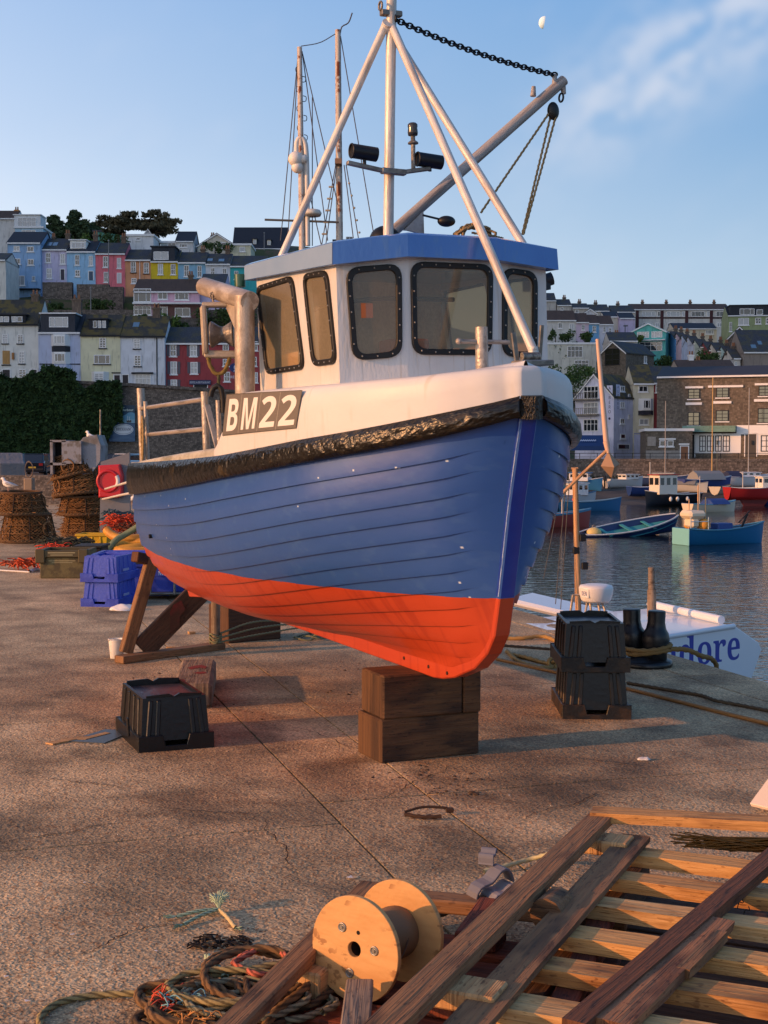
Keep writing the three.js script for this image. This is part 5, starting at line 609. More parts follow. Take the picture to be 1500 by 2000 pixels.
// nesting crates, stood upside down
const plasticBlack = mat(0x0c0c0d, .4, { bumpMap: grain, bumpScale: .001 }), plasticDull = patchy(0x1b1815, 0x3a2a1a, 8, 261, .5, {}, [.35, .6]), plasticBlue = patchy(0x2c3fa8, 0x3b50bb, 6, 262, .42, {}, [.3, .7]), plasticSlab = patchy(0x3a3740, 0x4a4346, 6, 263, .35);
function crate(o, m, mRim, mTop, yo = 0, H = .285) {
  const W = .205, L = .31, w = .172, l = .27, v = [], q = (a, b, c, d) => v.push(...a, ...b, ...c, ...a, ...c, ...d), h0 = yo + .085, h1 = yo + H;
  const B = [[-W + .018, h0 - .03, -L + .018], [W - .018, h0 - .03, -L + .018], [W - .018, h0 - .03, L - .018], [-W + .018, h0 - .03, L - .018]], T = [[-w, h1, -l], [w, h1, -l], [w, h1, l], [-w, h1, l]], I = T.map((p) => [p[0] * .9, h1, p[2] * .94]), J = I.map((p) => [p[0], h1 - .02, p[2]]);
  for (let i = 0; i < 4; i++) { const k = (i + 1) % 4; q(B[k], B[i], T[i], T[k]); q(T[k], T[i], I[i], I[k]); q(I[k], I[i], J[i], J[k]); }
  part(o, 'body', uvf(P3(tri(v)), 2), m);
  const vt = []; vt.push(...J[0], ...J[3], ...J[2], ...J[0], ...J[2], ...J[1]); part(o, 'base_panel', uvf(P3(tri(vt)), 2), mTop || m);
  // shaped lips at the ends of the base
  for (const s of [1, -1]) { const g = ext(poly([[-w * .88, -.02], [w * .88, -.02], [w * .88, .012], [.03, .018], [0, .002], [-.03, .018], [-w * .88, .012]]), .016); g.translate(0, h1, s * (l - .012) - .008); part(o, 'lip', uvf(g, 2), m); }
  // rim in four lengths, the ends with a hand notch
  for (const s of [1, -1]) {
    const g = ext(poly([[-W, yo], [W, yo], [W, h0], [.075, h0], [.06, yo + .028], [-.06, yo + .028], [-.075, h0], [-W, h0]]), .02, { bevelEnabled: true, bevelSize: .003, bevelThickness: .003, bevelSegments: 1 }); g.translate(0, 0, s * (L - .01) - .01); part(o, 'rim', uvf(g, 2), mRim || m);
    part(o, 'rim', uvf(tr(cbox(.022, .085, L * 2 - .02, .003), s * (W - .011), yo + .0425, 0), 2), mRim || m);
    for (const x of [-.150, -.10, .10, .150]) { const top = V(x * w / W * 1.02, h1 - .012, s * l * .985), bot = V(x, h0 - .01, s * (L - .022)); part(o, 'rib', beam(bot, top, .024, .026, .005), mRim || m); }
    for (const z of [-.2, -.07, .07, .2]) { const top = V(s * w * .985, h1 - .012, z * l / L), bot = V(s * (W - .024), h0 - .01, z); const g2 = beam(bot, top, .026, .024, .005); part(o, 'rib', g2, mRim || m); }
  }
}
{
  const a = G(230, 1474), b = G(370, 1462), o = thing('fish_crate', 'single black plastic crate upturned on the ground beside the red-daubed timber', 'crate'); o.rotation.y = Math.atan2(-(b.z - a.z), b.x - a.x); o.position.set((a.x + b.x) / 2, 0, (a.z + b.z) / 2 - .31); crate(o, plasticBlack, plasticBlack, plasticSlab);
  part(o, 'handle', beam(V(-.23, .07, .17), V(-.235, .17, .17), .03, .012, .003), plasticBlack);
}
{
  const a = G(1098, 1403), b = G(1238, 1408), c = V((a.x + b.x) / 2, 0, (a.z + b.z) / 2 - .31);
  for (const [y, lab] of [[0, 'lower black crate of the stack beside the black bollard'], [.288, 'upper black crate of the stack beside the black bollard']]) { const o = thing('fish_crate', lab, 'crate', 'two black crates stacked by the quay edge'); o.position.copy(c).setY(y); o.position.x -= y * .03; o.rotation.y = -.02; crate(o, plasticBlack, y ? plasticDull : plasticDull, plasticSlab, 0, .287); }
}
{
  const a = G(167, 1187), b = G(240, 1185), ang = -.16;
  for (const [y, lab] of [[0, 'lower blue plastic crate of the pair left of the trestle'], [.262, 'upper blue plastic crate of the pair left of the trestle']]) { const o = thing('blue_crate', lab, 'crate', 'two stacked blue crates'); o.position.set((a.x + b.x) / 2, y, (a.z + b.z) / 2 - .31); o.rotation.y = ang - y * .05; crate(o, plasticBlue, plasticBlue, plasticBlue, 0, .262); part(o, 'side_print', tr(bx(-.003, 0, .10, .125, -.05, .12), .192, 0, 0), mat(0x8f98c8, .6)); }
}
// blue tubs and the wheeled cage behind the stern
{
  const p = G(318, 1165), o = thing('tub', 'blue plastic tub with white lettering in the wheeled cage behind the trestle', 'tub'); o.position.copy(p).setY(.07); o.rotation.y = .12;
  part(o, 'body', uvf((() => { const g = P3(new THREE.CylinderGeometry(.40, .33, .30, 4, 1)); g.rotateY(Math.PI / 4); g.scale(1, 1, .7); g.translate(0, .15, 0); g.computeVertexNormals(); return g; })(), 2), plasticBlue); part(o, 'rim', M([bx(-.3, .3, .28, .31, .18, .215, .004), bx(-.3, .3, .28, .31, -.215, -.18, .004), bx(-.3, -.27, .28, .31, -.18, .18), bx(.27, .3, .28, .31, -.18, .18)]), plasticBlue);
  const pl = P3(new THREE.PlaneGeometry(.3, .07)); pl.rotateX(-.13); pl.translate(.08, .21, .195); part(o, 'lettering', pl, mat(0xffffff, .6, { map: ctex(256, 64, (c, w, h) => { c.fillStyle = '#3346ae'; c.fillRect(0, 0, w, h); c.fillStyle = '#e4e4ea'; c.font = 'bold 56px serif'; c.textBaseline = 'middle'; c.fillText('MARK', 22, 34, 210); }) }));
  const c = thing('wheeled_cage', 'low grey metal wheeled cage holding a blue tub', 'trolley'); c.position.copy(p); c.rotation.y = .12; const bar = (a, b) => rod(V(...a), V(...b), .014, .014, 8);
  for (const x of [-.36, -.12, .14, .38]) part(c, 'upright', bar([x, .05, .29], [x, .4, .29]), galv);
  part(c, 'rail', bar([-.36, .4, .29], [.42, .4, .29]), galv); part(c, 'rail', bar([-.36, .06, .29], [.42, .06, .29]), galv); part(c, 'rail', bar([-.36, .06, -.29], [.42, .06, -.29]), galv); part(c, 'deck', bx(-.36, .42, .045, .065, -.29, .29), galv);
  for (const z of [-.3, .3]) { const w = P3(new THREE.TorusGeometry(.085, .035, 10, 20)); w.translate(.36, .12, z * 1.12); const wh = part(c, 'wheel', w, rubber); part(wh, 'hub', rod(V(.36, .12, z * 1.12 - .03), V(.36, .12, z * 1.12 + .03), .055, .055, 14), mat(0x2a3a78, .5)); }
  const t2 = thing('tub', 'shallow blue plastic tub behind the stacked blue crates', 'tub'); t2.position.copy(G(255, 1160)).setY(.0); part(t2, 'body', uvf(bx(-.35, .5, 0, .44, -.3, .25, .03), 2), plasticBlue); part(t2, 'rim', M([bx(-.38, .53, .44, .475, .23, .29, .006), bx(-.38, .53, .44, .475, -.34, -.29, .006), bx(-.38, -.33, .44, .475, -.29, .23), bx(.48, .53, .44, .475, -.29, .23)]), plasticBlue);
}
// small litter
{
  const p = G(228, 1285), o = thing('bucket', 'small white plastic bucket behind the foot of the trestle', 'bucket'); o.position.copy(p); part(o, 'body', lathe([[0, 0], [.05, 0], [.062, .135], [.066, .135], [.066, .15], [.058, .15], [.05, .01], [0, .01]], 20), mat(0xe9e4da, .5)); part(o, 'handle', tube([V(-.063, .13, 0), V(-.05, .15, .06), V(0, .155, .075), V(.05, .15, .06), V(.063, .13, 0)], .003, 6), mat(0xcfcac0, .5));
  const crump = (px, py, w, h, d, s, m, name, label) => { const g = new THREE.SphereGeometry(1, 22, 14), q = g.attributes.position; for (let i = 0; i < q.count; i++) { const x = q.getX(i), y = q.getY(i), z = q.getZ(i), k = .62 + .75 * wn(x * 2.2 + s, z * 2.2 + y * 1.7 + s, s, 3); q.setXYZ(i, x * w * k, Math.max(-.2, y * k) * h, z * d * k); } g.computeVertexNormals(); const c = G(px, py); g.translate(c.x, h * .22, c.z); return single(name, P3(g), m, label, name === 'plastic_bag' ? 'bag' : 'litter'); };
  crump(240, 1192, .14, .05, .09, 3, mat(0xe8e2dc, .6), 'plastic_bag', 'crumpled white plastic bag on the ground by the blue crates');
  crump(1258, 1484, .035, .012, .02, 5, mat(0xd8d4d0, .7), 'paper_scrap', 'tiny pale scrap of paper right of the bow block');
  const c = G(155, 1445), g = ext(poly([[-.06, -.19], [.0, -.19], [.012, -.03], [.055, .0], [.045, .19], [.0, .19], [.01, .06], [-.03, .02]]), .008); g.rotateX(-Math.PI / 2); g.rotateY(-.62); g.translate(c.x, .004, c.z); single('wood_offcut', uvm(g, 1), woodPale, 'pale jagged wood offcut lying left of the black crate', 'offcut');
  const c2 = G(198, 1440), g2 = ext(poly([[-.12, -.17], [.1, -.17], [.12, .17], [-.06, .17]]), .005); g2.rotateX(-Math.PI / 2); g2.rotateY(-.25); g2.translate(c2.x, .004, c2.z); single('grey_sheet', g2, mat(0x4b4d4c, .4), 'thin dark grey sheet lying beside the wood offcut', 'sheet');
  for (const [px, py, w, l, a, lab] of [[374, 1238, .06, .04, .4, 'small pale wood chip behind the trestle'], [334, 1268, .03, .05, .1, 'smaller wood chip near the trestle base']]) { const c3 = G(px, py); single('wood_chip', uvm(cbox(l * 1.5, .02, w, .003).rotateY(a).translate(c3.x, .012, c3.z), 1), woodPale, lab, 'wood chip'); }
  // broken banding strap near the middle of the foreground
  const b = G(835, 1597); single('broken_strap', M([tube([V(b.x - .1, .02, b.z - .02), V(b.x - .02, .035, b.z - .045), V(b.x + .09, .03, b.z - .05)], .006, 6), rope([V(b.x - .1, .015, b.z), V(b.x - .03, .012, b.z + .03), V(b.x + .06, .015, b.z + .04)], .009, { seg: 6 }), cbox(.035, .02, .03).translate(b.x + .1, .02, b.z - .05)]), mat(0x3b2618, .9), 'broken dark strap lying on the concrete between boat and spool', 'strap');
  // seaweedy clods
  const r = rnd(31);
  const spots = [[340, 1310, 20], [500, 1320, 26], [640, 1310, 30], [700, 1350, 20], [860, 1510, 40], [900, 1540, 34], [780, 1520, 26], [980, 1500, 30], [450, 1390, 12], [560, 1240, 16], [260, 1330, 10], [460, 1830, 30]];
  const clod = []; spots.forEach(([px, py, n]) => { for (let i = 0; i < n; i++) { const c3 = G(px + (r() - .5) * 130, py + (r() - .5) * 34), s = .003 + .011 * r() * r() * r(); const g3 = P3(new THREE.IcosahedronGeometry(s, 0)); g3.scale(1.2 + r(), .7, .9 + r()); g3.rotateY(r() * 6); g3.translate(c3.x, s * .25, c3.z); clod.push(g3); } }); stuff(scene, 'dirt_clods', M(clod), mat(0x4d3a2a, .95));
  const grit = [], gw = []; for (let i = 0; i < 2600; i++) { const px = r() * 1560 - 30, py = 1190 + Math.pow(r(), .8) * 830, c3 = G(px, py), s = .0018 + .0042 * r() * r(); const nt = c3.x * ce + -c3.z * se; if (nt > 5.15) continue; const g3 = P3(new THREE.TetrahedronGeometry(s, 0)); g3.rotateX(r() * 6); g3.rotateY(r() * 6); g3.translate(c3.x, s * .3 + .004, c3.z); (i % 9 ? grit : gw).push(g3); } stuff(scene, 'grit', M(grit), mat(0x6b5645, .95)); stuff(scene, 'pale_grit', M(gw), mat(0xc9c0b4, .9));
  // bird droppings, flat splashes
  const dr = []; for (const [px, py, s] of [[683, 1716, .022], [165, 1726, .009], [140, 1828, .012], [12, 1910, .012], [52, 1958, .012], [305, 1860, .007], [325, 1795, .006]]) { const c3 = G(px, py); const sh = []; for (let i = 0; i < 18; i++) { const a = i / 18 * 6.283, q = s * (.25 + 1.1 * r() * r()); sh.push([Math.cos(a) * q, Math.sin(a) * q]); } const g3 = ext(poly(sh), .0008); g3.rotateX(-Math.PI / 2); g3.translate(c3.x, .0052, c3.z); dr.push(g3); } stuff(scene, 'bird_droppings', M(dr), mat(0xd9d6d2, .8));
}
// iron bollard with two horns
const castIron = mat(0x17181b, .35, { bumpMap: blotch, bumpScale: .006 });
{
  const p = G(1268, 1305), o = thing('bollard', 'black cast iron bollard with two horns at the quay edge', 'bollard'); o.position.copy(p); o.scale.y = .8;
  part(o, 'base', lathe([[0, 0], [.19, 0], [.2, .02], [.19, .06], [.13, .085], [.12, .1], [0, .1]], 26).translate(.0, 0, -.12), castIron);
  for (const [x, z, t] of [[-.09, -.18, -.02], [.05, -.06, .03]]) part(o, 'horn', lathe([[0, .05], [.09, .05], [.09, .2], [.105, .25], [.095, .32], [.075, .36], [.065, .42], [.066, .52], [.06, .53], [0, .53]], 22).rotateZ(-t).translate(x, 0, z), castIron);
  const loops = []; for (let k = 0; k < 2; k++) { const pts = []; for (let i = 0; i < 14; i++) { const a = i / 14 * 6.283; pts.push(V(p.x - .02 + Math.cos(a) * .2, .12 + .03 * k + .012 * Math.sin(2 * a + k), p.z - .12 + Math.sin(a) * .19)); } loops.push(rope(pts, .016, { closed: true })); }
  loops.push(rope([V(p.x + .15, .14, p.z - .02), V(p.x + .3, .12, p.z - .12), V(p.x + .45, .05, p.z - .28), V(p.x + .62, -.05, p.z - .5), V(p.x + .7, -.6, p.z - .6)], .018, {}));
  single('mooring_rope', M(loops), mat(0x8a6a3c, .95), 'thick tan mooring rope looped round the black bollard', 'rope');
  const gp = (px, py, h = .012) => { const q = G(px, py); q.y = h; return q; };
  single('mooring_rope', M([rope([gp(985, 1250), gp(1020, 1251, .02), gp(1060, 1250, .03), gp(1095, 1258), gp(1130, 1268)], .016, {}), rope([gp(1000, 1282), gp(1030, 1290, .02), gp(1060, 1297), gp(1085, 1303), gp(1060, 1308), gp(1020, 1298), gp(990, 1275)], .016, {}), P3(new THREE.TorusKnotGeometry(.03, .014, 40, 6)).translate(gp(1080, 1305).x, .03, gp(1080, 1305).z)]), mat(0xa5824d, .95), 'knotted tan rope lying on the quay right of the bow', 'rope');
  single('hose', tube([gp(970, 1290), gp(1040, 1306), gp(1095, 1318), gp(1180, 1336), gp(1240, 1352), gp(1330, 1375), gp(1420, 1398), gp(1520, 1422)], .013, 8, .06), mat(0xa0703c, .7), 'thin orange-brown hose running along the quay past the crates', 'hose');
  single('old_rope', rope([gp(1225, 1337), gp(1300, 1350), gp(1370, 1362), gp(1400, 1375, .02), gp(1440, 1380), gp(1530, 1398)], .011, {}), mat(0x5d4a34, .95), 'dark worn rope lying beside the hose at the right', 'rope');
  single('old_rope', rope([gp(955, 1262), gp(1010, 1266), gp(1060, 1270), gp(1110, 1274)], .012, {}), mat(0x4a3a2c, .95), 'dark worn rope crossing the quay behind the crates', 'rope');
}

// ================= LEFT MIDDLE DISTANCE =================
function netTube(a, b, r) { return rod(a, b, r, r, 3, null); }
const potNet = mat(0x86603a, .95), potDark = mat(0x2c2016, .95), potRope = mat(0x5a4028, .95), potIron = mat(0x3a2a1c, .9);
function pot(pos, rb, rt, h, tilt, dir, label, s) {
  const o = thing('lobster_pot', label, 'lobster pot', 'lobster pots piled on the quay'); o.position.copy(pos); o.rotation.set(tilt * Math.cos(dir), s, tilt * Math.sin(dir)); const r = rnd(s * 97 + 3);
  part(o, 'base_ring', P3(new THREE.TorusGeometry(rb, .026, 8, 36)).rotateX(Math.PI / 2).translate(0, .03, 0), potRope); part(o, 'top_ring', P3(new THREE.TorusGeometry(rt, .022, 8, 30)).rotateX(Math.PI / 2).translate(0, h, 0), potRope);
  const wr = []; for (let i = 0; i < 46; i++) { const a = i / 46 * 6.283; const g = P3(new THREE.TorusGeometry(.034, .008, 4, 8)); g.rotateX(.5); g.rotateY(-a + Math.PI / 2 + .4); g.translate(Math.cos(a) * rb, .03, Math.sin(a) * rb); wr.push(g); } stuff(o, 'rope_winding', M(wr), mat(0x8a6a45, .95));
  for (let i = 0; i < 8; i++) { const a = i / 8 * 6.283; part(o, 'bar', rod(V(Math.cos(a) * rb, .03, Math.sin(a) * rb), V(Math.cos(a) * rt, h, Math.sin(a) * rt), .012, .012, 6), potIron); }
  const net = [], N = 34, K = 7; for (const dirn of [1, -1]) for (let i = 0; i < N; i++) { let p = null; for (let k = 0; k <= K; k++) { const f = k / K, a = (i + dirn * f * 9) / N * 6.283 + (r() - .5) * .05, R = mix(rb, rt, f) * (1 + (r() - .5) * .09 - .05 * Math.sin(f * 3.14)), q = V(Math.cos(a) * R, mix(.04, h, f) + (r() - .5) * .03, Math.sin(a) * R); if (p) net.push(netTube(p, q, .0062)); p = q; } } for (const f of [.35, .65]) for (let i = 0; i < 20; i++) { const R = mix(rb, rt, f) * 1.01, a = i / 20 * 6.283, b = (i + 1) / 20 * 6.283; net.push(netTube(V(Math.cos(a) * R, h * f, Math.sin(a) * R), V(Math.cos(b) * R, h * f, Math.sin(b) * R), .01)); } for (let i = 0; i < 90; i++) { const f = Math.pow(r(), 1.5), a = r() * 6.283, R = mix(rb, rt, f) * 1.02, p = V(Math.cos(a) * R, mix(.03, h, f), Math.sin(a) * R), q = p.clone().add(V((r() - .5) * .12 + Math.cos(a) * .05, -.1 * r() + .02, (r() - .5) * .12 + Math.sin(a) * .05)); net.push(netTube(p, q, .007)); } stuff(o, 'netting', M(net), potNet);
  const g = new THREE.CylinderGeometry(rt * .8, rb * .82, h - .06, 40, 12, false), p = g.attributes.position; for (let i = 0; i < p.count; i++) { const x = p.getX(i), y = p.getY(i), z = p.getZ(i), k = .8 + .42 * wn(Math.atan2(z, x) * 7 + s, y * 14, 700 + Math.round(s * 10), 3); p.setXYZ(i, x * k, y, z * k); } g.translate(0, h / 2, 0); g.computeVertexNormals(); part(o, 'inner_net', uvf(P3(g), 2), patchDarkNet);
  part(o, 'funnel', P3(new THREE.TorusGeometry(.12, .016, 6, 20)).translate(.0, h * .5, mix(rb, rt, .5) + .005), potNet);
  return o;
}
const patchDarkNet = patchy(0x2a1c12, 0x8a6236, 26, 702, .95, { bumpMap: blotch, bumpScale: .03 }, [.42, .6]);
{
  const a = G(42, 1062); a.z -= .45; pot(a.clone(), .50, .40, .50, 0, 0, 'lobster pot at the bottom of the low pile at the left edge', 1.1); pot(a.clone().add(V(-.12, .5, .02)), .46, .36, .40, .03, 1, 'lobster pot on top of the low pile at the left edge, a gull on it', 2.3);
  const b = G(163, 1050); b.z -= .5; pot(b.clone(), .50, .44, .40, 0, 0, 'lobster pot at the bottom of the tall leaning stack', 3.2); pot(b.clone().add(V(-.03, .42, 0)), .55, .46, .36, -.04, 1.6, 'second lobster pot from the ground in the tall leaning stack', 4.1); pot(b.clone().add(V(-.10, .78, 0)), .58, .48, .42, .16, 1.2, 'third lobster pot in the tall stack, tilted to the left', 5.4); pot(b.clone().add(V(-.2, 1.18, .02)), .5, .40, .42, .26, 1.35, 'topmost lobster pot of the tall stack, leaning and frayed', 6.2);
  pot(G(118, 1050).add(V(.1, 0, -1.6)), .46, .38, .42, 0, 0, 'lobster pot half hidden between the two piles', 7.7);
}
// gulls: one continuous body swept along a bent axis
function sweep(pts, rad, n = 14) { const c = new THREE.CatmullRomCurve3(pts.map((p) => V(...p)), false, 'centripetal'), N = 26, rows = []; for (let i = 0; i <= N; i++) { const t = i / N, p = c.getPoint(t), d = c.getTangent(t).normalize(), s = V(0, 0, 1), u = s.clone().cross(d).normalize(), R = interp(rad.map((_, k) => k / (rad.length - 1)), rad, t), row = []; for (let k = 0; k <= n; k++) { const a = k / n * 6.2832; row.push(p.clone().addScaledVector(u, Math.cos(a) * R).addScaledVector(s, Math.sin(a) * R * .92)); } rows.push(row); } return gridGeo(rows, false); }
function gull(pos, yaw, label) { const o = thing('gull', label, 'gull', 'gulls standing on the quay'); o.position.copy(pos); o.rotation.y = yaw; o.scale.setScalar(.62); const w = mat(0xe6e2dc, .8, { side: THREE.DoubleSide }), gy = mat(0x9a9ca2, .8, { side: THREE.DoubleSide }); part(o, 'body', sweep([[-.26, .16, 0], [-.16, .17, 0], [-.02, .19, 0], [.1, .24, 0], [.145, .31, 0], [.16, .36, 0], [.215, .365, 0], [.255, .355, 0]], [.006, .035, .085, .082, .045, .04, .034, .006]), w); for (const s of [1, -1]) { part(o, 'wing', sweep([[-.32, .165, s * .03], [-.15, .20, s * .07], [.0, .23, s * .075], [.08, .235, s * .06]], [.006, .03, .04, .012], 8).scale(1, 1, 1), gy); part(o, 'leg', rod(V(0, 0, s * .025), V(-.01, .12, s * .03), .006, .007, 6), mat(0xc49a86, .8)); } part(o, 'beak', rod(V(.235, .357, 0), V(.285, .345, 0), .012, .003, 8), mat(0xd0a23c, .6)); part(o, 'eye', P3(new THREE.SphereGeometry(.006, 6, 5)).translate(.21, .372, .028), mat(0x111111, .3)); }
{ const p = G(42, 1062); gull(V(p.x - .28, .92, p.z - .2), 2.8, 'white gull standing on the low pot pile at the left'); const m = S(178, 866, 26); gull(m, 2.5, 'gull perched on top of the grey rusty hopper'); gull(S(256, 985, 31), -.6, 'gull standing beside the grey lifebuoy panel'); }
// grey steel hopper, buoy panel
{
  const d = 26, a = S(118, 905, d), b = S(200, 868, d), o = thing('hopper', 'battered grey steel hopper standing behind the lobster pots', 'hopper'), gm = patchy(0x8b8c92, 0x6a655f, 6, 710, .6, {}, [.4, .7]);
  part(o, 'duct', M([bx(a.x, a.x + .05, a.y - .2, S(0, 862, d).y, -d, -d + .8), bx(a.x + .22, S(168, 0, d).x, S(0, 905, d).y, S(0, 862, d).y, -d + .1, -d + .8), bx(a.x, a.x + .3, S(0, 864, d).y, S(0, 860, d).y, -d, -d + .8), bx(a.x, a.x + .3, S(0, 908, d).y, S(0, 903, d).y, -d, -d + .8)]), gm); part(o, 'opening', bx(a.x + .04, a.x + .24, S(0, 904, d).y, S(0, 864, d).y, -d + .2, -d + .6), mat(0x0c0c0e, .9));
  part(o, 'body', ext(poly([[S(160, 0, d).x, S(0, 868, d).y], [S(170, 0, d).x, S(0, 855, d).y], [S(196, 0, d).x, S(0, 850, d).y], [S(203, 0, d).x, S(0, 870, d).y], [S(202, 0, d).x, S(0, 900, d).y], [S(188, 0, d).x, S(0, 920, d).y], [S(172, 0, d).x, S(0, 905, d).y]]), .7).translate(0, 0, -d), gm); part(o, 'leg', bx(S(180, 0, d).x, S(184, 0, d).x, 0, S(0, 905, d).y, -d + .2, -d + .3), gm); part(o, 'leg', bx(S(130, 0, d).x, S(134, 0, d).x, 0, S(0, 905, d).y, -d + .2, -d + .3), gm); part(o, 'rod', rod(S(196, 856, d), S(196, 800, d), .018, .014, 8), galv);
}
{
  const d = 22.5, o = thing('lifebuoy_station', 'grey panel with a red lifebuoy housing behind the stern', 'lifebuoy station'), X = (p) => S(p, 0, d).x, Y = (p) => S(0, p, d).y;
  part(o, 'panel', ext(poly([[X(186), 0], [X(247), 0], [X(247), Y(884)], [X(190), Y(902)]]), .08).translate(0, 0, -d), mat(0x77787c, .7, { bumpMap: blotch, bumpScale: .01 }));
  const h = part(o, 'housing', ext(poly([[X(192), Y(912)], [X(228), Y(910)], [X(233), Y(930)], [X(232), Y(964)], [X(226), Y(968)], [X(192), Y(968)]]), .1, { bevelEnabled: true, bevelSize: .03, bevelThickness: .04, bevelSegments: 3 }).translate(0, 0, -d + .1), phys(0xc8242c, .35)); part(h, 'ring', P3(new THREE.TorusGeometry(.17, .03, 10, 30)).translate(X(208), Y(939), -d + .235), phys(0xc0222b, .35)); const t = P3(new THREE.TorusGeometry(.17, .034, 10, 8, 1.0)); t.rotateZ(-.45); t.translate(X(208), Y(939), -d + .24); part(h, 'white_band', t, mat(0xe2dcd6, .6));
  single('mooring_line', M([rope([S(266, 937, 13), S(235, 946, 17), S(205, 955, 21)], .012, { seg: 6 }), rope([S(266, 961, 13), S(235, 967, 17), S(200, 975, 21)], .012, { seg: 6 })]), mat(0xcac6be, .8), 'pale mooring lines running left from the stern of the boat', 'rope');
  const p2 = thing('pile_post', 'timber post with a hoop behind the low pot pile', 'post'), q = S(60, 970, 27); part(p2, 'post', bx(q.x - .09, q.x + .09, 0, q.y + .38, q.z, q.z + .2, .02), woodGrey); part(p2, 'hoop', P3(new THREE.TorusGeometry(.16, .02, 6, 18)).scale(.5, 1, 1).translate(q.x, q.y + .55, q.z + .1), woodGrey);
}
// low stone wall and parked cars
single('low_wall', uvf(bx(-30, -6.6, 0, .9, -42.6, -42), .5), stoneFar, 'low stone wall between the quay and the parked cars', 'wall');
function car(px, d, color, label, yaw, cover) {
  const o = thing('parked_car', label, 'car', 'cars parked below the ivy wall'); const c = S(px, 900, d); o.position.set(c.x, 0, c.z); o.rotation.y = yaw;
  if (cover) { const g = ext(poly([[-2.1, .25], [-2.15, .8], [-1.2, 1.0], [-.7, 1.45], [.8, 1.48], [1.6, 1.05], [2.15, .9], [2.1, .25]]), 1.5, { bevelEnabled: true, bevelSize: .14, bevelThickness: .14, bevelSegments: 3 }); g.translate(0, 0, -.75); part(o, 'cover', g, mat(0x6e7074, .8, { bumpMap: blotch, bumpScale: .05 })); return; }
  const body = ext(poly([[-2.05, .3], [-2.1, .85], [-1.75, .98], [1.2, .95], [2.0, .82], [2.1, .55], [2.05, .3]]), 1.56, { bevelEnabled: true, bevelSize: .08, bevelThickness: .08, bevelSegments: 2 }); body.translate(0, 0, -.78); part(o, 'body', body, phys(color, .25, { clearcoat: 1 }));
  const cab = ext(poly([[-1.75, .95], [-1.45, 1.42], [.25, 1.45], [1.05, .95]]), 1.3, { bevelEnabled: true, bevelSize: .08, bevelThickness: .1, bevelSegments: 2 }); cab.translate(0, 0, -.65); part(o, 'windows', cab, paneD); part(o, 'roof', bx(-1.4, .25, 1.5, 1.56, -.66, .66, .03), phys(color, .25, { clearcoat: 1 }));
  for (const x of [-1.3, 1.3]) for (const z of [-.8, .8]) { const w = part(o, 'wheel', rod(V(x, .32, z - .1), V(x, .32, z + .1), .32, .32, 16), rubber); part(w, 'rim', rod(V(x, .32, z - .11), V(x, .32, z + .11), .19, .19, 12), galv); }
  for (const z of [-.62, .62]) { part(o, 'tail_lamp', bx(-2.2, -2.15, .68, .86, z - .14, z + .14), mat(0x8a1a18, .3)); part(o, 'headlight', bx(2.12, 2.19, .6, .74, z - .16, z + .16), mat(0xd8dade, .2)); } part(o, 'number_plate', bx(-2.21, -2.18, .5, .62, -.26, .26), mat(0xc8a83a, .6)); part(o, 'bumper', bx(-2.22, -2.05, .32, .5, -.8, .8, .03), mat(0x1e1f22, .7));
}
car(20, 92, 0, 'parked car under a grey cover at the left edge', 1.9, 1); car(72, 99, 0x1a1f2a, 'dark parked hatchback seen from behind, right of the covered car', Math.PI / 2 + .1); car(108, 105, 0x3a3d44, 'dark grey parked car behind the lobster pots', Math.PI / 2 + .05); car(254, 104, 0xd9dade, 'white parked car glimpsed beside the lifebuoy panel', Math.PI / 2 - .25); car(232, 112, 0x1b1d22, 'black parked car behind the lifebuoy panel', Math.PI / 2); car(60, 108, 0x2f6a78, 'teal parked car behind the dark hatchback', Math.PI / 2 + .2);
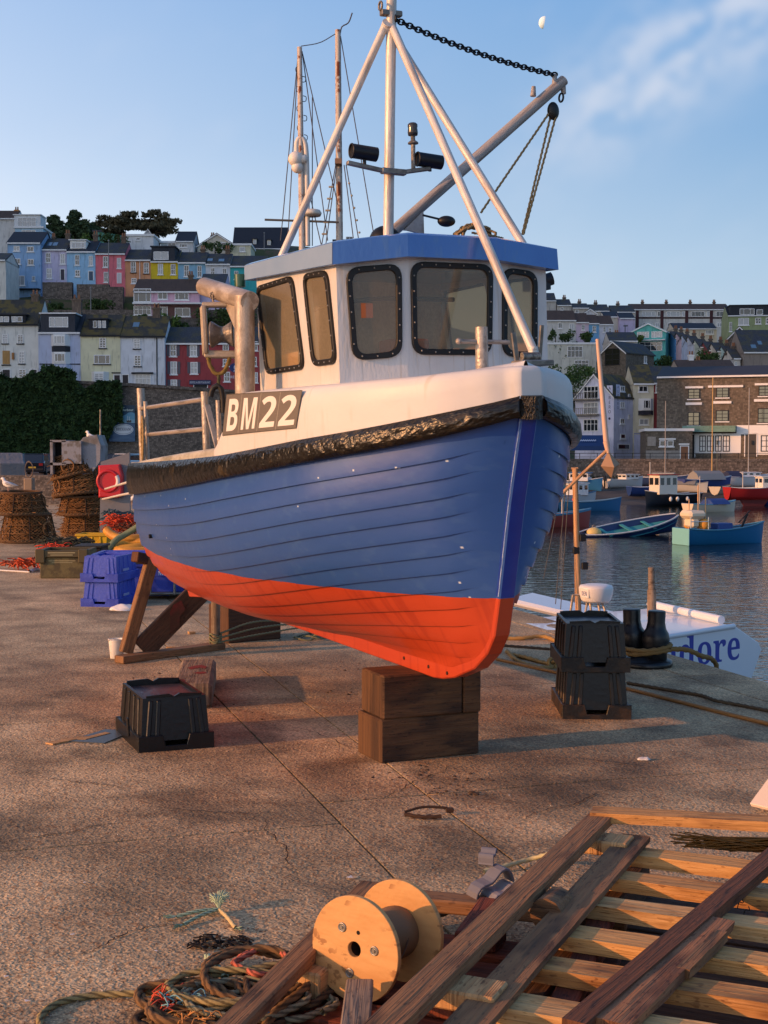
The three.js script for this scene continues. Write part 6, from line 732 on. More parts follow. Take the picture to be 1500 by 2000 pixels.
// fish box, yellow crate, hoses, nets
{
  const o = thing('fish_box', 'brown-green stacking fish box with faded print', 'box'), p = G(75, 1130), q = G(155, 1132), W = q.x - p.x + .05, fm = patchy(0x6a5f3a, 0x4e442a, 6, 720, .7), D = .62; o.position.set(p.x, 0, p.z); o.rotation.y = .03;
  part(o, 'body', uvf(bx(.02, W - .02, 0, .27, -D, 0, .01), 2), fm); part(o, 'rim', M([bx(-.02, W + .02, .27, .36, -.02, .03, .008), bx(-.02, W + .02, .27, .36, -D - .02, -D + .03, .008), bx(-.02, .03, .27, .36, -D, 0), bx(W - .03, W + .02, .27, .36, -D, 0)]), fm); part(o, 'corner', M([bx(-.03, .09, .2, .375, -.05, .045, .01), bx(W - .09, W + .03, .2, .375, -.05, .045, .01)]), fm); part(o, 'inside', bx(.05, W - .05, .27, .28, -D + .04, -.03), mat(0x191510, .9)); part(o, 'faded_print', M([bx(.13, W - .13, .325, .337, .03, .033), bx(.16, W - .16, .298, .308, .03, .033), bx(.13, W - .13, .222, .23, .0, .003), bx(.17, W - .17, .2, .206, .0, .003)]), mat(0xa89f78, .8));
  const blk = thing('fish_box', 'black box standing behind the brown-green fish box', 'box'); const b2 = G(190, 1118); blk.position.copy(b2); part(blk, 'body', bx(-.3, .05, 0, .33, -.5, 0, .012), mat(0x141310, .7)); part(blk, 'rim', bx(-.32, .07, .33, .36, -.52, .02, .006), mat(0x1b1a16, .7));
  const y = thing('yellow_crate', 'bright yellow plastic crate beside the yellow hoses', 'crate'), yp = G(176, 1078, .0); yp.z -= .4; y.position.copy(yp); y.rotation.y = -.1; const ym = patchy(0xd9b414, 0xc39a10, 5, 721, .5); part(y, 'body', uvf((() => { const g = P3(new THREE.CylinderGeometry(.36, .32, .26, 4, 1)); g.rotateY(Math.PI / 4); g.scale(1, 1, .75); g.translate(0, .13, 0); g.computeVertexNormals(); return g; })(), 2), ym); part(y, 'rim', M([bx(-.275, .275, .24, .28, .17, .215, .006), bx(-.275, .275, .24, .28, -.215, -.17, .006), bx(-.275, -.235, .24, .28, -.17, .17), bx(.235, .275, .24, .28, -.17, .17)]), ym); for (const x of [-.14, .0, .14]) part(y, 'rib', bx(x - .012, x + .012, .02, .24, .175, .2), ym);
  const gp = (px, py, h) => { const q2 = S(px, py, 19.5); return q2; }, hm = patchy(0xd79a35, 0xb97f2a, 7, 722, .55), tq = (pts) => tube(pts.map(([x, yy, z]) => { const p3 = S(x, yy, 19.5 + (z || 0)); return p3; }), .065, 10, .1);
  single('hose_coil', M([tq([[330, 1046, .3], [290, 1056], [250, 1060], [215, 1068, -.2], [222, 1074, -.4], [260, 1070, -.4], [330, 1066, -.2]]), tq([[330, 1030, .6], [285, 1050, .4], [245, 1058, .3], [220, 1066], [235, 1076, -.5], [330, 1076, -.5]]), tq([[208, 1035, .2], [218, 1045, .1], [236, 1052], [262, 1052], [320, 1046, .2]])]), hm, 'heap of thick yellow hose behind the stern quarter', 'hose'); single('hose_coil', M([tube([S(270, 1028, 19.2), S(248, 1042, 19.2), S(225, 1056, 19.1), S(208, 1078, 19)], .045, 8, .1)]), mat(0x6f7a5c, .8), 'grey-green pipe lying across the yellow hose', 'hose');
  const r = rnd(730), tuft = (px, py, d, n, w, h, m, name, lab) => { const g = []; const c = S(px, py, d); for (let i = 0; i < n; i++) { const a = V(c.x + (r() - .5) * w, Math.max(.01, c.y + (r() - .5) * h), c.z + (r() - .5) * w * .6), b = a.clone().add(V((r() - .5) * .25, (r() - .3) * .1, (r() - .5) * .2)), e = b.clone().add(V((r() - .5) * .25, -r() * .08, (r() - .5) * .2)); g.push(tube([a, b, e], .008, 4, .06)); } single(name, M(g), m, lab, 'net', 'heaps of old net'); };
  tuft(240, 1022, 21, 260, .42, .2, mat(0xc8492a, .95), 'net_heap', 'orange-red net heap behind the yellow hose'); tuft(262, 1032, 20.8, 120, .35, .14, mat(0x6a3a26, .95), 'net_heap', 'brown net heap beside the orange one'); tuft(235, 1008, 22.3, 110, .4, .14, mat(0x37525e, .95), 'net_heap', 'blue-grey net heap under the lifebuoy panel'); tuft(112, 1073, 18.6, 110, .25, .07, mat(0xd0482c, .95), 'net_heap', 'small orange net scrap on the brown fish box'); tuft(130, 1060, 21, 240, .7, .1, mat(0x3c3f33, .95), 'net_heap', 'dark green net spread in front of the tall pot stack'); tuft(60, 1098, 18, 90, .3, .02, mat(0xc4512f, .95), 'net_heap', 'flat orange net scrap on the ground left of the fish box'); tuft(30, 1100, 18.2, 40, .3, .015, mat(0xb85a3a, .95), 'net_heap', 'thin trail of orange net at the left edge');
  const a = G(0, 1113), b = G(58, 1119), c = G(72, 1113); single('white_pole', M([tube([V(a.x - .3, .012, a.z), V(b.x, .012, b.z)], .012, 6, .2), tube([V(b.x, .012, b.z), V(c.x, .02, c.z)], .028, 6, .1)]), mat(0xd8d4d0, .6), 'thin white pole lying on the ground at the left edge', 'pole');
}

// ================= HARBOUR =================
// vessel with rusty masts behind the boat, lying along the quay
{
  const o = thing('moored_trawler', 'moored vessel behind the boat, its two rusty white masts showing', 'boat'), d = 23, pm = patchy(0xcfc4b6, 0x7a3f22, 9, 801, .6, {}, [.52, .68]), P = (x, y, e = 0) => S(x, y, d + e);
  const hullG = ext(poly([[-4.5, -4.2], [4.6, -4.2], [5.6, -2.2], [-4.7, -2.4]]), 2.6, { bevelEnabled: true, bevelSize: .2, bevelThickness: .3, bevelSegments: 2 }); hullG.translate(0, 0, -1.3); hullG.rotateY(Math.PI / 2 - EA - .1); hullG.translate(NT(EDGE + 1.8, 25).x, 0, NT(EDGE + 1.8, 25).z); part(o, 'hull', hullG, mat(0x2c3f5e, .5));
  const m1 = P(585, 92), b1 = P(600, 520), m2 = P(660, 58), b2 = P(669, 520, .8); part(o, 'mast', uvf(rod(V(b1.x, -3, b1.z), m1, .085, .042, 12), 1), pm); part(o, 'mast', uvf(rod(V(b2.x, -3, b2.z), m2, .09, .048, 12), 1), pm);
  const lad = []; for (let k = 0; k < 13; k++) { const y = 130 + k * 19, x = 587 + k * .55, s = k % 2 ? 1 : -1; lad.push(tube([P(x + s * 3, y), P(x + s * 9, y + 2), P(x + s * 8, y + 11), P(x + s * 3, y + 11)], .007, 4, .03)); } stuff(o, 'mast_steps', M(lad), mat(0x2f2c2c, .7));
  const arch = part(o, 'antenna_arch', tube([P(601, 480), P(600, 400), P(598, 300), P(595, 278), P(588, 268), P(581, 275), P(579, 300)], .045, 8, .05), mat(0xd8d2c8, .5)); part(o, 'camera_dome', M([P3(new THREE.SphereGeometry(.13, 14, 10)).translate(P(578, 312).x, P(578, 312).y, P(578, 312).z + .05), P3(new THREE.SphereGeometry(.10, 14, 10)).translate(P(581, 328).x, P(581, 328).y, P(581, 328).z + .05), P3(new THREE.SphereGeometry(.07, 12, 8)).translate(P(593, 312).x, P(593, 312).y, P(593, 312).z + .06)]), mat(0xe4ddd2, .5)); part(o, 'radar_dome', lathe([[0, 0], [.16, 0], [.18, .05], [.15, .1], [0, .11]], 16).translate(P(608, 422).x, P(608, 422).y, P(608, 422).z), mat(0xd8d2c4, .5));
  part(o, 'crosstree', rod(P(517, 429), P(662, 434), .02, .02, 6), mat(0x55544f, .6)); part(o, 'mast_band', M([bx(P(654, 0).x, P(667, 0).x, P(0, 322).y, P(0, 312).y, -d - .12, -d + .12)]), mat(0x8a6a50, .6));
  const wires = [[583, 98, 548, 470], [583, 100, 562, 470], [590, 100, 640, 470], [591, 105, 660, 400], [610, 190, 610, 480], [665, 70, 732, 470], [656, 320, 628, 480], [658, 320, 636, 480], [672, 322, 690, 465], [676, 322, 700, 465], [605, 380, 630, 490]].map(([x0, y0, x1, y1]) => rod(P(x0, y0), P(x1, y1), .0085, .0085, 4)); wires.push(tube([P(588, 90), P(625, 83), P(655, 66)], .008, 4, .1), tube([P(664, 68), P(668, 52), P(680, 45), P(688, 25)], .012, 5, .05)); part(o, 'rigging', M(wires), mat(0x4a4c55, .6)); const rt = []; for (let k = 0; k < 5; k++) { const t = k / 5; rt.push(beam(P(647 - 17 * t + -5, 365 + k * 23), P(654 - 16 * t + -3, 365 + k * 23), .03, .03)); rt.push(P3(new THREE.SphereGeometry(.02, 6, 5)).translate(...P(682 + k * 5, 358 + k * 24).toArray())); } part(o, 'ratlines', M(rt), mat(0xa89a80, .7));
}
// white vessel alongside at the right: wheelhouse roof at quay level
{
  const o = thing('moored_vessel', 'white vessel moored below the quay edge with blue lettering on its wheelhouse', 'boat'), wm = phys(0xe6e8ec, .35, { clearcoat: .3, bumpMap: blotch, bumpScale: .002 });
  const e = V(-se, 0, -ce), n = V(.735, 0, -.678), R = G(1433, 1223, 0), L = R.clone().addScaledVector(n, -1.95), FR2 = R.clone().addScaledVector(e, 1.5), FL2 = L.clone().addScaledVector(e, 1.9);
  const q = (a, b, c, d2) => tri([...a.toArray(), ...b.toArray(), ...c.toArray(), ...a.toArray(), ...c.toArray(), ...d2.toArray()]);
  const wm2 = wm.clone(); wm2.side = THREE.DoubleSide; const th2 = V(0, -.05, 0), BR = R.clone().addScaledVector(n, .40).add(V(0, -.36, 0)), bm = new THREE.Matrix4().makeBasis(n, UPY.clone(), n.clone().cross(UPY)); bm.setPosition(R.x, R.y, R.z);
  part(o, 'roof', M([q(L, R, FR2, FL2), q(L.clone().add(th2), R.clone().add(th2), FR2.clone().add(th2), FL2.clone().add(th2)), rod(L, R, .025, .025, 10), rod(FR2.clone().addScaledVector(n, -.08).add(V(0, .05, 0)), R.clone().addScaledVector(n, -.06).addScaledVector(e, .15).add(V(0, .045, 0)), .04, .04, 10)]), wm2);
  const bs = P3(ext(poly([[-1.95, -.9], [.1, -.8], [.36, -.44], [.47, -.27], [.42, -.2], [0, 0], [-1.95, 0]]), .04, { bevelEnabled: true, bevelSize: .012, bevelThickness: .012, bevelSegments: 2 })); bs.translate(0, 0, -.05); { const p = bs.attributes.position, u = bs.attributes.uv; for (let i = 0; i < p.count; i++) u.setXY(i, (p.getX(i) + 1.97) / 2.47, (p.getY(i) + .92) / .94); } bs.applyMatrix4(bm);
  part(o, 'name_board', bs, phys(0xffffff, .35, { map: ctex(1235, 470, (c, w, h) => { c.fillStyle = '#e9ebef'; c.fillRect(0, 0, w, h); c.fillStyle = '#1c2fa0'; c.font = 'bold 176px serif'; c.textBaseline = 'alphabetic'; c.textAlign = 'right'; c.save(); c.translate(1046, 168); c.transform(1, .02, 0, 1, 0, 0); const m = c.measureText('ndore').width; c.scale(640 / m, 1.05); c.fillText('ndore', 0, 0); c.restore(); }) }), 'white wheelhouse face lettered ndore in blue');
  part(o, 'side', M([q(R, BR, BR.clone().addScaledVector(e, 1.6), FR2)]), wm2);
  for (const k of [.02, .35]) part(o, 'post', bx(-.05, .05, -1.6, -.02, -.04, .04).translate(BR.x - .12 - k * .9, BR.y - .0, BR.z - .05 - k * .2), wm);
  part(o, 'lower_house', (() => { const g = bx(-1.4, .05, -3.5, -.5, -2.2, -.05); g.rotateY(EA); g.translate(R.x, R.y, R.z); return g; })(), wm);
  const hg = ext(poly([[-3, -2.2], [12, -2.2], [13.4, -.55], [-3.1, -1.5]]), 2.4, { bevelEnabled: true, bevelSize: .12, bevelThickness: .15, bevelSegments: 2 }); hg.translate(0, 0, -1.2); hg.rotateY(Math.PI / 2 + EA); const hc = NT(EDGE + 1.6, 12); hg.translate(hc.x, -1.9, hc.z); part(o, 'hull', hg, phys(0x2d3b6a, .35));
  // whaleback strip seen beyond the quay edge
  const w0 = G(1013, 1172, -.05), w1 = G(1255, 1222, -.25); part(o, 'whaleback', M([beam(w0.clone().add(V(0, .02, 0)), w1.clone().add(V(0, -.02, 0)), .7, .08, .03)]), wm);
  // radar on a tripod
  const rc = S(1164, 1160, 11.6); const rad = part(o, 'radar', lathe([[0, -.09], [.11, -.09], [.13, -.07], [.145, -.02], [.15, .03], [.14, .055], [.1, .065], [0, .07]], 28).translate(rc.x, rc.y + .02, rc.z), mat(0xe4e2e0, .4)); const lt = P3(new THREE.CylinderGeometry(.152, .15, .075, 28, 1, true, -1.2, .62)); lt.translate(rc.x, rc.y + .015, rc.z); part(rad, 'lettering', lt, mat(0xffffff, .4, { map: ctex(128, 64, (c, w, h) => { c.fillStyle = '#e4e2e0'; c.fillRect(0, 0, w, h); c.fillStyle = '#2b3b7c'; c.font = 'bold 44px sans-serif'; c.textBaseline = 'middle'; c.fillText('DEN', 18, 34, 96); }) }));
  for (const [x0, x1] of [[1147, 1137], [1152, 1160], [1168, 1178], [1176, 1196]]) part(o, 'radar_leg', rod(S(x0, 1175, 11.6), S(x1, 1235, 11.5), .011, .011, 8), steel); part(o, 'rail', M([rod(S(1118, 1162, 11.6), S(1147, 1162, 11.6), .01, .01, 6), rod(S(1119, 1163, 11.6), S(1109, 1230, 11.6), .012, .012, 6)]), steel);
  // mast with spars and wires
  const ms = patchy(0xd0a070, 0x9a6a40, 6, 805, .6, {}, [.4, .7]); part(o, 'mast', rod(V(S(1140, 1200, 12.4).x, -1.5, -12.4), S(1123, 915, 12.4), .033, .026, 12), ms); const bits = [[1133, 1050], [1130, 1075], [1137, 1105]].map(([x, y], i) => { const p = S(x + (i === 1 ? -5 : 5), y, 12.4); return bx(p.x - .03, p.x + .03, p.y - .035, p.y + .035, p.z - .03, p.z + .03, .008); }); bits.forEach((b) => part(o, 'mast_lamp', b, ironBlack)); part(o, 'stay', M([[1100, 930, 1062, 1130], [1106, 935, 1085, 1180], [1112, 935, 1095, 1190]].map(([a, b, c, d2]) => rod(S(a, b, 12.4), S(c, d2, 12.3), .004, .004, 4))), mat(0x55534f, .6)); part(o, 'mast_cap', M([rod(S(1116, 915, 12.4), S(1129, 915, 12.4), .012, .012, 6)]), ms);
  part(o, 'derrick', rod(S(1100, 962, 12.3), S(1187, 878, 12.3), .017, .015, 10), ms); part(o, 'pole', M([rod(S(1167, 662, 12.3), S(1184, 862, 12.3), .018, .026, 10), rod(S(1184, 862, 12.3), S(1188, 885, 12.3), .03, .02, 8)]), mat(0xd9b49a, .6)); const rf = S(1190, 906, 12.3), v = (x, y, z) => [rf.x + x, rf.y + y, rf.z + z], T = v(-.01, .12, 0), Bq = v(.02, -.13, 0), r4 = [v(-.085, -.02, .04), v(.03, -.03, .09), v(.1, .0, -.02), v(-.02, .01, -.09)], rv = []; for (let i = 0; i < 4; i++) { const a = r4[i], b = r4[(i + 1) % 4]; rv.push(...T, ...a, ...b, ...Bq, ...b, ...a); } part(o, 'radar_reflector', P3(tri(rv)), mat(0xb08a68, .6, { side: THREE.DoubleSide, metalness: .2 }));
  // timber pile standing in the water
  const pl = thing('mooring_pile', 'slim weathered timber pile beyond the white wheelhouse', 'pile'); part(pl, 'pile', M([rod(V(S(1281, 1200, 13).x, -4, -13), S(1273, 1152, 13), .05, .045, 12), rod(S(1273, 1152, 13), S(1272, 1108, 13), .036, .03, 12)]), woodGrey);
}
// small craft in the harbour
function craft(o) { // o: px,py of the waterline centre, len, beam, yaw, hull colour...
  const y0 = o.lift !== undefined ? o.lift : WATER, c = G(o.px, o.py, y0), g = thing(o.name || 'small_boat', o.label, 'boat', 'small boats in the harbour'); g.position.set(c.x, y0, c.z); g.rotation.y = o.yaw; if (o.heel) g.rotation.x = o.heel;
  const L = o.len, B = o.beam / 2, fb = o.fb || .75, rows = [], K = 7, N = 22; for (let j = 0; j <= K; j++) { const f = j / K, r = []; for (const s of [1]) for (let i = 0; i <= N; i++) { const t = i / N, sh = o.dbl ? Math.pow(Math.sin(Math.PI * cl(.03 + t * .95)), .6) : Math.pow(Math.sin(Math.PI * (.5 + t * .5)), .7) * (1) * (.82 + .18 * sst(0, .3, t)), w = B * sh * Math.pow(f, .42), sheer = fb * (1 + .45 * Math.pow(Math.abs(t - .35) / .65, 2)); r.push([(t - .5) * L * (1 - .06 * (1 - f)), -.25 + (sheer + .25) * f, w]); } rows.push(r); }
  const side = (s) => gridGeo(rows.map((r) => r.map((p) => V(p[0], p[1], s * p[2]))), s > 0); const hullM = o.mat || phys(o.hull, .4, { side: THREE.DoubleSide }); const hl = part(g, 'hull', M([side(1), side(-1), ...(o.dbl ? [] : [(() => { const q = rows.map((r) => [r[0][2], r[0][1]]); return ext(poly([...q.map((p) => [p[0], p[1]]), ...q.slice().reverse().map((p) => [-p[0], p[1]])]), .04).rotateY(Math.PI / 2).translate(rows[K][0][0], 0, 0); })()])]), hullM);
  const top = rows[K]; for (const s of [1, -1]) part(g, 'gunwale', tube(top.filter((_, i) => i % 2 === 0).map((p) => V(p[0], p[1], s * p[2])), .045, 6, .3), mat(o.trim || 0xd8d4cc, .6)); if (o.band) for (const s of [1, -1]) part(g, 'stripe', gridGeo([.72, 1].map((f) => rows[K].map((p, i) => { const lo = rows[K - 2][i]; return V(mix(lo[0], p[0], f), mix(lo[1], p[1], f), s * (mix(lo[2], p[2], f) + .02)); })), s > 0), mat(o.band, .5, { side: THREE.DoubleSide }));
  part(g, 'deck', gridGeo([1, .33, -.33, -1].map((s) => top.map((p) => V(p[0], p[1] - (o.open ? .38 : .06), s * Math.max(0, p[2] - .03)))), true), mat(o.deck || 0x9aa0a4, .7, { side: THREE.DoubleSide }));
  if (o.open) for (const t of [-.25, -.02, .2]) part(g, 'thwart', bx(t * L - .12, t * L + .12, fb - .14, fb - .08, -B * .85, B * .85), mat(o.deck, .7));
  if (o.cabin) { const [x0, x1, w, h, c2, rc2] = o.cabin, cab = part(g, 'cabin', bx(x0, x1, fb, fb + h, -w / 2, w / 2, .05), mat(c2, .5)); part(cab, 'cabin_roof', bx(x0 - .12, x1 + .15, fb + h, fb + h + .08, -w / 2 - .08, w / 2 + .08, .03), mat(rc2 ?? c2, .6)); const nw = Math.max(2, Math.round((x1 - x0) / .7)); for (const s of [1, -1]) for (let i = 0; i < nw; i++) { const a = mix(x0, x1, (i + .22) / nw), b = mix(x0, x1, (i + .8) / nw); part(cab, 'cabin_window', bx(a, b, fb + h * .5, fb + h * .86, s * w / 2 - .012, s * w / 2 + .012), paneD); } for (const x of [x0, x1]) for (const z of [-.25, .25]) part(cab, 'cabin_window', bx(x - .012, x + .012, fb + h * .5, fb + h * .86, z * w - w * .18, z * w + w * .18), paneD); }
  if (o.cover) { const [x0, x1, h, c2] = o.cover; part(g, 'canvas_cover', ext(poly([[-B * .95, 0], [-B * .5, h * .7], [0, h], [B * .5, h * .7], [B * .95, 0]]), x1 - x0).rotateY(Math.PI / 2).translate(x0, fb, 0), mat(c2, .8)); }
  (o.masts || []).forEach(([x, h, r = .05, c2 = 0xcfc6b8]) => part(g, 'mast', rod(V(x, 0, 0), V(x, h, 0), r, r * .7, 8), mat(c2, .5)));
  (o.fend || []).forEach(([x, c2, s = 1]) => part(g, 'fender', P3(new THREE.SphereGeometry(.16, 10, 8)).scale(1, 1.5, 1).translate(x, fb * .55, s * (B + .12)), mat(c2, .5)));
  if (o.outboard) part(g, 'outboard_motor', M([bx(-L / 2 - .35, -L / 2 - .05, fb - .1, fb + .5, -.17, .17, .06), bx(-L / 2 - .28, -L / 2 - .14, -.3, fb, -.06, .06)]), mat(0x1c1d21, .4));
  if (o.keel) part(g, 'keel', ext(poly([[-L * .28, 0], [L * .2, 0], [L * .1, -.7], [-L * .2, -.75]]), .2).translate(0, -.2, -.1), mat(0x5a1c1c, .7));
  if (o.rig) part(g, 'stays', M(o.rig.map(([a, b]) => rod(V(...a), V(...b), .012, .012, 4))), mat(0x6a6a6e, .6));
  return g;
}
craft({ name: 'rowing_gig', px: 1228, py: 1046, len: 7.2, beam: 1.75, yaw: .42, hull: 0x223466, trim: 0xdedad6, band: 0xd8d8de, open: 1, dbl: 1, fb: .62, heel: .3, deck: 0x3a8f96, label: 'long open navy rowing boat with turquoise inside moored to a yellow buoy' });
{ const c = G(1160, 1048, WATER), b = thing('mooring_buoy', 'round pale yellow buoy at the bow of the rowing boat', 'buoy'); b.position.copy(c); part(b, 'float', P3(new THREE.SphereGeometry(.42, 18, 12)).scale(1.15, .85, 1).translate(0, .22, 0), mat(0xd8bd72, .5)); part(b, 'eye', P3(new THREE.TorusGeometry(.1, .03, 6, 12)).translate(0, .62, 0), galv); }
{ const g = craft({ name: 'blue_fishing_boat', px: 1412, py: 1062, len: 5.6, beam: 2.0, yaw: .36, hull: 0x1f6a9c, trim: 0x4a8aa8, fb: .85, deck: 0x5c6a72, masts: [[-1.7, 3.4, .055, 0xd8a878], [-2.3, 2.6, .04, 0xd8a878], [-1.2, 2.7, .05, 0xd0a070]], label: 'sunlit turquoise and blue working boat with a white tilt at its stern', outboard: 0 }); part(g, 'transom_board', bx(-2.86, -2.8, .0, .95, -.85, .85, .02), mat(0x7fc4cc, .5)); part(g, 'tilt', M([bx(-2.6, -1.5, 1.5, 1.95, -.6, .6, .15), bx(-2.4, -1.9, 1.0, 1.5, -.4, .5, .1)]), mat(0xe0d2b8, .8)); for (const [x, y, z, r] of [[-1.5, 1.15, .3, .35], [-2.1, 1.1, -.3, .28]]) part(g, 'net_bag', P3(new THREE.SphereGeometry(r, 12, 8)).translate(x, y, z), mat(0xd69a44, .9)); part(g, 'engine_box', bx(-.6, .4, .8, 1.2, -.4, .4, .04), mat(0x2a4a8c, .5)); part(g, 'hauler', M([beam(V(1.1, .9, .2), V(1.5, 1.7, .2), .1, .1), beam(V(.9, 1.2, .2), V(1.7, 1.9, .2), .05, .05)]), ironBlack); part(g, 'rail', M([rod(V(-2.7, 1.35, .8), V(-1.6, 1.35, .9), .03, .03, 6), rod(V(-2.7, .9, .8), V(-2.7, 1.6, .8), .03, .03, 6), rod(V(-1.6, .9, .9), V(-1.6, 1.6, .9), .03, .03, 6)]), mat(0xb0c4cc, .5)); }
craft({ px: 1310, py: 984, len: 6.8, beam: 2.3, yaw: -2.6, lift: -3.4, hull: 0x20242e, trim: 0xd8d4cc, fb: .95, deck: 0x6a6e72, cabin: [-.2, 2.2, 1.5, 1.9, 0xded6c6, 0xa8463c], fend: [[-1, 0xdedad2, -1], [.3, 0xdedad2, -1], [1.2, 0xdedad2, -1]], label: 'dark hulled boat with a cream cabin and faded red roof' });
craft({ px: 1390, py: 1000, len: 5.6, beam: 1.9, yaw: .5, lift: -3.6, hull: 0xd8cdb8, trim: 0x6fa8c4, fb: .7, deck: 0x5a9ab8, cover: [-.6, 1.4, .5, 0x2d4a86], masts: [[-1.4, 3.2, .04]], label: 'cream boat with light blue deck and navy cover' });
craft({ px: 1478, py: 972, len: 6.4, beam: 2.3, yaw: .2, lift: -2.8, hull: 0xa62a2c, trim: 0xe0dcd4, band: 0xc8282c, fb: .95, deck: 0xd8d4cc, keel: 1, cabin: [.2, 2.6, 1.6, 1.1, 0xe0dcd2], masts: [[-1.5, 2.6, .05]], label: 'red hulled boat with a white cabin aground at the right' });
craft({ px: 1500, py: 985, len: 4.6, beam: 1.9, yaw: -.8, lift: -3.5, hull: 0x274a9a, fb: .8, cover: [-2, 1.8, .6, 0x2b55a8], label: 'boat under a bright blue cover at the right edge' });
craft({ px: 1455, py: 948, len: 7.5, beam: 2.5, yaw: .2, lift: -2.2, hull: 0xd6d8dc, trim: 0xc8cad0, fb: 1.0, deck: 0xd0d2d4, cabin: [-.8, 1.6, 1.6, .5, 0xdcdee2], cover: [-2.4, -.8, .7, 0x26304e], masts: [[.4, 11.5, .06, 0xb8b4ae]], label: 'white yacht aground with a navy cockpit cover' });
craft({ px: 1220, py: 950, len: 5.4, beam: 2.1, yaw: .5, lift: -2.25, hull: 0xcfcfce, fb: .8, deck: 0xd6d4ce, cabin: [-.4, 1.5, 1.5, .55, 0xd4d2cc], outboard: 1, label: 'small white motor cruiser aground under the far wall' });
craft({ px: 1292, py: 946, len: 7.5, beam: 2.4, yaw: -.3, lift: -2.15, hull: 0x39507e, trim: 0xc8c8c6, fb: .85, deck: 0xc2bfb6, cabin: [-1, 1.4, 1.5, .45, 0xcac6bc], masts: [[.4, 10, .055, 0xa8a29a]], label: 'dark blue sailing boat aground behind the cream cabin' });
craft({ px: 1266, py: 964, len: 4.6, beam: 1.7, yaw: .3, lift: -2.75, hull: 0x24407c, trim: 0xb8bcc6, fb: .7, deck: 0x55606e, masts: [[.2, 3.4, .07, 0xcfc8bc]], label: 'small navy boat with a short pale mast on the mud' });
craft({ px: 1378, py: 952, len: 7.4, beam: 2.5, yaw: .45, lift: -2.3, hull: 0x3a4a86, trim: 0xc4c6ce, fb: .9, deck: 0xa8a8a4, cover: [-1.8, 2, 1.0, 0x8a8a88], masts: [[.9, 12.5, .075, 0xc8a060], [1.6, 5.5, .03, 0xb8a070]], label: 'blue sailing boat under a grey cover with a tall varnished mast' });
craft({ px: 1150, py: 998, len: 6.0, beam: 2.1, yaw: .1, lift: -3.6, hull: 0x2a6596, trim: 0x5c86a4, fb: .85, deck: 0x5a6a78, fend: [[1.6, 0xd06a6a, -1]], label: 'light blue open working boat just right of the bow' }).children.length; 
craft({ px: 1105, py: 985, len: 7.0, beam: 2.4, yaw: .35, lift: -3.6, hull: 0xb8c4cc, trim: 0x4f7fa0, fb: .9, deck: 0x93a2ac, cabin: [.4, 2.2, 1.5, 1.2, 0xcfd4d8], masts: [[-.6, 3.6, .05]], fend: [[.2, 0xd8566a, 1]], label: 'pale grey boat with a small cabin beside the bow' });
craft({ px: 1118, py: 956, len: 7.0, beam: 2.4, yaw: -.4, lift: -2.5, hull: 0x2f6f9e, trim: 0xd0d4d8, fb: .95, deck: 0xb0b8be, cabin: [-.2, 2, 1.6, .9, 0xd2d6da, 0x3a6ea0], label: 'blue and white boat aground left of the reflector' });
craft({ px: 1072, py: 1030, len: 6.5, beam: 2.2, yaw: .3, hull: 0x9a4a44, trim: 0x4f86aa, band: 0x4f8fb4, fb: .9, deck: 0x7f929e, masts: [[1.0, 4, .05]], label: 'blue-decked boat partly hidden by the bow' });
craft({ px: 1340, py: 958, len: 5, beam: 1.8, yaw: -.5, lift: -2.6, hull: 0xc6c2ba, trim: 0x8a8a86, fb: .7, deck: 0xa8a59c, cover: [-1.6, 1.2, .45, 0x7d7c78], label: 'small grey covered boat on the mud under the far wall' });
craft({ px: 1085, py: 944, len: 6, beam: 2.1, yaw: .3, lift: -2.2, hull: 0xd2d4d6, trim: 0x44607e, fb: .8, deck: 0xb4b8ba, cover: [-1.8, .6, .6, 0x2f6a8c], label: 'white boat with a teal cover under the far wall beside the bow' });
craft({ px: 1412, py: 962, len: 4.2, beam: 1.7, yaw: .9, lift: -2.65, hull: 0xb9b2a4, trim: 0x55504a, fb: .6, open: 1, deck: 0x7a7266, label: 'small dull open dinghy on the mud' });
// railings and weed line of the far quay
{ const o = thing('quay_railing', 'thin dark railing along the far quay', 'railing'), r = []; for (let x = 20; x < 110; x += 2.2) part(o, 'post', bx(x, x + .07, .6, 1.6, -166.4, -166.33), ironBlack); part(o, 'rail', bx(20, 110, 1.55, 1.62, -166.4, -166.33), ironBlack); part(o, 'rail', bx(20, 110, 1.1, 1.15, -166.4, -166.33), ironBlack); part(o, 'kerb', uvf(bx(-11, 240, .55, .9, -166.3, -165.9), .2), stoneFar); }
stuff(scene, 'weed', leaves(16000, (q) => V(-8 + 200 * q(), -2.5 + 1.3 * Math.pow(q(), 1.6), -165.96 + .06 * q()), .14, rnd(840)), leafM(0x3c3e22));

